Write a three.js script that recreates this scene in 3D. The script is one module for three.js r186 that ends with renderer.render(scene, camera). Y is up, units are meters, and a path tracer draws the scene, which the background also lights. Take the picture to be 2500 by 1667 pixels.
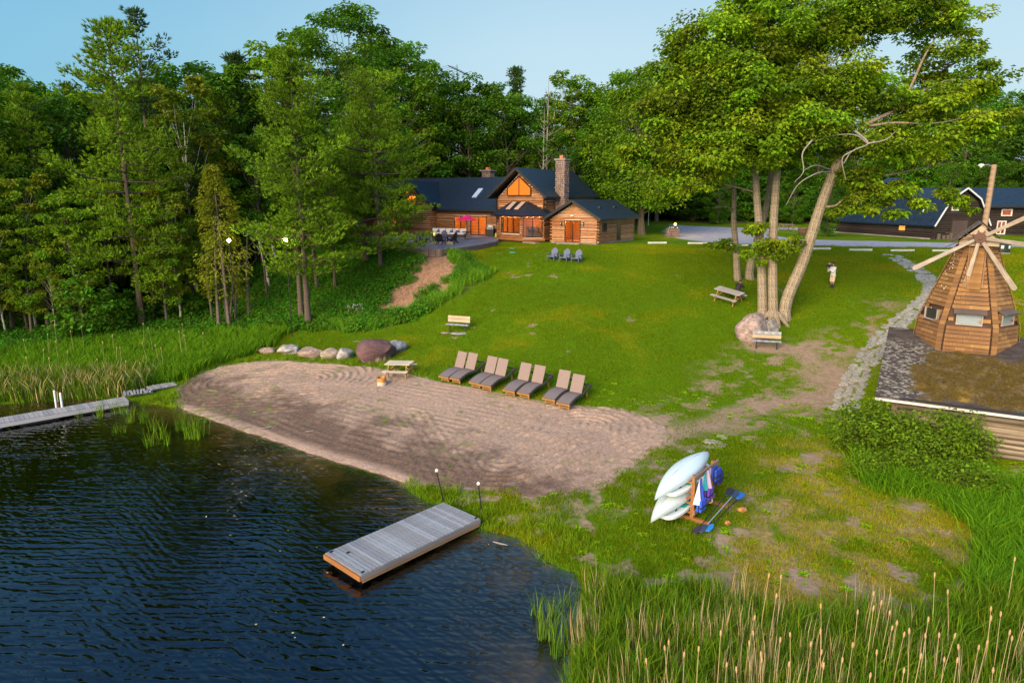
import * as THREE from 'three';
import { mergeGeometries, toCreasedNormals } from 'three/addons/utils/BufferGeometryUtils.js';
import { RoundedBoxGeometry } from 'three/addons/geometries/RoundedBoxGeometry.js';
import { MarchingCubes } from 'three/addons/objects/MarchingCubes.js';

// ---------- camera, sky, sun, exposure ----------
const scene = new THREE.Scene();
const CAMH = 10.5, PITCH = 12 * Math.PI / 180, FPX = 1671;
const camera = new THREE.PerspectiveCamera(2 * Math.atan(833.5 / FPX) * 180 / Math.PI, 2500 / 1667, 0.1, 600);
camera.position.set(0, CAMH, 0);
camera.rotation.x = -PITCH;
const renderer = new THREE.WebGLRenderer({ antialias: true });
renderer.setSize(1024, 682);
renderer.toneMapping = THREE.LinearToneMapping;
renderer.toneMappingExposure = 2.05;
renderer.shadowMap.enabled = true;

const SUN = new THREE.Vector3(-0.5, 0.42, 0.76).normalize();      // low after-glow behind the camera, to its left
{
  const hypot0 = (a, b) => Math.max(1e-6, Math.hypot(a, b)), ss0 = (a, b, x) => { const t = Math.min(1, Math.max(0, (x - a) / (b - a))); return t * t * (3 - 2 * t); };
  const W = 1024, Hh = 512, d = new Float32Array(W * Hh * 4);
  const stops = [[-90, .20, .25, .28], [0, .30, .38, .41], [6, .292, .388, .432], [11, .268, .376, .438], [16, .218, .335, .42], [35, .084, .23, .45], [90, .05, .178, .45]];
  for (let y = 0; y < Hh; y++) {
    const el = ((y + .5) / Hh - .5) * 180;
    let k = 0; while (k < stops.length - 2 && el > stops[k + 1][0]) k++;
    const a = stops[k], b = stops[k + 1], t = Math.min(1, Math.max(0, (el - a[0]) / (b[0] - a[0])));
    for (let x = 0; x < W; x++) {
      const az = ((x + .5) / W - .5) * 2 * Math.PI, c = Math.cos(el * Math.PI / 180);
      const dx = Math.cos(az) * c, dy = Math.sin(el * Math.PI / 180), dz = Math.sin(az) * c;
      const s = dx * SUN.x + dy * SUN.y + dz * SUN.z;
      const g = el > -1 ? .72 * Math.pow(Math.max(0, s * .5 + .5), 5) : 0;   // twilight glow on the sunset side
      const hz = hypot0(dx, dz), dl = 1 - ss0(.35, .97, (-.9 * dx - .43 * dz) / hz), wr = .40 + .60 * dl, wg = .70 + .30 * dl, wb = .85 + .15 * dl;   // the sky deepens away from the glow, to the left
      const i = (y * W + x) * 4;
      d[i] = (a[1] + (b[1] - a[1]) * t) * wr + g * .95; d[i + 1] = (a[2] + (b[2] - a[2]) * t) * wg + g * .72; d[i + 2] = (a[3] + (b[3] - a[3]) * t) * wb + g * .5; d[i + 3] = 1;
    }
  }
  const t = new THREE.DataTexture(d, W, Hh, THREE.RGBAFormat, THREE.FloatType);
  t.mapping = THREE.EquirectangularReflectionMapping; t.magFilter = THREE.LinearFilter; t.needsUpdate = true;
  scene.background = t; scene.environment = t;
}
{
  const sun = new THREE.DirectionalLight(0xffe2bd, 3.2);
  sun.name = 'sun'; sun.position.copy(SUN).multiplyScalar(150).add(new THREE.Vector3(5, 0, -50)); sun.target.position.set(5, 3, -50);
  sun.castShadow = true; sun.shadow.radius = 80;
  const c = sun.shadow.camera; c.left = -90; c.right = 90; c.top = 70; c.bottom = -70; c.near = 1; c.far = 320; sun.shadow.mapSize.set(4096, 4096);
  scene.add(sun, sun.target); sun.target.name = 'sun_target';
}

// ---------- small tools ----------
const { sin, cos, abs, min, max, floor, sqrt, hypot, PI, pow, atan2 } = Math;
const V = (x, y, z) => new THREE.Vector3(x, y, z);
const lerp = (a, b, t) => a + (b - a) * t, clamp = (x, a = 0, b = 1) => min(b, max(a, x));
const sstep = (a, b, x) => { const t = clamp((x - a) / (b - a)); return t * t * (3 - 2 * t); };
function rng(seed) { let s = (seed * 2654435761) | 0; return () => { s = (s + 0x6d2b79f5) | 0; let t = Math.imul(s ^ (s >>> 15), 1 | s); t = (t + Math.imul(t ^ (t >>> 7), 61 | t)) ^ t; return ((t ^ (t >>> 14)) >>> 0) / 4294967296; }; }
const R0 = rng(11);
const hsh = (x, y) => { let h = Math.imul(x | 0, 374761393) + Math.imul(y | 0, 668265263); h = Math.imul(h ^ (h >>> 13), 1274126177); return ((h ^ (h >>> 16)) >>> 0) / 4294967296; };
function vnoise(x, y) { const ix = floor(x), iy = floor(y), fx = x - ix, fy = y - iy, u = fx * fx * (3 - 2 * fx), v = fy * fy * (3 - 2 * fy); return lerp(lerp(hsh(ix, iy), hsh(ix + 1, iy), u), lerp(hsh(ix, iy + 1), hsh(ix + 1, iy + 1), u), v); }
function fbm(x, y, n = 4) { let s = 0, a = .5, k = 0; for (let i = 0; i < n; i++) { s += a * vnoise(x, y); k += a; a *= .5; x = x * 2.03 + 17.1; y = y * 2.03 + 9.7; } return s / k; }

// a pixel of the photograph (2500 x 1667) gives a direction; the distance comes from the ground, a height or a known depth
function rayDir(px, py) { const u = (px - 1250) / FPX, v = -(py - 833.5) / FPX; return V(u, v * cos(PITCH) - sin(PITCH), -(v * sin(PITCH) + cos(PITCH))); }
function onH(px, py, h) { const d = rayDir(px, py), t = (h - CAMH) / d.y; return V(d.x * t, h, d.z * t); }
function atD(px, py, D) { const d = rayDir(px, py), t = D / -d.z; return V(d.x * t, CAMH + d.y * t, d.z * t); }

// ---------- names, things, parts ----------
const used = new Map();
function numbered(n) { const k = used.get(n) || 0; used.set(n, k + 1); return k ? n + '_' + String(k).padStart(3, '0') : n; }
function mesh(name, geo, mat, parent = scene) { const m = new THREE.Mesh(geo, mat); m.name = parent === scene ? numbered(name) : name; m.castShadow = m.receiveShadow = true; parent.add(m); return m; }
function tag(o, label, category, group) { o.userData.label = label; o.userData.category = category; if (group) o.userData.group = group; return o; }
function thing(name, label, category, pos = V(0, 0, 0), turn = 0, group) { const g = new THREE.Group(); g.name = numbered(name); scene.add(g); g.position.copy(pos); g.rotation.y = turn; return tag(g, label, category, group); }
function dup(src, pos, turn = 0, label, group) { const r = src.clone(); r.name = numbered(src.name.replace(/_\d{3}$/, '')); r.userData = { ...src.userData }; if (label) r.userData.label = label; if (group) r.userData.group = group; if (pos) r.position.copy(pos); r.rotation.y = turn; scene.add(r); return r; }
function structure(o) { o.userData.kind = 'structure'; return o; }
function stuff(o) { o.userData.kind = 'stuff'; return o; }
function sub(name, parent, pos, turn = 0) { const g = new THREE.Group(); g.name = name; if (pos) g.position.copy(pos); g.rotation.y = turn; parent.add(g); return g; }

// ---------- materials ----------
const col = (r, g, b) => new THREE.Color().setRGB(r, g, b);
function mat(c, rough = .8, o = {}) { const { phys, ...rest } = o; return new (phys || rest.transmission !== undefined || rest.clearcoat !== undefined ? THREE.MeshPhysicalMaterial : THREE.MeshStandardMaterial)({ color: Array.isArray(c) ? col(...c) : c, roughness: rough, ...rest }); }
// grey texture around 1.0 that multiplies the base colour, or a relief map
function greyTex(w, h, fn, rep = [1, 1], linear = false) {
  const d = new Uint8Array(w * h * 4);
  for (let y = 0; y < h; y++) for (let x = 0; x < w; x++) { let c = fn(x, y); if (!Array.isArray(c)) c = [c, c, c]; const i = (y * w + x) * 4; for (let k = 0; k < 3; k++) d[i + k] = 255 * clamp(c[k]); d[i + 3] = 255; }
  const t = new THREE.DataTexture(d, w, h); t.wrapS = t.wrapT = THREE.RepeatWrapping; t.magFilter = THREE.LinearFilter; t.minFilter = THREE.LinearMipmapLinearFilter; t.repeat.set(...rep); if (!linear) t.colorSpace = THREE.SRGBColorSpace; t.needsUpdate = true; return t;
}
const tn = (x, y, p, s) => { const fx = x / s, fy = y / s, w = p / s; // tileable value noise, period p pixels
  const ix = floor(fx), iy = floor(fy), u = fx - ix, v = fy - iy, a = u * u * (3 - 2 * u), b = v * v * (3 - 2 * v), m = (k) => ((k % w) + w) % w;
  return lerp(lerp(hsh(m(ix), m(iy) + 91), hsh(m(ix + 1), m(iy) + 91), a), lerp(hsh(m(ix), m(iy + 1) + 91), hsh(m(ix + 1), m(iy + 1) + 91), a), b); };
const woodTex = greyTex(256, 256, (x, y) => { const g = tn(x, y * 8, 256, 64) * .35 + tn(x, y * 16 % 256, 256, 32) * .25 + hsh(floor(x / 3), y) * .15; return .62 + g * .5; });
const woodBump = greyTex(256, 256, (x, y) => tn(x, y * 8, 256, 64) * .5 + hsh(floor(x / 5), y) * .5, [1, 1], true);
const barkTex = greyTex(256, 256, (x, y) => { const v = tn(x * 4 % 256, y, 256, 32) * .5 + tn(x * 8 % 256, y * 2 % 256, 256, 16) * .3 + hsh(x, floor(y / 2)) * .2; return .35 + v * .75; });
const barkBump = greyTex(256, 256, (x, y) => tn(x * 4 % 256, y, 256, 32) * .6 + tn(x * 8 % 256, y * 2 % 256, 256, 16) * .4, [1, 1], true);
const speckTex = greyTex(256, 256, (x, y) => .5 + .3 * tn(x, y, 256, 32) + .25 * tn(x, y, 256, 8) + .2 * (hsh(x, y) - .3));
const speckBump = greyTex(256, 256, (x, y) => .5 * tn(x, y, 256, 32) + .35 * tn(x, y, 256, 8) + .3 * hsh(x, y), [1, 1], true);
const rep = (t, a, b) => { const c = t.clone(); c.repeat.set(a, b); c.needsUpdate = true; return c; };
const wood = (c, rough = .8, r = [1, 1], bump = .006) => mat(c, rough, { map: rep(woodTex, ...r), bumpMap: rep(woodBump, ...r), bumpScale: bump });
const stone = (c, r = [1, 1], bump = .03) => mat(c, .9, { map: rep(speckTex, ...r), bumpMap: rep(speckBump, ...r), bumpScale: bump });
const bark = (c, r = [2, 6], bump = .03) => mat(c, .95, { map: rep(barkTex, ...r), bumpMap: rep(barkBump, ...r), bumpScale: bump });

// ---------- geometry tools ----------
const bx = (w, h, d, x = 0, y = 0, z = 0) => new THREE.BoxGeometry(w, h, d).translate(x, y, z);
const rbx = (w, h, d, x = 0, y = 0, z = 0, r = .01) => new RoundedBoxGeometry(w, h, d, 1, min(r, w / 2.1, h / 2.1, d / 2.1)).translate(x, y, z);
const cyl = (r0, r1, h, n = 10, x = 0, y = 0, z = 0) => new THREE.CylinderGeometry(r1, r0, h, n).translate(x, y + h / 2, z);   // r0 at the bottom
const sph = (r, x = 0, y = 0, z = 0, n = 12) => new THREE.SphereGeometry(r, n, max(6, n * .6 | 0)).translate(x, y, z);
function beam(a, b, w, h, round = 0) {            // square bar from a to b
  const d = b.clone().sub(a), L = d.length(), g = round ? new THREE.CylinderGeometry(h / 2, w / 2, L, round) : new THREE.BoxGeometry(w, L, h);
  const q = new THREE.Quaternion().setFromUnitVectors(V(0, 1, 0), d.normalize());
  return g.applyQuaternion(q).translate((a.x + b.x) / 2, (a.y + b.y) / 2, (a.z + b.z) / 2);
}
function flatBar(a, b, w, t, up = V(0, 1, 0)) {   // board from a to b, width w across, thickness t along "up"
  const d = b.clone().sub(a), L = d.length(), X = d.normalize(), Z = X.clone().cross(up).normalize(), Y = Z.clone().cross(X);
  return new THREE.BoxGeometry(L, t, w).applyMatrix4(new THREE.Matrix4().makeBasis(X, Y, Z)).translate((a.x + b.x) / 2, (a.y + b.y) / 2, (a.z + b.z) / 2);
}
function tube(pts, radii, n = 7, vScale = 1) {    // tapered tube through points, uv in metres round / along
  const pos = [], uv = [], idx = []; let prevU = null, L = 0;
  for (let i = 0; i < pts.length; i++) {
    const t = (i === 0 ? pts[1].clone().sub(pts[0]) : i === pts.length - 1 ? pts[i].clone().sub(pts[i - 1]) : pts[i + 1].clone().sub(pts[i - 1])).normalize();
    let u = prevU ? prevU.clone().addScaledVector(t, -prevU.dot(t)) : (abs(t.y) > .9 ? V(1, 0, 0) : V(0, 1, 0)).cross(t); u.normalize(); prevU = u;
    const w = t.clone().cross(u); if (i) L += pts[i].distanceTo(pts[i - 1]);
    for (let k = 0; k <= n; k++) { const a = k / n * 2 * PI, r = radii[i] ?? radii; pos.push(pts[i].x + r * (cos(a) * u.x + sin(a) * w.x), pts[i].y + r * (cos(a) * u.y + sin(a) * w.y), pts[i].z + r * (cos(a) * u.z + sin(a) * w.z)); uv.push(k / n, L * vScale); }
  }
  for (let i = 0; i < pts.length - 1; i++) for (let k = 0; k < n; k++) { const a = i * (n + 1) + k, b = a + n + 1; idx.push(a, b, a + 1, a + 1, b, b + 1); }
  const g = new THREE.BufferGeometry(); g.setAttribute('position', new THREE.Float32BufferAttribute(pos, 3)); g.setAttribute('uv', new THREE.Float32BufferAttribute(uv, 2)); g.setIndex(idx); g.computeVertexNormals(); return g;
}
function merge(list) { return mergeGeometries(list.map((g) => { const n = g.index ? g.toNonIndexed() : g.clone(); for (const k of Object.keys(n.attributes)) if (!['position', 'normal', 'uv'].includes(k)) n.deleteAttribute(k); if (!n.attributes.uv) n.setAttribute('uv', new THREE.Float32BufferAttribute(new Float32Array(n.attributes.position.count * 2), 2)); if (!n.attributes.normal) n.computeVertexNormals(); return n; })); }
function extrude(pts, depth, bevel = 0) { const s = new THREE.Shape(pts.map(([x, y]) => new THREE.Vector2(x, y))); return new THREE.ExtrudeGeometry(s, { depth, bevelEnabled: bevel > 0, bevelThickness: bevel, bevelSize: bevel, bevelSegments: 1, steps: 1 }); }
// ---------- terrain ----------
const shorePx = [[-900, 1010], [-300, 1000], [0, 987], [84, 980], [184, 972], [301, 969], [325, 982], [370, 986], [428, 999], [550, 1040], [660, 1076], [800, 1124], [900, 1152], [985, 1184], [1012, 1206], [1055, 1228], [1090, 1248], [1150, 1290], [1195, 1296], [1240, 1306], [1290, 1328], [1318, 1352], [1345, 1380], [1400, 1400], [1432, 1412], [1422, 1450], [1405, 1520], [1395, 1600], [1380, 1700]];
const lake = shorePx.map(([x, y]) => { const p = onH(x, y, 0); return [p.x, p.z]; });
lake.push([0, -9], [-2, 10], [-4, 60], [-160, 60], [-160, lake[0][1]]);
function segDist(poly, x, z, closed = true) { let m = 1e9; const n = poly.length; for (let i = 0; i < (closed ? n : n - 1); i++) { const a = poly[i], b = poly[(i + 1) % n], dx = b[0] - a[0], dz = b[1] - a[1], t = clamp(((x - a[0]) * dx + (z - a[1]) * dz) / (dx * dx + dz * dz + 1e-9)), ex = x - a[0] - dx * t, ez = z - a[1] - dz * t, d = ex * ex + ez * ez; if (d < m) m = d; } return sqrt(m); }
function inPoly(poly, x, z) { let c = false; for (let i = 0, j = poly.length - 1; i < poly.length; j = i++) { const a = poly[i], b = poly[j]; if ((a[1] > z) !== (b[1] > z) && x < (b[0] - a[0]) * (z - a[1]) / (b[1] - a[1]) + a[0]) c = !c; } return c; }
const signed = (poly, x, z) => (inPoly(poly, x, z) ? 1 : -1) * segDist(poly, x, z);
const ctl = [];
for (const [x, y, h] of [[600, 960, .3], [1000, 960, .6], [1370, 1000, .55], [1600, 1060, .6], [1200, 1150, .3], [985, 915, .7], [720, 880, .65], [930, 878, .85], [640, 860, .65], [450, 880, .6], [300, 880, .45], [100, 900, .35], [0, 940, .25],
  [345, 800, .8], [550, 800, 1.0], [745, 797, 1.3], [150, 800, .7], [0, 800, .6], [850, 792, 1.45], [1000, 790, 1.7], [1120, 805, 2.0], [1190, 665, 4.6], [1150, 720, 3.4], [1100, 760, 2.6], [1000, 700, 3.6], [900, 750, 2.4], [1050, 640, 5.2], [1010, 614, 5.75], [1200, 594, 6.0], [940, 604, 5.8],
  [925, 665, 4.4], [608, 776, 1.5], [659, 706, 3.0], [675, 662, 4.2], [724, 675, 4.0], [775, 714, 2.9], [887, 651, 4.6], [700, 600, 5.7], [450, 760, 1.3],
  [1440, 960, .8], [1400, 900, 1.5], [1400, 850, 2.0], [1400, 800, 2.6], [1400, 700, 3.9], [1380, 638, 5.4], [1250, 850, 1.6], [1250, 750, 3.1], [2030, 703, 4.3], [1780, 740, 3.6], [1890, 785, 2.8], [1700, 850, 1.9], [1600, 950, 1.0], [1750, 1000, .8], [1850, 900, 1.5], [2000, 850, 2.1],
  [2270, 690, 4.4], [2160, 830, 2.5], [2080, 960, 1.2], [2050, 1000, .95], [2350, 700, 4.6], [2450, 640, 5.6], [1690, 1260, .55], [1900, 1300, .5], [1500, 1250, .3], [2200, 1300, .5], [2000, 1500, .35], [2400, 1450, .45], [2215, 1115, .6], [2480, 1150, .7],
  [1456, 600, 6.0], [1605, 596, 5.95], [2000, 612, 5.85], [2220, 614, 5.85], [1800, 585, 6.0], [2275, 585, 6.05], [2045, 567, 6.1], [1635, 577, 6.0]]) { const p = onH(x, y, h); ctl.push([p.x, p.z, h]); }
ctl.push([-40, -90, 6.2], [60, -90, 6.3], [0, -90, 6.2], [-18, -70, 6.0], [0, -78, 6.1], [-60, -60, 1.5], [-60, -82, 4.5], [-95, -60, 1], [62, -72, 6.2], [60, -45, 5.2], [50, -35, 3.4], [45, -22, 2], [85, -40, 5.5], [-110, -140, 9], [0, -140, 9], [110, -140, 9], [-55, -40, .3], [-80, -38, .3], [25, -8, .4], [12, -6, .4], [-150, -180, 11], [150, -180, 11], [150, -60, 6], [-150, -60, 1], [-30, -62, 3.0], [-38, -75, 5.2]);
const PATIO_H = 6.3, patioXZ = [...[[948, 592], [985, 602], [1030, 607], [1075, 608], [1120, 604], [1170, 597], [1213, 588]].map(([x, y]) => { const p = onH(x, y, PATIO_H); return [p.x, p.z]; }), [-1.2, -71.6], [-3.5, -77], [-19, -86], [-19, -72]];
patioXZ.slice(0, 7).forEach(([x, z]) => ctl.push([x, z + .6, 5.85]));
const MQ = 2.5, NC = ctl.length;
const wts = (() => { // solve the interpolation weights
  const A = []; for (let i = 0; i <= NC; i++) { A.push(new Float64Array(NC + 2)); }
  for (let i = 0; i < NC; i++) { for (let j = 0; j < NC; j++) A[i][j] = -hypot(ctl[i][0] - ctl[j][0], ctl[i][1] - ctl[j][1], MQ) + (i === j ? .35 : 0); A[i][NC] = 1; A[i][NC + 1] = ctl[i][2]; A[NC][i] = 1; }
  const n = NC + 1; for (let i = 0; i < n; i++) { let p = i; for (let r = i + 1; r < n; r++) if (abs(A[r][i]) > abs(A[p][i])) p = r;[A[i], A[p]] = [A[p], A[i]]; for (let r = i + 1; r < n; r++) { const f = A[r][i] / A[i][i]; if (f) for (let c = i; c <= n; c++) A[r][c] -= f * A[i][c]; } }
  const w = new Float64Array(n); for (let i = n - 1; i >= 0; i--) { let s = A[i][n]; for (let c = i + 1; c < n; c++) s -= A[i][c] * w[c]; w[i] = s / A[i][i]; } return w;
})();
const GX0 = -160, GZ0 = -190, GS = .5, GW = 641, GD = 401, HG = new Float32Array(GW * GD), SD = new Float32Array(GW * GD);
for (let j = 0; j < GD; j++) for (let i = 0; i < GW; i++) {
  const x = GX0 + i * GS, z = GZ0 + j * GS;
  let b = wts[NC]; for (let k = 0; k < NC; k++) b -= wts[k] * hypot(x - ctl[k][0], z - ctl[k][1], MQ);
  b = max(.12, min(b, 13)); b += .25 * (fbm(x * .11, z * .11, 3) - .5) * sstep(1, 5, b) * (z < -60 ? 0 : 1);
  const sd = z > -62 ? -signed(lake, x, z) : 20;
  if (z < -55 && z > -90 && x > -22 && x < 2 && inPoly(patioXZ, x, z)) b = min(b, 5.95);
  SD[j * GW + i] = sd;
  HG[j * GW + i] = sd < 0 ? -.03 + max(-2.6, sd * .14 + min(0, sd + 2) * .06) : lerp(.02 + .07 * sd, b, sstep(.3, 4.5, sd));
}
function bil(A, x, z) { const fx = clamp((x - GX0) / GS, 0, GW - 1.001), fz = clamp((z - GZ0) / GS, 0, GD - 1.001), i = floor(fx), j = floor(fz), u = fx - i, v = fz - j, k = j * GW + i; return lerp(lerp(A[k], A[k + 1], u), lerp(A[k + GW], A[k + GW + 1], u), v); }
const H = (x, z) => bil(HG, x, z), shore = (x, z) => bil(SD, x, z);
function G(px, py) { const d = rayDir(px, py); let t0 = 8, t1 = 8; for (let t = 8; t < 260; t += .25) { const y = CAMH + d.y * t; if (y < max(0, H(d.x * t, d.z * t))) { t1 = t; t0 = t - .25; break; } t1 = t; } for (let k = 0; k < 18; k++) { const t = (t0 + t1) / 2; if (CAMH + d.y * t < max(0, H(d.x * t, d.z * t))) t1 = t; else t0 = t; } return V(d.x * t1, CAMH + d.y * t1, d.z * t1); }
const polyG = (a) => a.map(([x, y]) => { const p = G(x, y); return [p.x, p.z]; });
const slopeN = (x, z) => V(H(x - .6, z) - H(x + .6, z), 1.2, H(x, z - .6) - H(x, z + .6)).normalize();

const beach = [...polyG([[426, 995], [424, 950], [470, 915], [540, 892], [620, 880], [700, 879], [780, 884], [860, 890], [930, 895], [1000, 908], [1070, 925], [1140, 938], [1230, 955], [1320, 972], [1420, 985], [1500, 992], [1570, 1010], [1630, 1035], [1655, 1065], [1600, 1110], [1545, 1150], [1500, 1190], [1400, 1212], [1290, 1218], [1180, 1200], [1080, 1190], [1010, 1175]]), ...polyG([[980, 1186]]), ...[[900, 1160], [800, 1132], [660, 1084], [550, 1048], [440, 1005]].map(([x, y]) => { const p = onH(x, y, -.03); return [p.x, p.z]; })];
const worn = polyG([[1540, 1010], [1650, 985], [1760, 900], [1830, 850], [1900, 835], [2000, 830], [2110, 790], [2170, 730], [2190, 740], [2110, 860], [2060, 930], [2060, 1000], [1850, 1040], [1720, 1065], [1650, 1120], [1560, 1180], [1500, 1230], [1380, 1240], [1360, 1215], [1500, 1190], [1620, 1090]]);
const dry = polyG([[1880, 1060], [2050, 1090], [2100, 1190], [2250, 1230], [2370, 1300], [2385, 1400], [2280, 1480], [1950, 1510], [1790, 1430], [1830, 1250]]);
const mulch = polyG([[995, 650], [1030, 618], [1120, 622], [1172, 652], [1155, 685], [1095, 720], [1020, 755], [950, 766], [925, 750], [975, 705]]);
const woods = [...polyG([[0, 870], [200, 850], [420, 838], [560, 825], [640, 808], [760, 800], [860, 803], [960, 793], [1040, 760], [1120, 715], [1192, 668], [1170, 652], [1110, 622], [1040, 612], [940, 602]]), [-16, -64], [-14, -72], [-4, -84], [18, -98], [20, -105], [28, -100], [42, -100], [100, -88], [150, -88], [155, -189], [-159, -189], [-159, -45]];
const road = [...polyG([[1662, 583], [1620, 566], [1640, 548], [1700, 552], [1790, 555], [1900, 556], [2060, 556], [2060, 561], [1900, 561], [1868, 572], [1956, 584], [2060, 587], [2300, 592], [2500, 593], [2700, 596], [2700, 606], [2500, 603], [2300, 604], [2060, 601], [1938, 599], [1828, 596], [1739, 592]])];
const path = polyG([[2175, 622], [2215, 645], [2258, 672], [2282, 695], [2275, 720], [2245, 750], [2200, 785], [2158, 825], [2120, 875], [2090, 920], [2070, 965], [2062, 1000]]);
const boxOf = (p) => [min(...p.map((q) => q[0])) - 3, max(...p.map((q) => q[0])) + 3, min(...p.map((q) => q[1])) - 3, max(...p.map((q) => q[1])) + 3];
const sdf = (p) => { const b = boxOf(p); return (x, z) => x < b[0] || x > b[1] || z < b[2] || z > b[3] ? -3 : signed(p, x, z); };
const sBeach = sdf(beach), sWorn = sdf(worn), sDry = sdf(dry), sMulch = sdf(mulch), sWoods = sdf(woods), sRoad = sdf(road);
const trackA = polyG([[1600, 1075], [1700, 1045], [1800, 1010], [1900, 985], [2000, 970], [2050, 930], [2040, 890]]), trackB = polyG([[1990, 960], [1990, 900], [1960, 860], [1900, 850], [1850, 845]]);
const dPath = (x, z) => segDist(path, x, z, false);

// what covers the ground at a place: sand, bare soil, straw, mulch, litter, gravel and green, each 0..1 with ragged edges
function cover(x, z) {
  const n1 = fbm(x * .55, z * .55, 4), n2 = fbm(x * 2.1 + 40, z * 2.1, 3), w = (n1 - .5) * 2.4 + (n2 - .5) * 1.3;
  const b = sBeach(x, z), o = sWorn(x, z), dr = sDry(x, z), mu = sMulch(x, z), wo = sWoods(x, z), ro = sRoad(x, z), s = shore(x, z);
  const sand = sstep(-.15, .35, b + w * .45);
  const trk = min(segDist(trackA, x, z, false), segDist(trackB, x, z, false)) + w * .35;
  const soil = max(sstep(1.25, .35, trk) * sstep(.25, .45, n2 + .12), sstep(.45, .62, n2 * .6 + fbm(x * .9 + 7, z * .9, 3) * .6 - .1) * sstep(-1.5, 1.2, o + w), sstep(.78, .83, fbm(x * .8 + 90, z * .8 + 3, 4)) * .9, sstep(.60, .68, fbm(x * 1.3 + 5, z * 1.3 + 30, 3)) * sstep(-31, -27, z) * (x > -2 ? 1 : 0) * .9);
  const straw = sstep(.28, .5, fbm(x * 1.1 + 3, z * 1.1 + 70, 4)) * sstep(-1.2, 1, dr + w) * .9;
  const mul = sstep(-.4, .4, mu + w * .8), lit = sstep(-.6, .6, wo + w * .7), grav = sstep(-.35, .35, ro + w * .35);
  return { sand, soil, straw, mul, lit, grav, n1, n2, s };
}
const mixc = (a, b, t) => [lerp(a[0], b[0], t), lerp(a[1], b[1], t), lerp(a[2], b[2], t)];
function groundColor(x, z) {
  const c = cover(x, z), f = fbm(x * 9, z * 9, 2), g = hsh(floor(x * 23), floor(z * 23));
  const big = fbm(x * .09 + 3, z * .09 + 8, 3), yel = fbm(x * .3 + 50, z * .3, 4);
  let k = mixc([.072, .155, .0028], [.118, .188, .0024], sstep(.35, .65, big));
  k = mixc(k, [.20, .20, .006], sstep(.55, .75, yel) * .45);
  k = mixc(k, [.045, .10, .002], sstep(.5, .75, f) * .45); k = k.map((v) => v * (.8 + .4 * g));
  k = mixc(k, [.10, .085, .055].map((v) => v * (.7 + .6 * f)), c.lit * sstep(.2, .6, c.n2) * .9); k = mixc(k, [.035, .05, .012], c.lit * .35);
  k = mixc(k, [.25, .185, .07].map((v) => v * (.55 + .9 * f)), c.straw);
  k = mixc(k, [.27, .20, .14].map((v) => v * (.75 + .5 * f)), c.soil * (1 - c.lit));
  k = mixc(k, [.28, .165, .105].map((v) => v * (.5 + 1.0 * f)), c.mul * .95);
  k = mixc(k, [.33, .33, .36].map((v) => v * (.8 + .4 * f) * (.92 + .16 * g)), c.grav);
  k = mixc(k, [.30, .22, .155].map((v) => v * (.8 + .4 * f)), c.sand);
  const silt = fbm(x * .5, z * .5, 4);
  if (c.s < .1) k = mixc(k, mixc([.26, .165, .07], [.07, .06, .03], sstep(.4, .62, silt)).map((v) => v * (.7 + .6 * f)), sstep(.1, -.5, c.s));
  return k;
}
function groundMap(x0, x1, z0, z1, W, Hh) {
  const d = new Uint8Array(W * Hh * 4), b = new Uint8Array(W * Hh * 4), s = (v) => 255 * clamp(v <= .0031308 ? v * 12.92 : 1.055 * pow(v, 1 / 2.4) - .055);
  for (let j = 0; j < Hh; j++) for (let i = 0; i < W; i++) { const x = lerp(x0, x1, (i + .5) / W), z = lerp(z0, z1, (j + .5) / Hh), c = groundColor(x, z), k = (j * W + i) * 4; d[k] = s(c[0]); d[k + 1] = s(c[1]); d[k + 2] = s(c[2]); d[k + 3] = 255; b[k] = b[k + 1] = b[k + 2] = 255 * (.6 * hsh(i, j) + .4 * vnoise(i / 4, j / 4)); b[k + 3] = 255; }
  const mk = (a, cs) => { const t = new THREE.DataTexture(a, W, Hh); t.magFilter = THREE.LinearFilter; t.minFilter = THREE.LinearMipmapLinearFilter; if (cs) t.colorSpace = THREE.SRGBColorSpace; t.needsUpdate = true; return t; };
  return { map: mk(d, true), bumpMap: mk(b) };
}
const NX0 = -46, NX1 = 46, NZ0 = -64, NZ1 = -8;
const nearM = mat([1, 1, 1], 1, { phys: true, specularIntensity: .1, ...groundMap(NX0, NX1, NZ0, NZ1, 1700, 1100), bumpScale: .03 });
const farM = mat([1, 1, 1], 1, { phys: true, specularIntensity: .1, ...groundMap(-160, 160, -190, 10, 1024, 640), bumpScale: .03 });
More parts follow.
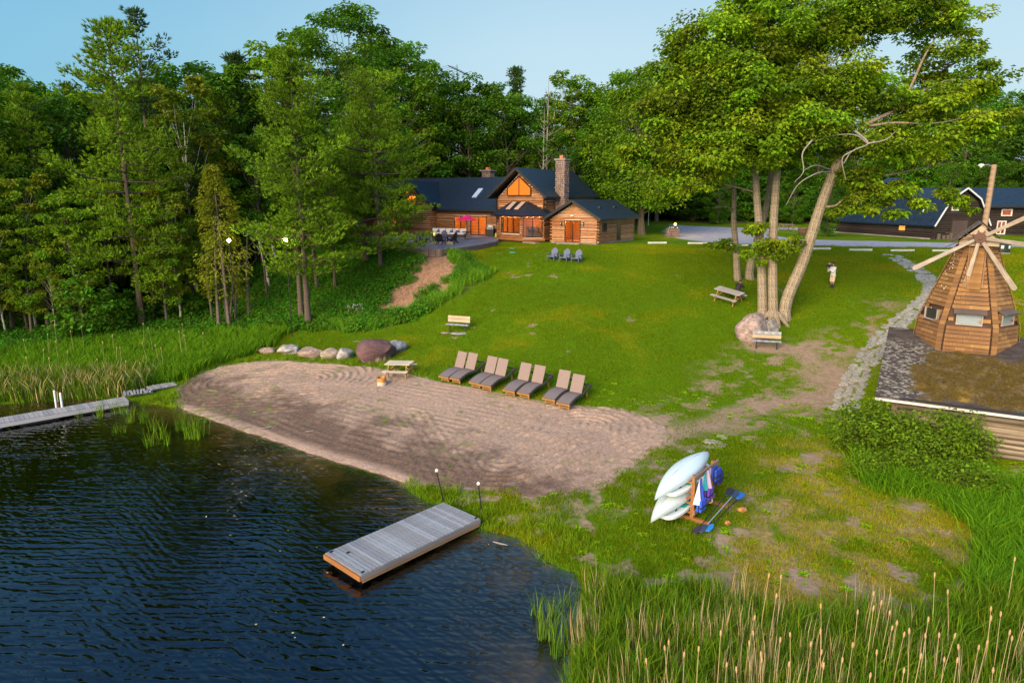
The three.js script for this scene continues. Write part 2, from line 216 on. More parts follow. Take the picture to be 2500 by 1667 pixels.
function sheet(x0, x1, z0, z1, step, keep, lift, U) {
  const nx = Math.round((x1 - x0) / step), nz = Math.round((z1 - z0) / step), id = new Map(), pos = [], uv = [], idx = {};
  const vert = (i, j) => { const k = j * (nx + 1) + i; if (!id.has(k)) { const x = x0 + i * step, z = z0 + j * step; id.set(k, pos.length / 3); pos.push(x, H(x, z) + lift(x, z), z); uv.push((x - U[0]) / (U[1] - U[0]), (z - U[2]) / (U[3] - U[2])); } return id.get(k); };
  for (let j = 0; j < nz; j++) for (let i = 0; i < nx; i++) { const c = keep(x0 + (i + .5) * step, z0 + (j + .5) * step); if (!c) continue; const a = vert(i, j), b = vert(i + 1, j), d = vert(i, j + 1), e = vert(i + 1, j + 1); (idx[c] ||= []).push(a, d, b, b, d, e); }
  const out = {}; const P = new THREE.Float32BufferAttribute(pos, 3), T = new THREE.Float32BufferAttribute(uv, 2), all = [].concat(...Object.values(idx));
  const gAll = new THREE.BufferGeometry(); gAll.setAttribute('position', P); gAll.setIndex(all); gAll.computeVertexNormals();
  for (const c in idx) { // compact
    const mp = new Map(), p2 = [], u2 = [], n2 = [], ix = []; const N = gAll.attributes.normal;
    for (const v of idx[c]) { if (!mp.has(v)) { mp.set(v, p2.length / 3); p2.push(P.getX(v), P.getY(v), P.getZ(v)); u2.push(T.getX(v), T.getY(v)); n2.push(N.getX(v), N.getY(v), N.getZ(v)); } ix.push(mp.get(v)); }
    const g = new THREE.BufferGeometry(); g.setAttribute('position', new THREE.Float32BufferAttribute(p2, 3)); g.setAttribute('uv', new THREE.Float32BufferAttribute(u2, 2)); g.setAttribute('normal', new THREE.Float32BufferAttribute(n2, 3)); g.setIndex(ix); out[c] = g;
  }
  return out;
}
const under = (x, z) => -.10 * sstep(.1, .5, sBeach(x, z));
const kindAt = (x, z) => shore(x, z) < -.25 ? 'lake_bed' : sRoad(x, z) > 0 ? 'gravel_road' : sWoods(x, z) > 0 ? 'woodland_floor' : 'lawn_ground';
const nearG = sheet(NX0, NX1, NZ0, NZ1, .4, kindAt, under, [NX0, NX1, NZ0, NZ1]);
const groundLabel = { lake_bed: 'dark silty lake bed under the water', gravel_road: 'pale grey gravel drive between lawn and barn', woodland_floor: 'leaf littered floor under the trees', lawn_ground: 'green mown lawn sloping from house to beach' };
for (const c in nearG) { const o = structure(mesh(c, nearG[c], nearM)); o.userData.label = groundLabel[c]; }
const farG = sheet(-160, 160, -190, 10, 2, (x, z) => x > NX0 + 2 && x < NX1 - 2 && z > NZ0 + 2 && z < NZ1 - 2 ? null : shore(x, z) < -.25 ? 'lake_bed' : sRoad(x, z) > 0 ? 'gravel_road' : sWoods(x, z) > 0 ? 'woodland_floor' : 'far_ground', (x, z) => x > NX0 - 1 && x < NX1 + 1 && z > NZ0 - 1 && z < NZ1 + 1 ? -.12 : 0, [-160, 160, -190, 10]);
for (const c in farG) structure(mesh(c, farG[c], farM));

// the raked beach: its own fine sheet with real furrows
const fLeft = polyG([[560, 935], [760, 925]]), fRight = polyG([[1230, 1125], [1420, 1045]]), fMid = polyG([[1000, 1010], [1120, 1180]]), fTop = polyG([[1330, 1040], [1640, 1050]]);
function furrow(x, z) {
  const n = fbm(x * .35, z * .35, 3) * .55, br = fbm(x * 1.3 + 20, z * 1.3, 3);
  const dl = segDist(fLeft, x, z, false), dr = segDist(fRight, x, z, false), dm = segDist(fMid, x, z, false), dt = segDist(fTop, x, z, false);
  const wl = sstep(6.5, 4.5, dl), wm = sstep(1.3, .8, dm), wr = sstep(4.2, 3, dr) * (1 - wm), wt = sstep(1.0, .6, dt);
  const stripe = (d, p) => { const s = sin(2 * PI * (d / p + n)); return s * .5 + .5; };
  let h = stripe(-x * .59 + z * .81 + (x + 8) * (x + 8) * .012, .42) * .5;
  h = lerp(h, stripe(dl, .42), wl * .8); h = lerp(h, stripe(dr, .40), wr); h = lerp(h, stripe(dm, .36), wm * .4); h = lerp(h, stripe(x * .9 + z * .3, .36), wt * .7);
  const amp = sstep(.34, .62, br) * .85 + .15; h = pow(h, 1.6);
  return h * amp * .085 + (vnoise(x * 11, z * 11) - .5) * .016 + (vnoise(x * 24, z * 24) - .5) * .010 + (fbm(x * 1.1, z * 1.1, 2) - .5) * .05;
}
{
  const bb = boxOf(beach), st = .055;
  const keep = (x, z) => { const b = sBeach(x, z); return b > -.12 && shore(x, z) > -1.2 ? 'sand_beach' : null; };
  const lift = (x, z) => { const b = sBeach(x, z), e = sstep(-.12, .35, b), wet = sstep(-.05, .9, shore(x, z)); return lerp(-.14, .0, e) + furrow(x, z) * e * wet; };
  const g = sheet(bb[0], bb[1], bb[2], bb[3], st, keep, lift, [bb[0], bb[1], bb[2], bb[3]]).sand_beach;
  const W = 1024, Hh = 768, d = new Uint8Array(W * Hh * 4), s = (v) => 255 * clamp(1.055 * pow(v, 1 / 2.4) - .055);
  for (let j = 0; j < Hh; j++) for (let i = 0; i < W; i++) {
    const x = lerp(bb[0], bb[1], (i + .5) / W), z = lerp(bb[2], bb[3], (j + .5) / Hh), sh = shore(x, z), f = vnoise(x * 16, z * 16), q = fbm(x * .8, z * .8, 4);
    let c = mixc([.37, .262, .19], [.28, .198, .145], q).map((v) => v * (.72 + .56 * f));
    const damp = sstep(5.6, 1.8, sh + (q - .5) * 6 + (vnoise(x * 3, z * 3) - .5) * 1.6) * sstep(.45, .8, sh + (f - .5) * .3);
    c = mixc(c, [.10, .062, .042].map((v) => v * (.55 + .9 * f)), damp * .92);
    const weed = sstep(.60, .70, fbm(x * 2.4 + 9, z * 2.4, 3)) * sstep(.5, .7, fbm(x * .4 + 30, z * .4, 2));
    c = mixc(c, [.13, .15, .04], weed * .6);
    const k = (j * W + i) * 4; d[k] = s(c[0]); d[k + 1] = s(c[1]); d[k + 2] = s(c[2]); d[k + 3] = 255;
  }
  const t = new THREE.DataTexture(d, W, Hh); t.colorSpace = THREE.SRGBColorSpace; t.magFilter = THREE.LinearFilter; t.minFilter = THREE.LinearMipmapLinearFilter; t.needsUpdate = true;
  structure(mesh('sand_beach', g, mat([1, 1, 1], 1, { map: t }))).userData.label = 'raked tan sand beach with curved tyre furrows';
}
// the lake
{
  const N = 1024, TILE = 12, hgt = new Float32Array(N * N), r = rng(5), waves = [];
  for (let k = 0; k < 46; k++) { const ang = -1.2 + (r() - .5) * 1.0, wl = .13 + r() * r() * .42, kx = Math.round(cos(ang) * TILE / wl), ky = Math.round(sin(ang) * TILE / wl); waves.push([kx, ky, r() * 6.28, pow(wl, 1.1) * (.5 + r())]); }
  let mx = 0; const tab = new Float32Array(N); for (let i = 0; i < N; i++) tab[i] = sin(2 * PI * i / N);
  for (const [kx, ky, ph, a] of waves) { const p0 = floor(ph / 6.28 * N); for (let j = 0; j < N; j++) { let q = ((ky * j + p0) % N + N) % N; const st = ((kx % N) + N) % N; for (let i = 0; i < N; i++) { hgt[j * N + i] += a * tab[q]; q += st; if (q >= N) q -= N; } } }
  for (const h of hgt) mx = max(mx, abs(h));
  const d = new Uint8Array(N * N * 4); for (let i = 0; i < N * N; i++) { const j = floor(i / N), k = i % N, gust = .35 + .65 * tn(k, j, N, 256); const v = 127 + 127 * hgt[i] / mx * gust; d[i * 4] = d[i * 4 + 1] = d[i * 4 + 2] = v; d[i * 4 + 3] = 255; }
  const t = new THREE.DataTexture(d, N, N); t.wrapS = t.wrapT = THREE.RepeatWrapping; t.magFilter = THREE.LinearFilter; t.needsUpdate = true;
  const g = new THREE.BufferGeometry(); g.setAttribute('position', new THREE.Float32BufferAttribute([-160, 0, -60, 40, 0, -60, -160, 0, 60, 40, 0, 60], 3)); g.setAttribute('normal', new THREE.Float32BufferAttribute([0, 1, 0, 0, 1, 0, 0, 1, 0, 0, 1, 0], 3)); g.setAttribute('uv', new THREE.Float32BufferAttribute([-160 / TILE, -60 / TILE, 40 / TILE, -60 / TILE, -160 / TILE, 60 / TILE, 40 / TILE, 60 / TILE], 2)); g.setIndex([0, 2, 1, 1, 2, 3]);
  const wm = new THREE.MeshPhysicalMaterial({ color: col(1, 1, 1), roughness: .03, transmission: 1, thickness: 1, ior: 1.55, attenuationColor: col(.34, .36, .22), attenuationDistance: .42, bumpMap: t, bumpScale: .05 });
  structure(mesh('lake_water', g, wm)).userData.label = 'dark blue rippled lake water';
}
// ---------- plants ----------
// a bag of small leaf faces with a colour each; no normals, so every face is shaded flat
class Leaves {
  constructor() { this.p = []; this.c = []; this.i = []; }
  leaf(o, dir, nrm, len, wid, c, fold = .25) { // diamond leaf from o along dir
    const s = V(0, 0, 0).crossVectors(dir, nrm).normalize(), k = this.p.length / 3, f = wid * fold;
    this.p.push(o.x, o.y, o.z, o.x + dir.x * len * .5 + s.x * wid * .5 + nrm.x * f, o.y + dir.y * len * .5 + s.y * wid * .5 + nrm.y * f, o.z + dir.z * len * .5 + s.z * wid * .5 + nrm.z * f, o.x + dir.x * len, o.y + dir.y * len - len * .12, o.z + dir.z * len, o.x + dir.x * len * .5 - s.x * wid * .5 + nrm.x * f, o.y + dir.y * len * .5 - s.y * wid * .5 + nrm.y * f, o.z + dir.z * len * .5 - s.z * wid * .5 + nrm.z * f);
    for (let q = 0; q < 4; q++) this.c.push(...c); this.i.push(k, k + 1, k + 2, k, k + 2, k + 3);
  }
  tri(o, tip, side, c, c2 = c) { const k = this.p.length / 3; this.p.push(o.x - side.x, o.y - side.y, o.z - side.z, o.x + side.x, o.y + side.y, o.z + side.z, tip.x, tip.y, tip.z); this.c.push(...c, ...c, ...c2); this.i.push(k, k + 1, k + 2); }
  blade(o, mid, tip, side, c, c2 = c) { const k = this.p.length / 3; this.p.push(o.x - side.x, o.y - side.y, o.z - side.z, o.x + side.x, o.y + side.y, o.z + side.z, mid.x - side.x * .8, mid.y - side.y * .8, mid.z - side.z * .8, mid.x + side.x * .8, mid.y + side.y * .8, mid.z + side.z * .8, tip.x, tip.y, tip.z); this.c.push(...c, ...c, ...c, ...c, ...c2); this.i.push(k, k + 1, k + 3, k, k + 3, k + 2, k + 2, k + 3, k + 4); }
  geo() { const g = new THREE.BufferGeometry(); g.setAttribute('position', new THREE.Float32BufferAttribute(this.p, 3)); g.setAttribute('color', new THREE.Float32BufferAttribute(this.c, 3)); g.setIndex(this.i); return g; }
}
const leafM = new THREE.MeshPhysicalMaterial({ color: col(1, 1, 1), vertexColors: true, roughness: .8, transmission: .42, thickness: 0, specularIntensity: .15 });
const needleM = new THREE.MeshPhysicalMaterial({ color: col(1, 1, 1), vertexColors: true, roughness: .75, transmission: .22, thickness: 0, specularIntensity: .12 });
const grassM = new THREE.MeshPhysicalMaterial({ color: col(1, 1, 1), vertexColors: true, roughness: .9, specularIntensity: .1 });
const barkGrey = bark([.26, .215, .175]), barkPine = bark([.22, .165, .13]), barkWarm = bark([.54, .45, .32], [2, 4]), barkDark = bark([.22, .165, .13]), deadM = bark([.52, .48, .42], [1, 3], .01);
const birchTex = greyTex(128, 256, (x, y) => { const b = tn(x, y * 4 % 256, 128, 32), n = hsh(floor(x / 22), floor(y / 5)); return n > .86 && b > .35 ? .22 : .78 + .2 * hsh(x, y); });
const barkBirch = mat([.62, .58, .52], .8, { map: rep(birchTex, 1, .35) });
const rd = (r) => { const a = r() * 2 * PI, y = r() * 2 - 1, s = sqrt(1 - y * y); return V(cos(a) * s, y, sin(a) * s); };
const vary = (c, r, a = .3) => { const k = 1 - a / 2 + a * r(), h = (r() - .5) * a * .5; return [c[0] * k * (1 + h), c[1] * k, c[2] * k * (1 - h)]; };

// one clump of leaves hung round a twig end
function clump(L, r, o, rad, n, size, c, flat = .62, droop = .35) {
  for (let i = 0; i < n; i++) {
    const d = rd(r), q = pow(r(), .4), p = V(o.x + d.x * rad * q, o.y + d.y * rad * flat * q, o.z + d.z * rad * q);
    const dir = V(d.x + (r() - .5) * .9, -droop * r() + (r() - .5) * .5, d.z + (r() - .5) * .9).normalize(), nr = V((r() - .5) * .9 + d.x * .3, 1, (r() - .5) * .9 + d.z * .3).normalize();
    const s = size * (.65 + .7 * r()); L.leaf(p, dir, nr, s, s * .72, vary(c, r, .5));
  }
}
// broadleaf tree of the given height; crown spheres shape the outline
function broadleaf(seed, o) {
  const r = rng(seed), { h = 18, trunk = .3, r0 = .26, rx = 4.5, n = 46, leaves = 170, size = .36, color = [.07, .135, .016], low = .28, shape = .5, wood = barkGrey, sparse = 0, lean = 0, base = 'broadleaf_tree' } = o;
  const L = new Leaves(), woodG = [], top = V((r() - .5) * 1.5 + lean * h, h * .86, (r() - .5) * 1.5), tp = [], tr = [];
  for (let i = 0; i <= 8; i++) { const t = i / 8; tp.push(V(top.x * t * t + sin(t * 5 + seed) * .14 * (t > 0), top.y * t, top.z * t * t + cos(t * 4 + seed) * .14 * (t > 0))); tr.push(r0 * (1 - t * .88) * (i === 0 ? 1.4 : 1)); }
  woodG.push(tube(tp, tr, 8, .5));
  const at = (t) => { const f = clamp(t, 0, .999) * 8, i = floor(f); return tp[i].clone().lerp(tp[i + 1], f - i); };
  for (let k = 0; k < n; k++) {
    const t = low + (1 - low) * (k + r() * .8) / n, prof = pow(sin(PI * clamp((t - low * .75) / (1.06 - low * .75))), shape), a = k * 2.4 + r() * 1.2, q = .30 + .72 * sqrt(r());
    const ty = t * h, bp = at(clamp(t / .92 * .86)), end = V(bp.x + cos(a) * rx * prof * q, ty + (r() - .4) * .9, bp.z + sin(a) * rx * prof * q);
    if (r() > .3) { const st = at(clamp(t * .80)), md = st.clone().lerp(end, .55).add(V((r() - .5) * .5, -.2 + r() * .3, (r() - .5) * .5)); const w = r0 * .34 * (1 - t * .6); woodG.push(tube([st, md, end], [w, w * .6, .012], 5, .5)); }
    const rad = (.85 + r() * .85) * (rx / 4.5) * (1 - .25 * t), tone = .8 + .4 * r();
    if (r() < sparse) continue;
    clump(L, r, end, rad, leaves * (.6 + .8 * r()) | 0, size, [color[0] * tone * (1 + (r() - .5) * .35), color[1] * tone, color[2] * tone]);
  }
  return { crown: L.geo(), trunk: merge(woodG), wood, foliage: leafM };
}
function pine(seed, o) {
  const r = rng(seed), { h = 22, r0 = .26, low = .30, reach = 4.8, color = [.14, .26, .012], gap = .78, per = 5, tufts = 52, wood = barkPine, topHeavy = 0, full = 0, skip = .12, size = .31, lean = 0 } = o;
  const L = new Leaves(), W = [], tp = [], tr = [];
  for (let i = 0; i <= 9; i++) { const t = i / 9; tp.push(V(lean * h * t * t + sin(t * 3 + seed) * .1, h * t, cos(t * 3.3 + seed) * .1)); tr.push(max(.015, r0 * (1 - t * .95)) * (i === 0 ? 1.25 : 1)); }
  W.push(tube(tp, tr, 8, .5));
  const at = (t) => { const f = clamp(t, 0, .999) * 9, i = floor(f); return tp[i].clone().lerp(tp[i + 1], f - i); };
  for (let y = h * low, k = 0; y < h * .99; y += gap * (.7 + .6 * r()), k++) {
    const t = (y - h * low) / (h * (1 - low)), len0 = reach * (full ? (t < .5 ? .95 : pow((1 - t) / .5, .7)) * (.82 + .25 * sin(t * 15)) : topHeavy ? pow(1 - t, .35) * (.55 + .45 * sin(t * 9 + seed)) : (pow(1 - t, .62) * (.6 + .4 * min(1, t * 4 + .25)) * (.8 + .28 * sin(t * 17 + seed)))) + .3;
    for (let b = 0; b < per; b++) {
      if (r() < skip) continue;
      const a = b / per * 2 * PI + k * 1.1 + r() * .9, len = len0 * (.45 + .85 * r()), st = at(y / h), up = lerp(-.05, .45, t) + (r() - .5) * .2;
      const dir = V(cos(a), up, sin(a)), end = st.clone().addScaledVector(dir, len).add(V(0, .1 * len, 0)), md = st.clone().addScaledVector(dir, len * .5).add(V(0, -.04 * len, 0));
      const w = .018 + len * .012; W.push(tube([st, md, end], [w, w * .7, .008], 4, .5));
      const side = V(-sin(a), 0, cos(a)), tone = .75 + .5 * r(), c = [color[0] * tone, color[1] * tone, color[2] * tone], nt = max(4, tufts * len / 3 | 0);
      const nb = max(3, nt / 9 | 0);
      for (let q = 0; q < nb; q++) { // side twigs, each ending in a soft lobe of needle tufts
        const f = .34 + .68 * (q + r()) / nb, wd = (q % 2 ? 1 : -1) * (.15 + r() * .42) * len * .62 * (1.25 - f * .85), p = (f < .5 ? st.clone().lerp(md, f * 2) : md.clone().lerp(end, min(1.04, f * 2 - 1))).addScaledVector(side, wd).add(V(0, abs(wd) * .1 + r() * .15, 0)), lr = .32 + .26 * r(), tn2 = .75 + .5 * r();
        for (let u = 0; u < 14; u++) { const o = rd(r), c0 = V(p.x + o.x * lr, p.y + o.y * lr * .55, p.z + o.z * lr); for (let e = 0; e < 7; e++) { const g = V(o.x * .7 + dir.x * .4 + (r() - .5) * 1.1, .25 + o.y * .6 + r() * .7, o.z * .7 + dir.z * .4 + (r() - .5) * 1.1).normalize(), s = size * (.6 + .6 * r()), sd = V(0, 0, 0).crossVectors(g, rd(r)).normalize().multiplyScalar(s * .135); L.tri(c0, V(c0.x + g.x * s, c0.y + g.y * s, c0.z + g.z * s), sd, vary([c[0] * tn2, c[1] * tn2, c[2] * tn2], r, .5)); } }
      }
    }
  }
  return { crown: L.geo(), trunk: merge(W), wood, foliage: needleM };
}
function cedar(seed, o) {
  const r = rng(seed), { h = 11, rx = 2.0, color = [.19, .235, .014], low = .2, n = 300, wood = barkGrey, leaves = 26, trunks = 3, sharp = 1 } = o, L = new Leaves(), W = [];
  for (let k = 0; k < trunks; k++) { const a = k * 2.1 + 1, s = trunks > 1 ? .42 : 0, hh = h * (k ? .7 : .96); W.push(tube([V(cos(a) * s, 0, sin(a) * s), V(cos(a) * s * .8, hh * .4, sin(a) * s * .8), V(cos(a) * s * .3, hh, sin(a) * s * .3)], [.15, .1, .015], 7, .5)); }
  for (let k = 0; k < n; k++) {
    const t = pow(r(), .8), y = h * (low + (1 - low) * t), a = r() * 2 * PI, R = rx * 1.25 * pow(1 - t, .85 * sharp) * min(1, .45 + t * 2.6) * (.25 + 1.2 * vnoise(a * 1.3 + 5, t * 9)) + .12, q = .25 + .75 * sqrt(r()), p = V(cos(a) * R * q, y, sin(a) * R * q), tone = .7 + .6 * r();
    if (q > .6 && r() > .5) W.push(tube([V(0, y - .1, 0), p], [.02, .006], 3, .5));
    for (let i = 0; i < leaves; i++) { const d = rd(r), o2 = V(p.x + d.x * .34, p.y + d.y * .3, p.z + d.z * .34), g = V(cos(a) + (r() - .5), -.1 - .6 * r() + (r() - .5) * .4, sin(a) + (r() - .5)).normalize(); L.leaf(o2, g, V((r() - .5), .8, (r() - .5)).normalize(), .20 * (.7 + .6 * r()), .07, vary([color[0] * tone, color[1] * tone, color[2] * tone], r, .5)); }
  }
  return { crown: L.geo(), trunk: merge(W), wood, foliage: needleM };
}
function treeThing(name, proto, label, category, pos, turn, scale, group, stretch = 1) {
  const t = thing(name, label, category, V(pos.x, pos.y - .15, pos.z), turn, group); t.scale.set(scale, scale * stretch, scale);
  mesh('trunk', proto.trunk, proto.wood, t); mesh('crown', proto.crown, proto.foliage, t); return t;
}
// place a tree by the pixel of its foot and the height of its top in the picture
function plantPx(name, proto, ph, px, py, topY, label, category, group, turn = R0() * 6.28, D) {
  const p = D ? atD(px, 600, D) : G(px, py); if (D) p.y = H(p.x, p.z);
  const q = atD(px, topY, -p.z), hgt = q.y - p.y; return treeThing(name, proto, label, category, p, turn, hgt / ph, group);
}
const GREEN = [.10, .245, .009], LIME = [.165, .31, .011], DEEP = [.072, .19, .009], OLIVE = [.20, .275, .012];
const decs = [
  broadleaf(21, { h: 18, rx: 4.6, color: GREEN }), broadleaf(22, { h: 18, rx: 4.0, color: LIME, n: 44 }), broadleaf(23, { h: 18, rx: 5.0, color: DEEP, n: 60, low: .12 }),
  broadleaf(24, { h: 18, rx: 3.4, color: OLIVE, n: 40, low: .25, wood: barkBirch, r0: .16, leaves: 140 }), broadleaf(25, { h: 18, rx: 5.4, color: GREEN, n: 60, low: .08, leaves: 180 }), broadleaf(26, { h: 18, rx: 3.2, color: LIME, n: 34, low: .35, sparse: .25, leaves: 110 })];
const pines = [pine(31, { low: .22, reach: 5.2 }), pine(32, { reach: 5.6, low: .2, color: [.155, .275, .012] }), pine(33, { reach: 4.2, low: .34, color: [.125, .24, .012] }), pine(34, { h: 22, topHeavy: 1, low: .62, reach: 3.2, skip: .35, gap: .9, color: [.05, .10, .03] })];
pines.push(pine(36, { full: 1, reach: 6.6, low: .15, gap: .95, per: 5, tufts: 62, skip: .06, color: [.145, .265, .012] }));
const spruce = pine(35, { h: 20, reach: 2.2, low: .15, gap: .5, color: [.06, .13, .03], tufts: 30 });
const farDecs = [broadleaf(51, { h: 18, rx: 4.6, color: GREEN, leaves: 80, size: .5 }), broadleaf(52, { h: 18, rx: 4.2, color: LIME, leaves: 80, size: .5 }), broadleaf(53, { h: 18, rx: 5.0, color: DEEP, n: 54, low: .12, leaves: 80, size: .5 }), null, broadleaf(55, { h: 18, rx: 5.4, color: GREEN, n: 56, low: .08, leaves: 85, size: .5 }), decs[5]];
const TONE = ['mid green', 'lime green', 'dark green', 'olive', 'broad crowned green', 'airy light green'];
const cedarP = cedar(41, {}), bigMaple = broadleaf(27, { h: 24, rx: 6.2, n: 105, leaves: 200, low: .18, color: [.095, .235, .009], r0: .34 });

function bareTree(seed, h) { const r = rng(seed), W = [tube([V(0, 0, 0), V(.1, h * .5, .05), V(-.1, h, 0)], [.12, .08, .01], 6, .5)]; for (let k = 0; k < 16; k++) { const y = h * (.4 + .55 * r()), a = r() * 6.28, l = .5 + r() * 1.6 * (1.2 - y / h), st = V(0, y, 0), en = V(cos(a) * l, y + l * (.4 + r() * .6), sin(a) * l); W.push(tube([st, st.clone().lerp(en, .5).add(V(0, -.1, 0)), en], [.035, .02, .006], 4, .5)); } return merge(W); }
const bareG = bareTree(3, 12);

const WOODLAND = 'trees of the wood at the shore', BACKWOOD = 'trees of the wood behind the house', EASTWOOD = 'trees of the wood behind the barn';
// left wood: the trees that stand out
plantPx('white_pine', pines[1], 22, 345, 802, 32, 'tallest white pine of the shore wood, straight trunk above reeds', 'pine tree', null, 1.0);
plantPx('white_pine', pines[3], 22, 385, 790, 20, 'dark ragged pine top standing above the shore wood', 'pine tree', null, 2.2, 60);
plantPx('white_pine', pines[0], 22, 105, 800, 205, 'white pine in the shore wood beside the tallest pine', 'pine tree', null, .4, 55);
plantPx('white_pine', pines[0], 22, 750, 800, 118, 'white pine with thick bare trunk at the foot of the mulch slope', 'pine tree', null, 2.0);
plantPx('white_pine', pines[2], 22, 739, 789, 165, 'thin white pine pressed against the thick trunked pine', 'pine tree', null, 3.3);
plantPx('white_pine', pines[4], 22, 928, 668, 165, 'white pine overhanging the patio sofa', 'pine tree', null, 4.1);
plantPx('white_pine', pines[2], 22, 818, 714, 330, 'slim pine with bare trunk below the cabin', 'pine tree', null, 5.0);
plantPx('white_pine', pines[2], 22, 890, 653, 230, 'pine of the leaning pair on the slope', 'pine tree', null, .9);
plantPx('white_pine', pines[2], 22, 898, 654, 260, 'straight pine of the pair on the slope', 'pine tree', null, 2.9);
plantPx('cedar_tree', cedarP, 11, 550, 803, 405, 'yellow green cedar with clustered pale trunks at the reeds', 'cedar tree', null, .5);
plantPx('maple_tree', bigMaple, 24, 870, 640, 22, 'huge dark maple towering over the patio pines', 'maple tree', null, .3, 68);
for (const [px, D, ty, k, s] of [[20, 58, 165, 0], [180, 60, 230, 2], [330, 62, 190, 1], [470, 58, 190, 3], [470, 66, 165, 0], [545, 64, 160, 2], [600, 66, 140, 5], [640, 70, 130, 3], [700, 66, 120, 1], [60, 50, 420, 3], [150, 52, 470, 1], [250, 54, 430, 3], [420, 55, 400, 1], [640, 60, 330, 0], [-80, 52, 230, 2], [-60, 60, 150, 1], [790, 90, 90, 0], [990, 92, 110, 4], [30, 66, 190, 4], [130, 70, 240, 0], [250, 70, 260, 2], [380, 72, 230, 4], [-180, 56, 240, 0], [-220, 66, 200, 4], [500, 74, 200, 4], [60, 62, 300, 4], [310, 58, 420, 4], [470, 60, 430, 2], [180, 58, 420, 0]])
  plantPx(k === 3 ? 'birch_tree' : 'broadleaf_tree', decs[k], 18, px, 800, ty, k === 3 ? 'pale trunked birch in the shore wood' : TONE[k] + ' leafy tree in the shore wood', 'tree', k === 3 ? 'birches of the shore wood' : TONE[k] + ' ' + WOODLAND, R0() * 6.28, D);
for (const [px, D, ty] of [[60, 57, 260], [210, 64, 200], [560, 62, 215], [20, 53, 330], [160, 50, 480], [-50, 48, 300]]) plantPx('white_pine', pines[floor(R0() * 3)], 22, px, 800, ty, 'white pine among the broadleaf trees of the shore wood', 'pine tree', 'pines inside the shore wood', R0() * 6.28, D);
for (const [px, D, ty] of [[500, 58, 310], [610, 66, 130], [300, 60, 330], [120, 54, 410]]) plantPx('spruce_tree', spruce, 20, px, 800, ty, 'narrow dark spruce inside the shore wood', 'spruce tree', 'spruces of the shore wood', R0() * 6.28, D);
for (const [px, py, ty, k] of [[15, 830, 520, 3], [80, 825, 560, 1], [140, 822, 600, 3], [205, 815, 480, 1], [410, 800, 520, 1], [30, 815, 430, 1], [120, 812, 440, 5], [-60, 835, 500, 3], [-20, 830, 620, 1], [440, 790, 450, 3]]) plantPx('young_tree', decs[k], 18, px, py, ty, TONE[k] + ' young tree at the reedy edge of the shore wood', 'tree', TONE[k] + ' young trees at the reed edge');
for (const [px, D, ty, k] of [[620, 62, 420, 1], [690, 64, 360, 0], [560, 60, 500, 4], [800, 66, 330, 1], [850, 70, 300, 0], [640, 72, 260, 1], [740, 74, 200, 1], [500, 66, 330, 1], [290, 60, 300, 1], [400, 62, 330, 0]]) plantPx('broadleaf_tree', decs[k], 18, px, 700, ty, TONE[k] + ' leafy tree in the shore wood', 'tree', TONE[k] + ' ' + WOODLAND, R0() * 6.28, D);
// bare trunks seen under the canopy
{
  const trunkLean = (px, py, tx, ty, r, m, name, label, group) => { const a = G(px, py), b = atD(tx, ty, -a.z + .5), w = V((R0() - .5) * .3, 0, 0); const t = thing(name, label, 'tree', a, 0, group); const e = b.clone().sub(a); mesh('trunk', tube([V(0, -.2, 0), e.clone().multiplyScalar(.5).add(w), e], [r, r * .8, r * .35], 7, .5), m, t); for (let k = 0; k < 4; k++) { const s = e.clone().multiplyScalar(.5 + .12 * k).addScaledVector(w, .8 - .25 * k), a2 = R0() * 6.28; mesh('branch', tube([s, s.clone().add(V(cos(a2) * .9, .5 + R0() * .5, sin(a2) * .9))], [.03, .008], 4, .5), m, t); } };
  trunkLean(272, 778, 213, 612, .11, barkBirch, 'birch_tree', 'white birch trunk leaning left above the reeds', null);
  trunkLean(659, 708, 625, 560, .13, barkBirch, 'birch_tree', 'leaning birch trunk on the slope under the lamps', null);
  trunkLean(652, 730, 632, 560, .09, barkPine, 'bare_tree', 'thin brown trunk beside the leaning birch', null);
  trunkLean(608, 777, 604, 540, .13, barkGrey, 'bare_tree', 'straight grey trunk between cedar and leaning birch', null);
  trunkLean(675, 664, 660, 540, .18, barkBirch, 'birch_tree', 'stout birch trunk below the right hand lamp', null);
  trunkLean(775, 716, 760, 480, .16, barkPine, 'bare_tree', 'brown trunk standing behind the thick pine', null);
  trunkLean(724, 677, 718, 560, .22, barkDark, 'bare_tree', 'dark thick trunk in the shade below the cabin', null);
  for (const [x, y, tx, ty] of [[375, 790, 365, 560], [430, 778, 428, 520], [470, 770, 466, 560], [520, 790, 500, 600], [200, 810, 170, 560], [130, 815, 95, 600], [70, 820, 20, 620], [290, 800, 250, 560], [500, 700, 490, 380], [560, 790, 570, 600], [572, 792, 590, 600]]) trunkLean(x, y, tx, ty, .09, barkGrey, 'bare_tree', 'slim grey trunk in the shade of the shore wood', 'slim trunks under the shore wood');
}
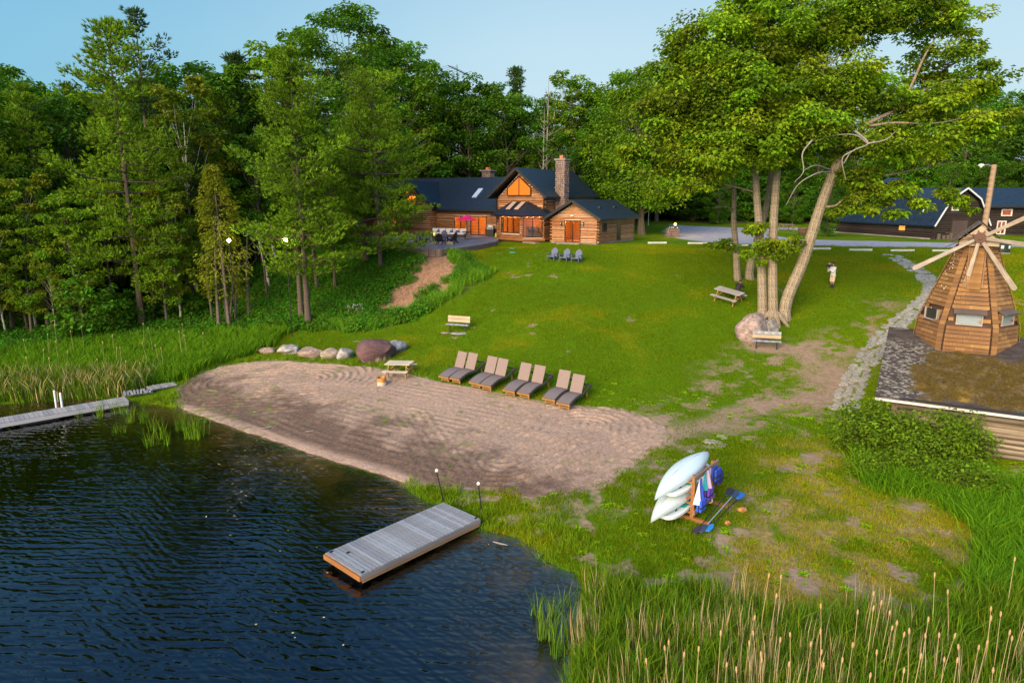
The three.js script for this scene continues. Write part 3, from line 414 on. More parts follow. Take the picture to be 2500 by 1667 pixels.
// behind the house
for (const [px, D, ty, k, w] of [[1080, 98, 190, 4], [1150, 92, 185, 2], [1200, 95, 215, 0], [1240, 92, 230, 4], [1310, 96, 250, 0], [1380, 92, 195, 1], [1430, 96, 215, 5], [1480, 92, 215, 2], [1350, 88, 330, 4], [1460, 86, 300, 0], [1140, 96, 300, 2], [1290, 94, 330, 2], [1520, 94, 240, 4], [1060, 94, 215, 1], [1400, 84, 360, 2], [1210, 94, 350, 4], [960, 96, 120, 0], [900, 96, 140, 2], [1000, 97, 150, 4], [1110, 97, 235, 0]])
  plantPx('broadleaf_tree', decs[k], 18, px, 600, ty, TONE[k] + ' tree in the wood behind the log house', 'tree', TONE[k] + ' ' + BACKWOOD, R0() * 6.28, D);
plantPx('spruce_tree', spruce, 20, 1258, 600, 165, 'pointed spruce above the wood behind the chimneys', 'spruce tree', null, 0, 98);
plantPx('slim_tree', decs[5], 18, 1385, 600, 178, 'open airy tree showing sky through its crown behind the chimney', 'tree', null, 1, 90);
for (const [px, D, ty] of [[1335, 88, 190], [1350, 90, 200], [1325, 86, 260]]) { const p = atD(px, 600, D); p.y = H(p.x, p.z); const hh = atD(px, ty, D).y - p.y, t = thing('dead_tree', 'leafless dead tree standing behind the stone chimney', 'tree', p, R0() * 6, 'dead trees behind the stone chimney'); t.scale.setScalar(hh / 12); mesh('trunk', bareG, deadM, t); }
// the round maple between house and big trees
{ const o = broadleaf(28, { h: 19, rx: 6.8, n: 120, leaves: 200, low: .2, color: [.155, .30, .011], r0: .42, trunk: .2 }); plantPx('maple_tree', o, 19, 1566, 573, 175, 'round maple beside the gravel drive with thick leaning trunk', 'maple tree', null, .2); }
// behind drive and barn, and further east
for (const [px, D, ty, k] of [[1600, 102, 220, 2], [1690, 104, 260, 4], [1780, 108, 300, 0], [1880, 104, 320, 2], [1980, 108, 300, 4], [2070, 104, 330, 0], [2150, 110, 300, 2], [2240, 108, 280, 4], [2330, 106, 270, 0], [2420, 110, 250, 4], [2490, 104, 215, 2], [2560, 100, 200, 0], [2650, 96, 190, 4], [2740, 96, 220, 2], [1640, 112, 300, 4], [1830, 114, 330, 4], [2020, 116, 320, 2], [2200, 118, 300, 0], [2380, 116, 260, 2], [2480, 112, 260, 4], [1930, 98, 420, 4], [2100, 98, 420, 2], [1750, 98, 430, 4], [2300, 100, 400, 4], [2400, 98, 380, 2]])
  plantPx('broadleaf_tree', (D > 100 ? farDecs : decs)[k], 18, px, 600, ty, TONE[k] + ' tree in the wood behind barn and drive', 'tree', TONE[k] + ' ' + EASTWOOD, R0() * 6.28, D);
plantPx('yard_tree', decs[2], 18, 2015, 577, 420, 'tree with brown trunk on the grass island beside the barn', 'tree', null, 1);
for (let k = 0; k < 46; k++) { const x = -130 + k * 5.8 + R0() * 3, z = -122 - R0() * 22, p = V(x, H(x, z), z); treeThing('broadleaf_tree', farDecs[[0, 2, 4, 1][floor(R0() * 4)]], 'tree of the far wood closing the view', 'tree', p, R0() * 6.28, 1 + R0() * .25, 'trees of the far wood'); }
for (let k = 0; k < 16; k++) { const x = -62 - R0() * 60, z = -58 - R0() * 55, p = V(x, H(x, z), z); treeThing('broadleaf_tree', farDecs[[0, 2, 4][floor(R0() * 3)]], 'tree of the far wood closing the view', 'tree', p, R0() * 6.28, 1 + R0() * .2, 'trees of the far wood'); }
// ---------- the big trees on the lawn ----------
{
  const r = rng(77), D0 = 42.7;
  const P = (px, py, dz = 0) => atD(px, py, D0 + dz);
  const wire = (pts) => { const c = new THREE.CatmullRomCurve3(pts); return c.getPoints(pts.length * 5); };
  const taper = (n, a, b) => Array.from({ length: n }, (_, i) => lerp(a, b, pow(i / (n - 1), .8)));
  const foot = G(1888, 786);
  const build = (t, limbs) => { for (const [name, pts, a, b] of limbs) { const w = wire(pts.map((p) => p.clone().sub(t.position))), rr = taper(w.length, a, b); if (name === 'trunk') { rr[0] *= 1.7; rr[1] *= 1.35; rr[2] *= 1.15; } mesh(name, tube(w, rr, name === 'trunk' ? 14 : 7, .35), barkWarm, t); } };
  // crown volumes: pixel, radii in pixels, depth offset, share of leaves
  const crown = (t, vols, seed, color, Dm, size, hang) => {
    const L = new Leaves(), W = [], q = rng(seed);
    for (const [px, py, rx, ry, dz, dens, cs = 1] of vols) {
      const D = Dm + dz, m = D / FPX, n = Math.round(rx * ry * .0053 * dens / cs / cs), c0 = atD(px, py, D), tone0 = .85 + .3 * q();
      const hub = c0.clone().add(V(0, -ry * m * .4, 0));
      for (let k = 0; k < n; k++) {
        const d = rd(q), s = pow(q(), .45), e = V(c0.x + d.x * s * rx * m, c0.y + d.y * s * ry * m, c0.z + d.z * s * rx * m * .9), tone = tone0 * (.55 + .85 * q());
        if (q() > .45) { const md = hub.clone().lerp(e, .55).add(V((q() - .5) * .6, (q() - .5) * .4, (q() - .5) * .6)); W.push(tube([hub.clone().lerp(e, .1), md, e].map((p) => p.clone().sub(t.position)), [.035, .022, .008], 4, .5)); }
        clump(L, q, e.sub(t.position), (.5 + q() * .75) * cs, 150 * cs * (.5 + 1.0 * q()) | 0, size * (.8 + .4 * q()), [color[0] * tone * (1 + (q() - .5) * .4), color[1] * tone, color[2] * tone], .6, hang);
      }
    }
    mesh('crown', L.geo(), leafM, t); mesh('twigs', merge(W), barkGrey, t).userData.kind = 'stuff';
  };
  const t = thing('triple_trunk_tree', 'great three trunked tree behind the pink boulder on the lawn', 'tree', foot);
  build(t, [
    ['trunk', [P(1862, 790, 0), P(1862, 740, 0), P(1858, 610, .1), P(1848, 478, .3), P(1842, 360, .6), P(1832, 200, .8), P(1836, 60, .6)], .35, .11],
    ['trunk', [P(1890, 794, -.3), P(1888, 746, -.3), P(1888, 574, -.2), P(1897, 430, -.2), P(1901, 373, -.2), P(1912, 220, 0), P(1920, 60, .2)], .36, .11],
    ['trunk', [P(1912, 792, -.2), P(1922, 732, -.2), P(1962, 636, -.3), P(2000, 517, -.5), P(2034, 425, -.6), P(2055, 380, -.6)], .40, .26],
    ['limb', [P(2055, 385, -.6), P(2110, 310, -.5), P(2196, 258, -.2), P(2262, 130, .2), P(2300, 70, .4)], .2, .03],
    ['limb', [P(2040, 435, -.6), P(2080, 438, -.8), P(2140, 432, -1), P(2230, 415, -1.2), P(2330, 395, -1.2)], .14, .02],
    ['limb', [P(2050, 395, -.6), P(2065, 300, .4), P(2050, 200, 1), P(2090, 100, 1.4)], .17, .03],
    ['limb', [P(2012, 505, -.6), P(2040, 502, -.9), P(2060, 488, -1.2), P(2090, 485, -1.4), P(2160, 470, -1.6)], .09, .015],
    ['limb', [P(1899, 400, -.2), P(1920, 392, -.6), P(1940, 378, -.9), P(1990, 340, -1.3)], .12, .02],
    ['limb', [P(1843, 380, .6), P(1800, 330, .2), P(1740, 270, 0), P(1660, 190, -.4)], .11, .02],
    ['limb', [P(1835, 260, .7), P(1770, 180, .9), P(1740, 90, 1)], .10, .02],
    ['limb', [P(1848, 470, .3), P(1790, 455, -.4), P(1710, 440, -1), P(1650, 460, -1.4)], .08, .015],
    ['limb', [P(1912, 220, 0), P(1985, 180, -.8), P(2060, 130, -1.5)], .09, .02],
    ['limb', [P(2110, 310, -.5), P(2180, 300, -1.8), P(2290, 300, -2.6), P(2420, 270, -3)], .1, .02],
    ['limb', [P(2196, 258, -.2), P(2300, 200, 0), P(2400, 190, .5)], .08, .02],
  ]);
  crown(t, [[1770, 130, 130, 95, .4, 1.0], [1890, 60, 150, 85, .8, 1.0], [2030, 55, 130, 75, .8, .9], [2170, 45, 110, 60, 1.2, .6, .8], [2300, 150, 95, 60, 1.2, .5, .8], [2330, 50, 70, 45, .2, .7, .75], [2240, 5, 90, 40, .3, .8, .8], [1670, 140, 70, 80, .2, .9, .9], [2395, 195, 60, 42, .4, .8, .75], [1700, 255, 115, 85, -.6, 1.0], [1840, 235, 135, 105, -1, 1.1], [1980, 190, 120, 100, .2, .9], [2120, 220, 130, 60, 1.2, .65, .85], [2270, 270, 125, 48, -.6, 1.1], [1650, 365, 95, 70, -1, .7, .9], [1790, 365, 120, 72, -1.5, 1.2], [1930, 320, 115, 70, -1.8, 1.1], [2080, 345, 105, 45, -1.6, .9], [2205, 350, 120, 45, -1.6, 1.0, .9], [2100, 425, 44, 18, -1.2, .9, .55], [2062, 512, 24, 14, -1.2, .9, .42], [2110, 448, 32, 16, -1.4, 1, .5], [2150, 478, 42, 22, -1.5, 1.1, .55], [2205, 462, 36, 18, -1.6, 1, .5], [2238, 500, 24, 13, -1.6, 1, .45], [2128, 512, 28, 14, -1.5, 1, .45], [2090, 480, 18, 12, -1.4, .8, .4], [2180, 520, 16, 10, -1.5, .9, .4], [2312, 468, 26, 9, -1.4, .9, .4], [2346, 490, 24, 11, -1.4, .9, .4], [2372, 512, 12, 8, -1.4, .9, .35], [1690, 455, 70, 34, -1.4, .6, .7], [2400, 300, 70, 34, -2, .9, .8], [1838, 556, 22, 16, -.4, .9, .38], [1868, 600, 24, 18, -.6, .9, .38], [1834, 614, 13, 13, -.5, .8, .35], [1915, 602, 26, 14, -.7, .8, .38], [1950, 584, 12, 9, -.7, .8, .35], [1898, 628, 14, 9, -.7, .8, .35], [1860, 640, 9, 9, -.6, .8, .3], [1560, 330, 60, 70, -1, .5]].map((v) => [...v]), 78, [.215, .345, .010], D0, .24, .5);
  // dead grey limb hanging in front
  const dl = [[P(2090, 320, -3.6), P(2120, 350, -4.3), P(2080, 370, -4.4), P(2060, 400, -4.4), P(2030, 420, -1.2)], [P(2120, 350, -4.3), P(2165, 340, -4.4), P(2190, 318, -4.4)], [P(2080, 370, -4.4), P(2058, 385, -4.5), P(2066, 440, -4.6)], [P(2030, 420, -1.4), P(1990, 425, -4), P(1950, 450, -4.3), P(1920, 500, -4.5)], [P(1985, 340, -4), P(1960, 375, -4.2), P(1962, 420, -4.3), P(1940, 445, -4.3)], [P(2030, 415, -1.4), P(1985, 405, -4), P(1960, 418, -4.3)], [P(2120, 350, -4.3), P(2090, 330, -4.3), P(2040, 330, -4.2), P(1985, 345, -4)]];
  dl.forEach((pts) => { const w = wire(pts.map((p) => p.clone().sub(t.position))); mesh('dead_branch', tube(w, taper(w.length, .055, .012), 6, .4), deadM, t); });
  // root flare
  for (const [px, py] of [[1845, 792], [1875, 800], [1905, 802], [1928, 798], [1850, 784]]) { const g = G(px, py).sub(t.position), c = V(lerp(g.x, 0, .8), .55, lerp(g.z, 0, .8)); mesh('root', tube([c, g.clone().lerp(c, .5).add(V(0, .02, 0)), g.add(V(0, -.08, 0))], [.22, .16, .07], 8, .35), barkWarm, t); }

  const f2 = G(1815, 684), D1 = -f2.z, Q = (px, py, dz = 0) => atD(px, py, D1 + dz), u = thing('twin_trunk_tree', 'twin trunked tree behind the picnic table on the lawn', 'tree', f2);
  build(u, [['trunk', [Q(1803, 694), Q(1800, 668), Q(1797, 601), Q(1792, 540), Q(1793, 470, .2), Q(1785, 380, .4), Q(1770, 260, .6), Q(1760, 150, .6)], .30, .08], ['trunk', [Q(1834, 696, .3), Q(1830, 668, .3), Q(1842, 610, .4), Q(1868, 520, .6), Q(1880, 440, 1), Q(1885, 330, 1.2), Q(1900, 200, 1.4)], .38, .09], ['limb', [Q(1792, 515), Q(1775, 505, -.4), Q(1740, 508, -.8)], .1, .02], ['limb', [Q(1790, 470, .2), Q(1740, 445, 0), Q(1660, 455, -.4), Q(1600, 470, -.6)], .09, .02]]);
  crown(u, [[1680, 415, 100, 45, 0, .7, .8], [1600, 390, 75, 55, .4, .7, .8], [1760, 330, 120, 90, 1.2, .9], [1880, 260, 130, 100, 1.6, .8], [1700, 240, 100, 90, 1.2, .7], [1610, 480, 45, 22, 0, .6, .6], [1800, 130, 110, 70, 1.2, .7], [1950, 380, 100, 60, 2, .8], [1780, 600, 26, 14, -.3, .6, .4], [1740, 600, 16, 12, -.4, .5, .4]], 79, [.175, .31, .010], D1, .25, .5);
  // trees just outside the frame or behind the windmill whose leaves reach in
  const f3 = V(58, H(58, -66), -66); treeThing('broadleaf_tree', decs[4], 'tall tree at the edge of the barn yard beyond the windmill', 'tree', f3, 1.3, .75, null);
}
// ---------- grasses ----------
function bladePatch(seed, size, n, h, w, cols, bend = .4, tipc) { // one square of blades, centred, on y = 0
  const r = rng(seed), L = new Leaves();
  for (let i = 0; i < n; i++) {
    const x = (r() - .5) * size, z = (r() - .5) * size, hh = h * (.45 + .75 * r()), a = r() * 2 * PI, lx = cos(a) * bend * hh * r(), lz = sin(a) * bend * hh * r(), b = r() * PI, c = vary(cols[floor(r() * cols.length)], r, .45), ww = w * (.6 + .7 * r());
    const s = V(cos(b) * ww / 2, 0, sin(b) * ww / 2);
    if (h > .3) L.blade(V(x, -.05, z), V(x + lx * .4, hh * .62, z + lz * .4), V(x + lx * 1.15, hh, z + lz * 1.15), s, c, tipc || c); else L.tri(V(x, -.01, z), V(x + lx, hh, z + lz), s, c);
  }
  return L.geo();
}
function scatter(name, label, geo, m, list) { // list of [x, z, scale, [r,g,b]]
  const I = new THREE.InstancedMesh(geo, m, list.length), q = new THREE.Quaternion(), q2 = new THREE.Quaternion(), M4 = new THREE.Matrix4(), c = new THREE.Color();
  list.forEach(([x, z, s, k, sy], i) => { q.setFromUnitVectors(V(0, 1, 0), sy ? V(0, 1, 0) : slopeN(x, z)); q2.setFromAxisAngle(V(0, 1, 0), hsh(i, 7) * 6.283); M4.compose(V(x, H(x, z), z), q.multiply(q2), V(s, s * (sy || 1), s)); I.setMatrixAt(i, M4); I.setColorAt(i, c.setRGB(...(k || [1, 1, 1]))); });
  I.name = numbered(name); I.userData.label = label; I.castShadow = I.receiveShadow = true; scene.add(I); return stuff(I);
}
const boardXZ = polyG([[300, 972], [365, 957], [428, 938]]), noGrass = []; // [x, z, r] kept clear of blades
{
  const r = rng(99), near = [], far = [], rough = [];
  const tintAt = (x, z) => { const big = fbm(x * .09 + 3, z * .09 + 8, 3), yel = fbm(x * .3 + 50, z * .3, 4), y = sstep(.52, .72, yel) * .8, b = sstep(.35, .65, big); return [lerp(lerp(.85, 1.15, b), 1.7, y), lerp(lerp(.85, 1.05, b), 1.1, y), 1]; };
  const ok = (x, z, c) => !(x < 0 && inPoly(patioXZ, x, z)) && c.sand < .35 && c.grav < .25 && c.lit < .5 && c.mul < .3 && shore(x, z) > .02 && dPath(x, z) > .75;
  for (let z = -27; z < -12; z += .42) for (let x = -4; x < 17; x += .42) { const X = x + r() * .3, Z = z + r() * .3, c = cover(X, Z); if (!ok(X, Z, c) || r() < c.soil * .95) continue; const d = sDry(X, Z) > -1 ? c.straw : 0; if (r() < d * .4) continue; near.push([X, Z, .85 + r() * .5, mixc(tintAt(X, Z), [2.3, 1.35, 2.6], d * .8)]); }
  for (let z = -66; z < -26; z += .8) for (let x = -24; x < 50; x += .8) { if (abs(x) > -z * .78 + 3) continue; const X = x + r() * .6, Z = z + r() * .6, c = cover(X, Z); if (!ok(X, Z, c) || r() < c.soil * .9) continue; far.push([X, Z, .9 + r() * .4, tintAt(X, Z)]); }
  const GC = [[.09, .185, .003], [.125, .215, .003], [.07, .155, .003], [.165, .215, .005]];
  scatter('lawn_grass', 'short green turf of the foreground bank', bladePatch(1, .62, 210, .1, .016, GC, .9), grassM, near);
  scatter('lawn_grass', 'short mown turf of the sloping lawn', bladePatch(2, 1.15, 330, .07, .022, GC, .9), grassM, far);
  const weeds = []; for (let k = 0; k < 1500; k++) { const x = -4 + r() * 24, z = -34 + r() * 20, c = cover(x, z); if (abs(x) > -z * .8 || c.sand > .4 || shore(x, z) < .3 || c.grav > .2 || dPath(x, z) < .7) continue; if (fbm(x * .6 + 60, z * .6, 3) < .5) continue; weeds.push([x, z, .5 + r() * .9, vary([1.15, 1.15, 1], r, .4)]); }
  { const L = new Leaves(), q = rng(44); for (let i = 0; i < 26; i++) { const a = q() * 6.28, d = .02 + q() * .1; L.leaf(V(cos(a) * d * .4, .02, sin(a) * d * .4), V(cos(a), .5 * q(), sin(a)).normalize(), V(0, 1, 0), .07 + q() * .05, .04, vary([.13, .25, .005], q, .4)); } scatter('lawn_weeds', 'bright broad leaved weeds dotted over the worn bank', L.geo(), grassM, weeds); }
  // tufts of longer grass round the beach edge, rocks and bank
  const edge = []; for (let k = 0; k < 9000; k++) { const x = -22 + r() * 34, z = -46 + r() * 32, b = sBeach(x, z), s = shore(x, z); if (abs(x) > -z * .8 || s < .05 || segDist(boardXZ, x, z, false) < .8) continue; const eb = b > -.75 && b < .12 && z < -31 && x < -5, es = s < 1.3 && b < -.1 && z > -27; if (eb || es || (b < -.2 && s < .8 && x < -14)) { if (r() < .6) edge.push([x, z, .7 + r() * .7, [1, 1.05, 1]]); } }
  scatter('edge_grass', 'longer tufted grass along shore and beach edge', bladePatch(3, .5, 60, .26, .016, [[.10, .19, .007], [.15, .24, .009]], .8), grassM, edge);
  const tuft = []; for (let k = 0; k < 60; k++) { const x = -14 + r() * 20, z = -38 + r() * 14; if (sBeach(x, z) > .4 && fbm(x * .4 + 30, z * .4, 2) > .5) tuft.push([x, z, .35 + r() * .45, [1, 1, 1]]); }
  scatter('beach_weed', 'small green weeds sprouting from the sand', bladePatch(4, .3, 40, .16, .02, [[.12, .20, .02]], 1), grassM, tuft);
}
{ // tall meadow of the left bank, and the deep grass on the right
  const r = rng(101), tall = [], reed = [], front = [], right = [], deadr = [];
  const GC = [[.08, .205, .006], [.115, .245, .007], [.06, .16, .006]], RC = [[.085, .195, .008], [.068, .16, .007], [.13, .205, .012]];
  const meadow = polyG([[-200, 905], [60, 860], [300, 835], [480, 825], [620, 815], [700, 812], [640, 852], [560, 880], [470, 905], [425, 940], [400, 958], [300, 968], [0, 987], [-250, 995]]);
  for (let k = 0; k < 5200; k++) { const x = -48 + r() * 40, z = -52 + r() * 20; if (!inPoly(meadow, x, z)) continue; const s = shore(x, z); if (s < .1 || segDist(boardXZ, x, z, false) < .75) continue; if (s < 3.2 && x < -20.5) reed.push([x, z, .8 + r() * .6, vary([1.05, 1, 1], r, .3)]); else tall.push([x, z, .75 + r() * .6, vary([1, 1, 1], r, .35)]); }
  scatter('meadow_grass', 'deep green tall grass on the left shore', bladePatch(11, .8, 110, .62, .028, GC, .9), grassM, tall);
  scatter('reeds', 'pale green reeds along the left water edge', bladePatch(12, .8, 60, .85, .028, [...RC, [.38, .31, .16]], .45), grassM, reed);
  const bankR = polyG([[1440, 1400], [1560, 1440], [1700, 1440], [1800, 1470], [1960, 1520], [2150, 1500], [2290, 1490], [2390, 1440], [2400, 1340], [2380, 1290], [2270, 1220], [2120, 1190], [2090, 1110], [2200, 1120], [2500, 1190], [2700, 1200]]); bankR.push([14, -6], [1, -8], [1.1, -12]);
  for (let k = 0; k < 5200; k++) { const x = 0 + r() * 22, z = -27 + r() * 19; if (!inPoly(bankR, x, z) || shore(x, z) < -.45 || abs(x) > -z * .85 + 1.5) continue; const e = segDist(bankR, x, z); if (e < .15 && r() < .5) continue; const fr = z > -18.2 - (x < 6 ? .6 : 0) && (x < 9.5 || z > -15.6); if (fr) front.push([x, z, (.5 + r() * .65) * sstep(-.2, 1.0, e + .45), vary([1, 1, 1], r, .3)]); else right.push([x, z, .6 + r() * .6, vary([.95, 1, 1], r, .3)]); }
  scatter('reeds', 'fresh green reeds of the near bank', bladePatch(13, .7, 54, .85, .024, RC, .6), grassM, front);
  scatter('meadow_grass', 'deep grass beside the windmill shed', bladePatch(14, .8, 120, .6, .026, GC, 1.0), grassM, right);
  for (let k = 0; k < 260; k++) { const x = 1.5 + r() * 13, z = -16.8 + r() * 6; if (!inPoly(bankR, x, z) || shore(x, z) < -.2) continue; const w = fbm(x * .8 + 8, z * .8, 2); if (w > .48) deadr.push([x, z, .7 + r() * .5, [1, 1, 1]]); }
  scatter('dry_reeds', 'straw coloured dead reeds of the near bank', bladePatch(15, .6, 16, 1.1, .016, [[.42, .33, .18], [.36, .26, .13]], .14), grassM, deadr);
  // cattails with pale seed heads, one by one
  const stalkM = mat([.42, .33, .17], .9), headM = mat([.52, .34, .17], 1, { bumpMap: speckBump, bumpScale: .01 });
  const mk = (h, seed, label, group, p) => { const q = rng(seed), t = thing('cattail', label, 'cattail', p, q() * 6.28, group), b = (q() - .5) * .22 * h; mesh('stalk', tube([V(0, -.05, 0), V(b * .3, h * .5, 0), V(b, h, 0)], [.009, .007, .005], 5), stalkM, t); const pts = []; for (let i = 0; i <= 8; i++) { const y = i / 8; pts.push(new THREE.Vector2(max(.002, .021 * pow(sin(PI * clamp(y * .94 + .05)), .55) * (1 + .22 * sin(i * 2.3 + seed))), y * .14)); } const hd = mesh('seed_head', new THREE.LatheGeometry(pts, 7), headM, t); hd.position.set(b, h - .02, 0); hd.rotation.z = -b * .8; return t; };
  const CA = [[1868, 1405], [1910, 1400], [1888, 1445], [1830, 1490], [1762, 1540], [1628, 1545], [1640, 1555], [1708, 1565], [1862, 1540], [2020, 1480], [2018, 1545], [2097, 1490], [2126, 1445], [2132, 1490], [2142, 1470], [2165, 1490], [2170, 1515], [2188, 1520], [2198, 1540], [2237, 1545], [2295, 1415], [2334, 1450], [2478, 1375], [2430, 1480], [2450, 1500], [2420, 1510], [2490, 1500], [2365, 1585], [2385, 1580], [2280, 1555], [2298, 1552], [2315, 1540], [1980, 1560], [1990, 1580], [1945, 1530], [1675, 1580], [1870, 1590], [1877, 1600], [1905, 1550], [1820, 1630], [2150, 1590], [2205, 1640], [2240, 1600], [2340, 1610], [2435, 1630], [2470, 1560], [2400, 1560], [1775, 1590], [1850, 1560], [2050, 1600], [2080, 1560], [2010, 1620], [2120, 1640], [2265, 1520], [2460, 1540], [2310, 1600], [1930, 1610], [1600, 1600]];
  CA.forEach(([px, py], i) => { const h = 1.35 + r() * .45; let p = onH(px, py, .4 + h); p = V(p.x, max(H(p.x, p.z), .0), p.z); mk(h, 300 + i, 'cattail stalk with fluffy tan seed head in the near reeds', 'cattails of the near bank', p); });
  for (let k = 0; k < 34; k++) { let x, z; do { x = -36 + r() * 17; z = -44 + r() * 9; } while (!inPoly(meadow, x, z) || shore(x, z) < .1); mk(1.3 + r() * .6, 500 + k, 'cattail stalk with pale seed head on the left bank', 'cattails of the left bank', V(x, H(x, z), z)); }
  // clumps standing in the water
  const cg = [bladePatch(21, .28, 26, .95, .022, RC, .45), bladePatch(22, .34, 34, 1.15, .024, RC, .5), bladePatch(23, .22, 16, .7, .02, RC, .4)];
  for (const [px, py, k, s] of [[282, 1010, 0, 1], [300, 1012, 0, 1], [316, 1032, 1, .9], [292, 1054, 2, 1], [304, 1056, 2, 1], [281, 1058, 2, .9], [348, 1032, 0, .8], [375, 1050, 1, 1.05], [362, 1088, 1, .9], [392, 1070, 1, .9], [408, 1085, 0, 1], [350, 1020, 0, .9], [436, 1050, 0, .9], [450, 1050, 0, 1], [462, 1070, 1, 1], [482, 1070, 1, 1.05], [496, 1062, 0, 1], [380, 1086, 2, .7], [242, 1018, 1, .9], [190, 1020, 2, .9], [214, 1005, 2, .8], [1308, 1500, 0, 1], [1335, 1555, 1, .9], [1352, 1560, 0, .9], [1362, 1600, 0, 1], [1350, 1500, 0, .8], [1316, 1560, 2, .8], [1380, 1480, 1, .8], [1395, 1560, 1, 1]]) { const p = onH(px, py, 0); p.y = -.25; const t = thing('reed_clump', px < 1000 ? 'clump of green reeds standing in the water by the beach' : 'reed clump standing in the water off the near bank', 'reeds', p, r() * 6.28, px < 1000 ? 'reed clumps in the water by the beach' : 'reed clumps off the near bank'); t.scale.setScalar(s * (.9 + .3 * r())); mesh('blades', cg[k], grassM, t).userData.kind = 'stuff'; }
}
{ // leafy undergrowth of the slope and the wood
  const r = rng(131), bush = (seed, n, rad, hgt, size, color) => { const L = new Leaves(), q = rng(seed); for (let k = 0; k < n; k++) { const a = q() * 6.28, d = rad * sqrt(q()), o = V(cos(a) * d, hgt * (.15 + .85 * q()) * (1 - .5 * pow(d / rad, 2)), sin(a) * d); clump(L, q, o, .2 + .2 * q(), 16, size, color.map((c) => c * (.7 + .6 * q())), .7, .3); } return L.geo(); };
  const low = [], shrub = [], tallu = [];
  for (let k = 0; k < 5200; k++) { const x = -46 + r() * 52, z = -70 + r() * 28; const w = sWoods(x, z); if (inPoly(patioXZ, x, z) || w < -.1 || sMulch(x, z) > -.2 + (r() < .22 ? 2 : 0) || shore(x, z) < 1 || x > -1 && z > -60) continue; const dens = fbm(x * .35 + 3, z * .35 + 5, 3); const open = x > -24 && z > -57 ? .50 : .40; if (dens < open && r() < .75) continue; low.push([x, z, .6 + r() * .8, vary([.8, .95, 1], r, .4)]); }
  for (let k = 0; k < 900; k++) { const x = -130 + r() * 260, z = -120 + r() * 76; if (sWoods(x, z) < 1.5 || shore(x, z) < 3 || (x > -24 && x < 2 && z > -64)) continue; if (x > -20 && x < 20 && z > -86) continue; (r() < .5 ? shrub : tallu).push([x, z, .8 + r() * .9, vary([.9, .95, 1], r, .3), 1]); }
  for (let k = 0; k < 420; k++) { const x = -60 + r() * 150, z = -106 - r() * 26; tallu.push([x, z, 1.2 + r() * 1.2, vary([.8, .9, 1], r, .3), 1]); }
  scatter('ground_cover', 'low leafy green cover on the wooded slope', bush(61, 34, .75, .55, .13, [.085, .215, .008]), leafM, low);
  scatter('undergrowth', 'leafy saplings under the trees', bush(62, 70, 1.3, 2.3, .2, [.11, .26, .009]), leafM, shrub);
  scatter('undergrowth', 'tall dark undergrowth inside the woods', bush(63, 110, 1.9, 4.2, .28, [.095, .225, .010]), leafM, tallu);
  const gr = []; for (let k = 0; k < 900; k++) { const x = -14 + r() * 14, z = -58 + r() * 14, w = sWoods(x, z); if (!inPoly(patioXZ, x, z) && w > -.4 && w < 1.2 && z > -57) gr.push([x, z, .6 + r() * .7, [1, 1.1, 1]]); }
  scatter('meadow_grass', 'bright long grass edging the wooded slope', bladePatch(64, .7, 90, .55, .026, [[.10, .23, .012], [.14, .26, .016]], .9), grassM, gr);
}
// ---------- buildings ----------
const shingleTex = greyTex(256, 256, (x, y) => { const row = floor(y / 16), s = (x + (row % 2) * 13) % 26; const joint = (y % 16) < 2 || s < 2 ? .62 : 1; return joint * (.72 + .28 * hsh(floor((x + (row % 2) * 13) / 26), row) + .1 * (hsh(x, y) - .5)); });
const shingleBump = greyTex(256, 256, (x, y) => (y % 16) / 16 * .8 + .2 * hsh(x, y), [1, 1], true);
const roofM = mat([.013, .030, .052], .5, { map: rep(shingleTex, .45, .45), bumpMap: rep(shingleBump, .45, .45), bumpScale: .02 });
const roofEdgeM = mat([.015, .017, .02], .6), trimBlack = mat([.012, .012, .013], .4), trimWhite = mat([.72, .74, .76], .6);
const glassM = new THREE.MeshPhysicalMaterial({ color: col(1, 1, 1), roughness: .02, transmission: 1, thickness: 0, ior: 1.5 });
const logHues = [[.58, .25, .085], [.50, .21, .07], [.66, .31, .12], [.45, .18, .06]].map((c) => wood(c, .6, [1, .3], .01));
const logDeep = logHues;
const barnLogs = [[.050, .034, .030], [.040, .028, .026], [.062, .043, .036]].map((c) => wood(c, .85, [1, .3], .012));
const greyLogs = [[.44, .35, .25], [.37, .29, .20], [.50, .41, .30]].map((c) => wood(c, .85, [1, .3], .012));
const chinkM = mat([.74, .62, .50], .9), chinkDark = mat([.30, .24, .19], .95), innerM = wood([.55, .32, .14], .7), stoneM = stone([.36, .29, .26], [1, 1], .04);
const unitLog = new THREE.CylinderGeometry(1, 1, 1, 9).rotateZ(PI / 2);
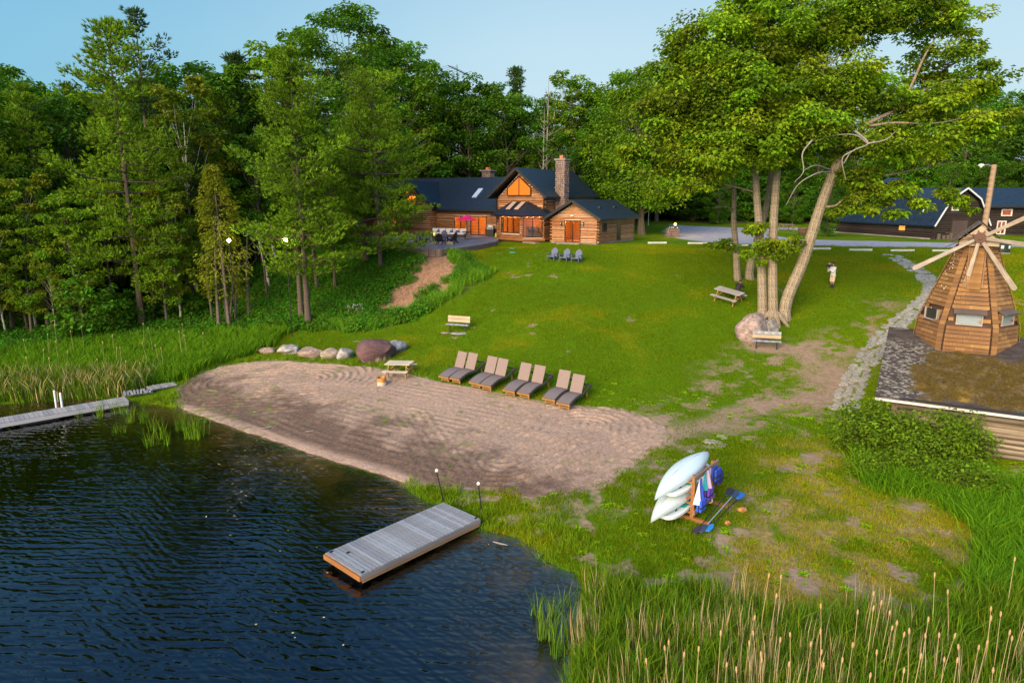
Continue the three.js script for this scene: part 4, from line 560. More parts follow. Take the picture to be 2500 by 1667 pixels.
// upright wall from a to b (local x,z), rows of logs, gable line top(u), openings [u0,u1,v0,v1]
function logWall(house, a, b, y0, top, pitch, holes, mats, chink, seed = 1, opt = {}) {
  const dx = b[0] - a[0], dz = b[1] - a[1], L = hypot(dx, dz), g = sub('wall', house, V(a[0], y0, a[1]), -atan2(dz, dx)), r = rng(seed), T = typeof top === 'function' ? top : () => top, maxT = opt.maxTop || max(...Array.from({ length: 41 }, (_, i) => T(L * i / 40)));
  const s = new THREE.Shape(), N = 24; s.moveTo(0, 0); s.lineTo(L, 0); for (let i = N; i >= 0; i--) s.lineTo(L * i / N, T(L * i / N) - .02);
  for (const [u0, u1, v0, v1] of holes) { const h = new THREE.Path(); h.moveTo(u0, v0); h.lineTo(u0, v1); h.lineTo(u1, v1); h.lineTo(u1, v0); s.holes.push(h); }
  mesh('chinking', new THREE.ExtrudeGeometry(s, { depth: .14, bevelEnabled: false }).translate(0, 0, -.14), chink, g);
  const rows = floor(maxT / pitch);
  for (let k = 0; k < rows; k++) {
    const y = (k + .5) * pitch; let u0 = 0, u1 = L;
    if (T(L / 2) !== T(0) || T(0) !== T(L)) { let i0 = null, i1 = null; for (let i = 0; i <= 120; i++) { const u = L * i / 120; if (T(u) > y + pitch * .4) { if (i0 === null) i0 = u; i1 = u; } } if (i0 === null) continue; u0 = i0; u1 = i1; }
    if (opt.overrun && k % 2 === 0 && T(0) > y) { u0 -= u0 === 0 ? opt.overrun : 0; u1 += u1 === L ? opt.overrun : 0; }
    let segs = [[u0, u1]];
    for (const [h0, h1, v0, v1] of holes) if (y + pitch * .3 > v0 && y - pitch * .3 < v1) segs = segs.flatMap(([p, q]) => q <= h0 || p >= h1 ? [[p, q]] : [[p, h0], [h1, q]].filter(([m, n]) => n - m > .04));
    for (const [p, q] of segs) { const m = mesh('log', unitLog, mats[floor(r() * mats.length)], g); m.position.set((p + q) / 2, y, -.015); m.scale.set(q - p, pitch * .37 * (.94 + .12 * r()), pitch * .45 + .025); m.rotation.x = r() * 6; }
  }
  return g;
}
// window or glazed door set in a wall group: frame bars and panes
function windowIn(g, name, u0, u1, v0, v1, n = 2, m = trimBlack, bar = .07, z = .02) {
  const w = sub(name, g), F = [bx(u1 - u0 + bar, bar, .12, (u0 + u1) / 2, v0, z), bx(u1 - u0 + bar, bar, .12, (u0 + u1) / 2, v1, z)];
  for (let k = 0; k <= n; k++) F.push(bx(k === 0 || k === n ? bar : bar * .8, v1 - v0 - bar, .11, u0 + (u1 - u0) * k / n, (v0 + v1) / 2, z));
  mesh('frame', merge(F), m, w);
  for (let k = 0; k < n; k++) mesh('pane', bx((u1 - u0) / n - bar, v1 - v0 - bar, .008, u0 + (u1 - u0) * (k + .5) / n, (v0 + v1) / 2, z - .03), glassM, w);
  return w;
}
// slab with four top corners a b c d (a-b along the eave, d-c along the ridge), uv in metres
function slab(a, b, c, d, t) {
  const P = [a, b, c, d], Q = P.map((p) => V(p.x, p.y - t, p.z)), pos = [], uv = [], W = a.distanceTo(b), Hh = a.distanceTo(d);
  const quad = (p, q, r, s, m) => { for (const [v, k] of [[p, 0], [q, 1], [r, 2], [p, 0], [r, 2], [s, 3]]) { pos.push(v.x, v.y, v.z); uv.push(...(m ? [[0, 0], [W, 0], [b.distanceTo(c) * 0 + W * (d.distanceTo(c) / W), Hh], [0, Hh]][k] : [0, 0])); } };
  quad(a, b, c, d, true); quad(Q[3], Q[2], Q[1], Q[0]); for (let i = 0; i < 4; i++) { const j = (i + 1) % 4; quad(Q[i], Q[j], P[j], P[i]); }
  const g = new THREE.BufferGeometry(); g.setAttribute('position', new THREE.Float32BufferAttribute(pos, 3)); g.setAttribute('uv', new THREE.Float32BufferAttribute(uv, 2)); g.computeVertexNormals(); return g;
}
function gableRoof(parent, x0, x1, z0, z1, eave, ridge, axis, t = .18, m = roofM, over = 0) { // ridge along axis 'x' or 'z'
  const g = sub('roof', parent);
  if (axis === 'z') { const xm = (x0 + x1) / 2; mesh('roof_slope', slab(V(x0, eave, z1), V(x0, eave, z0), V(xm, ridge, z0), V(xm, ridge, z1), t), m, g); mesh('roof_slope', slab(V(x1, eave, z0), V(x1, eave, z1), V(xm, ridge, z1), V(xm, ridge, z0), t), m, g); const s = atan2(ridge - eave, xm - x0); for (const e of [-1, 1]) { const xe = e < 0 ? x0 : x1; mesh('fascia', flatBar(V(xe, eave - t / 2, z1 + .022), V(xm, ridge - t / 2, z1 + .022), .04, .24, V(-e * sin(s), cos(s), 0)), roofEdgeM, g); } }
  else { const zm = (z0 + z1) / 2; mesh('roof_slope', slab(V(x0, eave, z1), V(x1, eave, z1), V(x1, ridge, zm), V(x0, ridge, zm), t), m, g); mesh('roof_slope', slab(V(x1, eave, z0), V(x0, eave, z0), V(x0, ridge, zm), V(x1, ridge, zm), t), m, g); mesh('fascia', bx(x1 - x0, .16, .05, (x0 + x1) / 2, eave - .1, z1 + .03), roofEdgeM, g); }
  return g;
}
function room(parent, x0, x1, y0, y1, z0, z1, lamps, power = 30, m = innerM) { // lined room, open to the front, with lit ceiling lamps
  const t = .06, xm = (x0 + x1) / 2, ym = (y0 + y1) / 2, zm = (z0 + z1) / 2;
  const G1 = sub('room', parent);
  mesh('room_back_wall', bx(x1 - x0, y1 - y0, t, xm, ym, z0), m, G1); mesh('room_floor', bx(x1 - x0, t, z1 - z0, xm, y0, zm), m, G1); mesh('room_ceiling', bx(x1 - x0, t, z1 - z0, xm, y1, zm), m, G1);
  mesh('room_side_wall', bx(t, y1 - y0, z1 - z0, x0, ym, zm), m, G1); mesh('room_side_wall', bx(t, y1 - y0, z1 - z0, x1, ym, zm), m, G1);
  for (const [x, y, z] of lamps) lampAt(parent, x, y, z, power);
}
const glowM = mat([1, .75, .4], .5, { emissive: col(1, .62, .25), emissiveIntensity: 4 });
const glowWhite = mat([1, .95, .8], .5, { emissive: col(1, .85, .5), emissiveIntensity: 9 });
function lampAt(parent, x, y, z, power, c = 0xffa24a, r = .09, m = glowM) { const b = mesh('lamp_bulb', sph(r, 0, 0, 0, 10), m, parent); b.position.set(x, y, z); const l = new THREE.PointLight(c, power); l.name = 'lamp_light'; l.castShadow = true; l.shadow.radius = 3; l.position.set(x, y, z); parent.add(l); return b; }
function stonePile(parent, x, y, z, w, h, d, seed, mats) { // stacked field stones round a core
  mesh('mortar', bx(w - .06, h, d - .06, x, y + h / 2, z), stoneM, parent); const r = rng(seed), rs = .26;
  for (let yy = .12; yy < h - .05; yy += rs * .8) for (const [f, len] of [[0, w], [1, d], [2, d]]) for (let u = -len / 2 + rs * .4; u < len / 2 - .02; u += rs * (.75 + .4 * r())) { const s = rs * (.8 + .35 * r()), g = mesh('stone', rockUnit, mats[floor(r() * mats.length)], parent); g.scale.set(s * .55, s * .45, s * .35); g.rotation.set(r(), r() * 6, r()); f === 0 ? g.position.set(x + u, y + yy, z + d / 2 - .05) : g.position.set(x + (f === 1 ? -1 : 1) * (w / 2 - .05), y + yy, z + u); }
}
function rockGeo(seed, detail = 3, rough = .28, flat = 1) { const g = new THREE.IcosahedronGeometry(1, detail), p = g.attributes.position, q = seed * 13.7, rc = rng(seed + 3), cuts = Array.from({ length: 9 }, () => { const a = rc() * 6.28, y = rc() * 1.5 - .5, s = sqrt(max(.05, 1 - min(1, y * y))); return [V(cos(a) * s, y, sin(a) * s).normalize(), .62 + .3 * rc()]; }); for (let i = 0; i < p.count; i++) { const v = V(p.getX(i), p.getY(i), p.getZ(i)); for (const [cn, cd] of cuts) { const o = v.dot(cn) - cd; if (o > 0) v.addScaledVector(cn, -o * .85); } const k = 1 + rough * (fbm(v.x * 1.1 + q, v.y * 1.1 + v.z * 1.7 + q, 3) - .5) * 2 + rough * .35 * (fbm(v.x * 3.3 + q + 5, v.z * 3.3 + v.y * 2.1, 3) - .5) * 2; p.setXYZ(i, v.x * k, v.y * k * flat, v.z * k); } return toCreasedNormals(g, .9); }
const rockUnit = rockGeo(2, 1, .25);
const fieldStones = [[.40, .27, .22], [.31, .23, .21], [.48, .35, .27], [.29, .23, .24], [.44, .25, .20]].map((c) => stone(c, [1, 1], .02));

{ // the log house; local x along its front (right end nearer the lake), z towards the front
  const P0 = V(7.97, 6.0, -64.7), TH = -33 * PI / 180;
  const h = thing('log_house', 'orange log house with dark blue shingle roofs, lit windows and stone chimneys', 'house', P0, TH);
  // right wing
  const gab = (L, e, pk) => (u) => e + (pk - e) * (1 - abs(u / (L / 2) - 1));
  mesh('foundation', bx(4.95, .5, 8.6, -2.43, -.05, -4.25), stoneM, h);
  let w = logWall(h, [-4.85, 0], [0, 0], .16, gab(4.85, 2.3, 3.72), .143, [[1.42, 3.12, .03, 2.08]], logHues, chinkM, 1, { overrun: .22 });
  windowIn(w, 'glazed_door', 1.45, 3.09, .06, 2.05, 2);
  for (const u of [1.05, 3.42]) { const s = sub('wall_lamp', w); mesh('lamp_plate', cyl(.09, .09, .3, 10, u, 1.6, .12), trimBlack, s); mesh('lamp_glass', sph(.055, u, 1.76, .2, 8), mat([.8, .8, .78], .3), s); }
  mesh('door_lamp', bx(.28, .12, .1, 2.25, 2.5, .16), mat([.8, .7, .5], .5), w);
  mesh('door_step', bx(2.3, .16, .9, -2.6, .02, .55), stone([.5, .42, .36]), h);
  w = logWall(h, [0, -.02], [0, -8.5], .16, 2.3, .143, [[1.0, 1.9, 1.0, 1.85], [4.3, 5.25, .03, 2.05]], logDeep, chinkM, 2, { overrun: .22 });
  windowIn(w, 'window', 1.03, 1.87, 1.03, 1.82, 2); mesh('side_door', bx(.95, 2.0, .08, 4.78, 1.05, 0), trimBlack, w);
  logWall(h, [0, -8.5], [-4.85, -8.5], .16, gab(4.85, 2.3, 3.72), .143, [], logDeep, chinkM, 3);
  gableRoof(h, -5.5, .62, -9.0, .62, 2.42, 4.15, 'z');
  for (const z of [-2.6, -6.0]) mesh('roof_vent', bx(.3, .16, .34, -1.1, 3.42, z), roofEdgeM, h);
  room(h, -4.7, -.1, .2, 2.42, -3.4, -.2, [[-2.4, 2.1, -1.6]], 11);
  // main block
  const mx0 = -12.4, mx1 = -6.9, mz = -1.85, mb = -13;
  w = logWall(h, [mx0, mz], [mx1, mz], 0, gab(5.5, 4.4, 6.95), .235, [[1.25, 4.05, 4.55, 5.35], [.3, 5.2, .06, 2.5]], logHues, chinkM, 4, { overrun: .25 });
  { // gable window, pointed top: the log rows beside the point stop at its frame
    const tri = new THREE.Shape([[1.25, 4.55], [4.05, 4.55], [4.05, 5.3], [2.65, 6.45], [1.25, 5.3]].map(([x, y]) => new THREE.Vector2(x, y))), win = sub('gable_window', w);
    mesh('pane', new THREE.ExtrudeGeometry(tri, { depth: .02, bevelEnabled: false }).translate(0, 0, .13), mat([.30, .10, .02], .25, { emissive: col(1, .24, .012), emissiveIntensity: .33 }), win);
    const c = [[1.25, 4.55], [4.05, 4.55], [4.05, 5.3], [2.65, 6.45], [1.25, 5.3]]; mesh('frame', merge([...c.map((p, i) => beam(V(p[0], p[1], .16), V(...c[(i + 1) % 5], .16), .09, .09)), beam(V(2.65, 4.55, .16), V(2.65, 6.45, .16), .07, .08)]), trimBlack, win);
  }
  logWall(h, [mx1, mz], [mx1, mb], 0, 4.4, .235, [], logDeep, chinkM, 5, { overrun: .25 });
  logWall(h, [mx0, mb], [mx0, mz], 0, 4.4, .235, [], logDeep, chinkM, 6);
  gableRoof(h, mx0 - .8, mx1 + .8, mb, mz + .95, 4.42, 7.3, 'z', .2);
  for (const e of [-1, 1]) mesh('downpipe', bx(.08, 4.3, .08, (e < 0 ? mx0 - .1 : mx1 + .12), 2.2, mz + .2), trimBlack, h);
  const ch = sub('chimney', h); stonePile(ch, -6.25, 0, -4.4, 1.05, 8.05, 1.0, 5, fieldStones); mesh('chimney_cap', bx(1.25, .16, 1.2, -6.25, 8.12, -4.4), stone([.4, .37, .36]), ch); mesh('flue', bx(.36, .34, .36, -6.3, 8.36, -4.4), mat([.5, .17, .06], .9), ch);
  // bay in front of the gable
  const toL = (px, d) => { const x = (px - 1250) / FPX * d, dx = x - P0.x, dz = -d - P0.z; return [dx * cos(TH) - dz * sin(TH), dx * sin(TH) + dz * cos(TH)]; };
  const B = [toL(1214, 72.4), toL(1221, 70.4), toL(1273, 68.2), toL(1326, 68.6), toL(1347, 70.3)];
  const bayTop = 2.62;
  for (let i = 0; i < 4; i++) {
    const L = hypot(B[i + 1][0] - B[i][0], B[i + 1][1] - B[i][1]);
    const holes = i === 1 ? [[.26, L - .26, .55, 2.05]] : i === 2 ? [[.12, L - .12, .16, 2.05]] : [];
    const g = logWall(h, B[i], B[i + 1], .34, bayTop - .34, .205, holes.map(([a, b, c, d]) => [a, b, c, d]), logHues, chinkM, 20 + i);
    if (i === 1) windowIn(g, 'window', .29, L - .29, .58, 2.02, 3); if (i === 2) windowIn(g, 'window', .15, L - .15, .19, 2.02, 2);
    mesh('sill_log', beam(V(-.1, -.1, .06), V(L + .1, -.1, .06), .3, .3, 10), logHues[1], g);
  }
  { const cx = B.reduce((s, p) => s + p[0], 0) / 5, cz = B.reduce((s, p) => s + p[1], 0) / 5 - .6, out = B.map(([x, z]) => [cx + (x - cx) * 1.24, cz + (z - cz) * 1.24]), ridge = [[-10.7, mz + .05], [-8.6, mz + .05]], g = sub('bay_roof', h);
    const topOf = (i) => i < 2 ? ridge[0] : ridge[1];
    for (let i = 0; i < 4; i++) { const a = out[i], b = out[i + 1], c = topOf(i + 1 > 2 ? 3 : i + 1), d = topOf(i === 2 ? 2 : i), A = V(a[0], bayTop + .02, a[1]), Bb = V(b[0], bayTop + .02, b[1]), C = V((i === 1 ? ridge[1] : c)[0], 3.95, ridge[0][1]), Dd = V((i === 1 ? ridge[0] : i === 2 ? ridge[1] : d)[0], 3.95, ridge[0][1]); if (C.distanceTo(Dd) < .02) Dd.x -= .02; mesh('roof_slope', slab(A, Bb, C, Dd, .14), roofM, g); }
    for (const k of [0, 1]) { const a = V(out[1][0], bayTop, out[1][1]), b = V(out[2][0], bayTop, out[2][1]), u = b.clone().sub(a), t = V(-9.65, 3.95, mz), f = .34 + k * .3; const base = a.clone().addScaledVector(u, f).lerp(t.clone().add(V((k - .5) * 1.1, 0, 0)), .38), hi = a.clone().addScaledVector(u, f).lerp(t.clone().add(V((k - .5) * 1.1, 0, 0)), .88); const un = u.clone().normalize(); const s = sub('skylight', g); mesh('skylight_glass', slab(base.clone().addScaledVector(un, -.3).add(V(0, .14, 0)), base.clone().addScaledVector(un, .3).add(V(0, .14, 0)), hi.clone().addScaledVector(un, .28).add(V(0, .14, 0)), hi.clone().addScaledVector(un, -.28).add(V(0, .14, 0)), .08), mat([.55, .42, .34], .15), s); }
    mesh('bay_base', merge(B.slice(0, 4).map((p, i) => flatBar(V(p[0], .05, p[1] - .08), V(B[i + 1][0], .05, B[i + 1][1] - .08), .3, .5))), mat([.03, .03, .03], .9), h);
    mesh('bay_step', bx(1.7, .3, .5, 0, 0, 0).rotateY(-.2).translate(B[2][0] + 1.2, -.02, B[2][1] + .25), wood([.45, .36, .28]), h);
    // bay room
    const xs = B.map((p) => p[0]), fz = max(...B.map((p) => p[1]));
    room(h, min(...xs) + .35, max(...xs) - .3, .3, 2.55, mz - 3, mz - .1, [[cx - 1.2, 2.2, mz - .6], [cx + 1.2, 2.2, mz - 1.2]], 7);
    mesh('kitchen_counter', bx(2.6, .95, .5, cx + 1.0, .8, mz - .3), wood([.55, .33, .14]), h);
    for (let k = 0; k < 4; k++) { const s = sub('bar_stool', h, V(cx + .2 + k * .55, .33, mz + .35)); mesh('seat', cyl(.18, .18, .06, 10, 0, .68, 0), trimBlack, s); mesh('backrest', bx(.34, .36, .04, 0, .98, .17), wood([.32, .2, .1]), s); for (const [lx, lz] of [[-.13, -.13], [.13, -.13], [-.13, .13], [.13, .13]]) mesh('leg', bx(.035, .68, .035, lx, .34, lz), trimBlack, s); }
    for (const f of [.25, .5, .75]) for (const i of [1, 2]) { const p = V(lerp(B[i][0], B[i + 1][0], f), bayTop - .12, lerp(B[i][1], B[i + 1][1], f)); const o = V(p.x - cx, 0, p.z - cz).normalize(); lampAt(h, p.x + o.x * .28, p.y, p.z + o.z * .28, .9, 0xffa24a, .035); }
  }
  // left wing with patio doors, its floor a step higher
  const lx0 = -31, lx1 = mx0, lz = -2.7, fl = .25;
  mesh('foundation', bx(lx1 - lx0, .9, .5, (lx0 + lx1) / 2, .02, lz - .3), stoneM, h);
  w = logWall(h, [lx0, lz], [lx1, lz], fl, 3.08, .2, [[12.1, 13.9, .06, 2.1], [14.35, 16.5, .06, 2.1], [2.2, 3.5, .5, 1.9], [6, 8, .4, 1.9]], logDeep, chinkM, 7);
  windowIn(w, 'patio_door', 12.13, 13.87, .1, 2.06, 2); windowIn(w, 'patio_door', 14.38, 16.47, .1, 2.06, 2); windowIn(w, 'window', 2.23, 3.47, .53, 1.87, 2); windowIn(w, 'window', 6.03, 7.97, .43, 1.87, 3);
  room(h, lx0 + 10.5, lx1 - .2, fl, 3.0, lz - 4, lz - .25, [[lx0 + 13, 2.75, lz - 1.5], [lx0 + 16, 2.75, lz - 1.5]], 15);
  room(h, lx0 + .3, lx0 + 9.5, fl, 3.0, lz - 4, lz - .25, [[lx0 + 3, 2.75, lz - 1.5], [lx0 + 7, 2.75, lz - 1.5]], 15);
  mesh('armchair', rbx(.8, .7, .7, lx0 + 16.1, fl + .4, lz - 1.1, .1), mat([.04, .03, .03], .9), h);
  { const s = sub('wall_lamp', w); lampAt(s, 1.3, 2.0, .2, 6, 0xffa24a, .07); }
  gableRoof(h, lx0 - .5, lx1 + .1, -12.2, lz + .7, 3.05, 6.6, 'x', .2);
  { const a = V(-16.9, 4.15, 0), e = (x, s) => { const y = 3.05 + s * 3.55, z = lz + .7 + (-12.2 - lz - .7) / 2 * s; return V(x, y + .09, z); }; mesh('skylight', slab(e(-17.3, .36), e(-16.7, .36), e(-16.7, .62), e(-17.3, .62), .12), mat([.55, .66, .8], .12), h); }
  const c2 = sub('chimney', h); stonePile(c2, -17.9, 5.2, -7.9, 1.1, 2.1, 1, 8, fieldStones); mesh('chimney_cap', bx(1.5, .14, 1.3, -17.9, 7.35, -7.9), stone([.4, .37, .36]), c2); mesh('flue', bx(.4, .3, .4, -17.9, 7.57, -7.9), mat([.5, .17, .06], .9), c2);
  // cross gable of the left wing
  w = logWall(h, [-26.5, lz + 1.2], [-21.5, lz + 1.2], fl, gab(5, 3.2, 5.2), .22, [[1.8, 3.2, 3.3, 4.3]], logDeep, chinkM, 9); windowIn(w, 'window', 1.83, 3.17, 3.33, 4.27, 2); room(h, -25, -23, 3.75, 4.95, lz - 1.2, lz + .95, [[-24, 4.7, lz]], 12);
  logWall(h, [-21.5, lz + 1.2], [-21.5, lz], fl, 3.2, .22, [], logDeep, chinkM, 10); logWall(h, [-26.5, lz], [-26.5, lz + 1.2], fl, 3.2, .22, [], logDeep, chinkM, 11);
  gableRoof(h, -27.1, -20.9, -9.5, lz + 1.8, 3.6, 6.15, 'z', .18);
}
{ // cabin behind the pines, lit porch
  const p = atD(640, 600, 80), c = thing('log_cabin', 'dark roofed cabin glowing orange behind the pine trunks', 'cabin', V(p.x, 6.1, p.z), -.25), L = 15;
  const w = logWall(c, [0, 0], [L, 0], 0, 2.6, .22, [[1, 3, .5, 2.1], [4, 6, .5, 2.1], [7.2, 9.2, .5, 2.1], [10.4, 12.4, .5, 2.1]], logDeep, chinkM, 31);
  for (const u of [1, 4, 7.2, 10.4]) windowIn(w, 'window', u + .03, u + 1.97, .53, 2.07, 2);
  room(c, .3, L - .3, .05, 2.55, -4, -.2, [[3, 2.3, -1.6], [8, 2.3, -1.6], [12, 2.3, -1.6]], 9);
  gableRoof(c, -.8, L + .8, -7, 1.6, 2.7, 5.6, 'x', .2);
  mesh('deck', bx(L + 2, .2, 4.2, L / 2, -.12, 2.2), wood([.3, .2, .12]), c);
  for (let k = 0; k <= 7; k++) { mesh('porch_post', bx(.16, 2.7, .16, k * L / 7, 1.32, 1.4), logHues[0], c); mesh('deck_post', bx(.14, 2.6, .14, k * L / 7, -1.5, 4.1), logDeep[0], c); mesh('railing_post', bx(.09, 1.0, .09, k * L / 7, .5, 4.2), logDeep[1], c); }
  for (const y of [.35, .7, 1.0]) mesh('railing', bx(L, .07, .07, L / 2, y, 4.2), logDeep[1], c);
}
for (const [px, py, lab] of [[558, 587, 'bright globe lamp on a post in front of the cedar'], [697, 587, 'bright globe lamp on a post between pine boughs']]) { const p = atD(px, py, px < 600 ? 47.3 : 46.6), g = H(p.x, p.z), t = thing('post_lamp', lab, 'lamp', V(p.x, g, p.z)); mesh('pole', cyl(.03, .025, p.y - g - .1, 8), trimBlack, t); lampAt(t, 0, p.y - g, 0, 3, 0xffe0a0, .13, glowWhite); }

{ // dark barn
  const c = onH(2275, 583, 6.1), b = thing('barn', 'dark brown log barn with gambrel roof and white rake boards', 'barn', V(c.x, 6.05, c.z), 15.7 * PI / 180);
  const W = 7.0, L = 14, ev = 1.65, br = [1.55, 4.05], pk = 5.15;
  const prof = (u) => { const d = min(u, W - u); return d < br[0] ? ev + (br[1] - ev) * d / br[0] : br[1] + (pk - br[1]) * (d - br[0]) / (W / 2 - br[0]); };
  const w = logWall(b, [0, 0], [W, 0], 0, prof, .2, [[2.35, 4.55, 0, 2.0], [2.1, 3.0, 2.95, 3.75]], barnLogs, mat([.05, .038, .032], .95), 41, { overrun: .15 });
  mesh('barn_door', bx(2.15, 1.98, .08, 3.45, 1.0, .02), wood([.13, .09, .085], .8), w); mesh('door_frame', merge([bx(.14, 2.1, .16, 2.33, 1.05, .06), bx(.14, 2.1, .16, 4.57, 1.05, .06), bx(2.4, .14, .16, 3.45, 2.08, .06)]), barnLogs[2], w);
  windowIn(w, 'window', 2.15, 2.95, 3.0, 3.7, 1, trimWhite, .1, .08);
  logWall(b, [0, -L], [0, 0], 0, ev, .2, [[9.6, 10.5, .75, 1.3]], barnLogs, mat([.05, .038, .032], .95), 42); mesh('side_window', bx(.03, .5, .8, .0, 1.02, -L + 10.05), mat([.6, .25, .06], .3, { emissive: col(1, .35, .05), emissiveIntensity: .5 }), b);
  logWall(b, [W, 0], [W, -L], 0, ev, .2, [], barnLogs, mat([.05, .038, .032], .95), 43);
  const r = sub('roof', b), o = .45; for (const e of [0, 1]) { const X = (x) => e ? W - x : x, s = (x0, y0, x1, y1) => { const A = V(X(x0), y0, o), B2 = V(X(x0), y0, -L - .3), C = V(X(x1), y1, -L - .3), D = V(X(x1), y1, o); return e ? slab(B2, A, D, C, .14) : slab(A, B2, C, D, .14); }; mesh('roof_slope', s(-.25, ev - .25, br[0] - .05, br[1] + .12), roofM, r); mesh('roof_slope', s(br[0] - .07, br[1] + .14, W / 2, pk + .18), roofM, r); mesh('rake_board', flatBar(V(X(-.25), ev - .3, o + .03), V(X(br[0]), br[1] + .08, o + .03), .05, .16, V(e ? .85 : -.85, .5, 0)), trimWhite, r); mesh('rake_board', flatBar(V(X(br[0]), br[1] + .08, o + .03), V(W / 2, pk + .1, o + .03), .05, .16, V(e ? .45 : -.45, .9, 0)), trimWhite, r); }
  mesh('roof_hatch', bx(.5, .08, .35, 0, 0, 0).rotateZ(1.0).translate(.75, 2.95, -2.0), mat([.6, .75, .8], .3), b);
  mesh('stone_footing', bx(.3, .3, L, -.1, -.02, -L / 2), stone([.5, .45, .38]), b);
  const k = sub('cupola', b); mesh('cupola_box', bx(1.3, .8, 1.3, W / 2, pk + .4, -9.5), barnLogs[0], k); gableRoof(k, W / 2 - 1, W / 2 + 1, -10.5, -8.5, pk + .8, pk + 1.4, 'z', .1);
  for (const [x, hh] of [[.55, .55], [1.2, .4], [1.75, .42], [2.15, .55]]) { const s = thing('tree_stump', 'upright log stump at the barn gable wall', 'stump', V(c.x + x * .963 + .1, H(c.x, c.z), c.z - x * .27 + .35), 0, 'stumps along the barn gable'); mesh('bark', cyl(.2, .18, hh, 10), barkGrey, s); mesh('cut_face', cyl(.17, .17, .01, 10, 0, hh, 0), wood([.5, .36, .2]), s); }
}
{ // long lodge beyond the barn
  const c = thing('lodge_annex', 'long dark lodge with lit white framed windows beyond the windmill', 'building', V(54, 6.15, -78.5), 0), L = 22;
  const holes = [[1.2, 2.4, 2.15, 2.9], [3.9, 5.1, 2.1, 2.95], [.9, 1.9, .1, 1.6], [4.2, 6.2, .1, 1.75], [9, 10.5, 2.1, 2.95]];
  const w = logWall(c, [0, 0], [L, 0], 0, 3.2, .21, holes, barnLogs, mat([.05, .038, .032], .95), 51);
  for (const [a, b, d, e] of holes) windowIn(w, 'window', a + .04, b - .04, d + .04, e - .04, d < 1 ? 2 : 1, trimWhite, .1, .06);
  room(c, .2, L - 9, .1, 3.1, -4, -.2, [[2, 2.7, -1.5], [6, 2.7, -1.5]], 9);
  gableRoof(c, -.6, L, -8, .7, 3.25, 5.3, 'x', .2);
  const d = sub('dormer', c); mesh('dormer_wall', extrude([[6.5, 4.0], [10.5, 4.0], [8.5, 5.6]], .2).translate(0, 0, -2.2), barnLogs[0], d); mesh('rake_board', flatBar(V(6.3, 4.0, -1.9), V(8.5, 5.75, -1.9), .06, .18, V(-.6, .8, 0)), trimWhite, d); mesh('rake_board', flatBar(V(8.5, 5.75, -1.9), V(10.7, 4.0, -1.9), .06, .18, V(.6, .8, 0)), trimWhite, d);
}
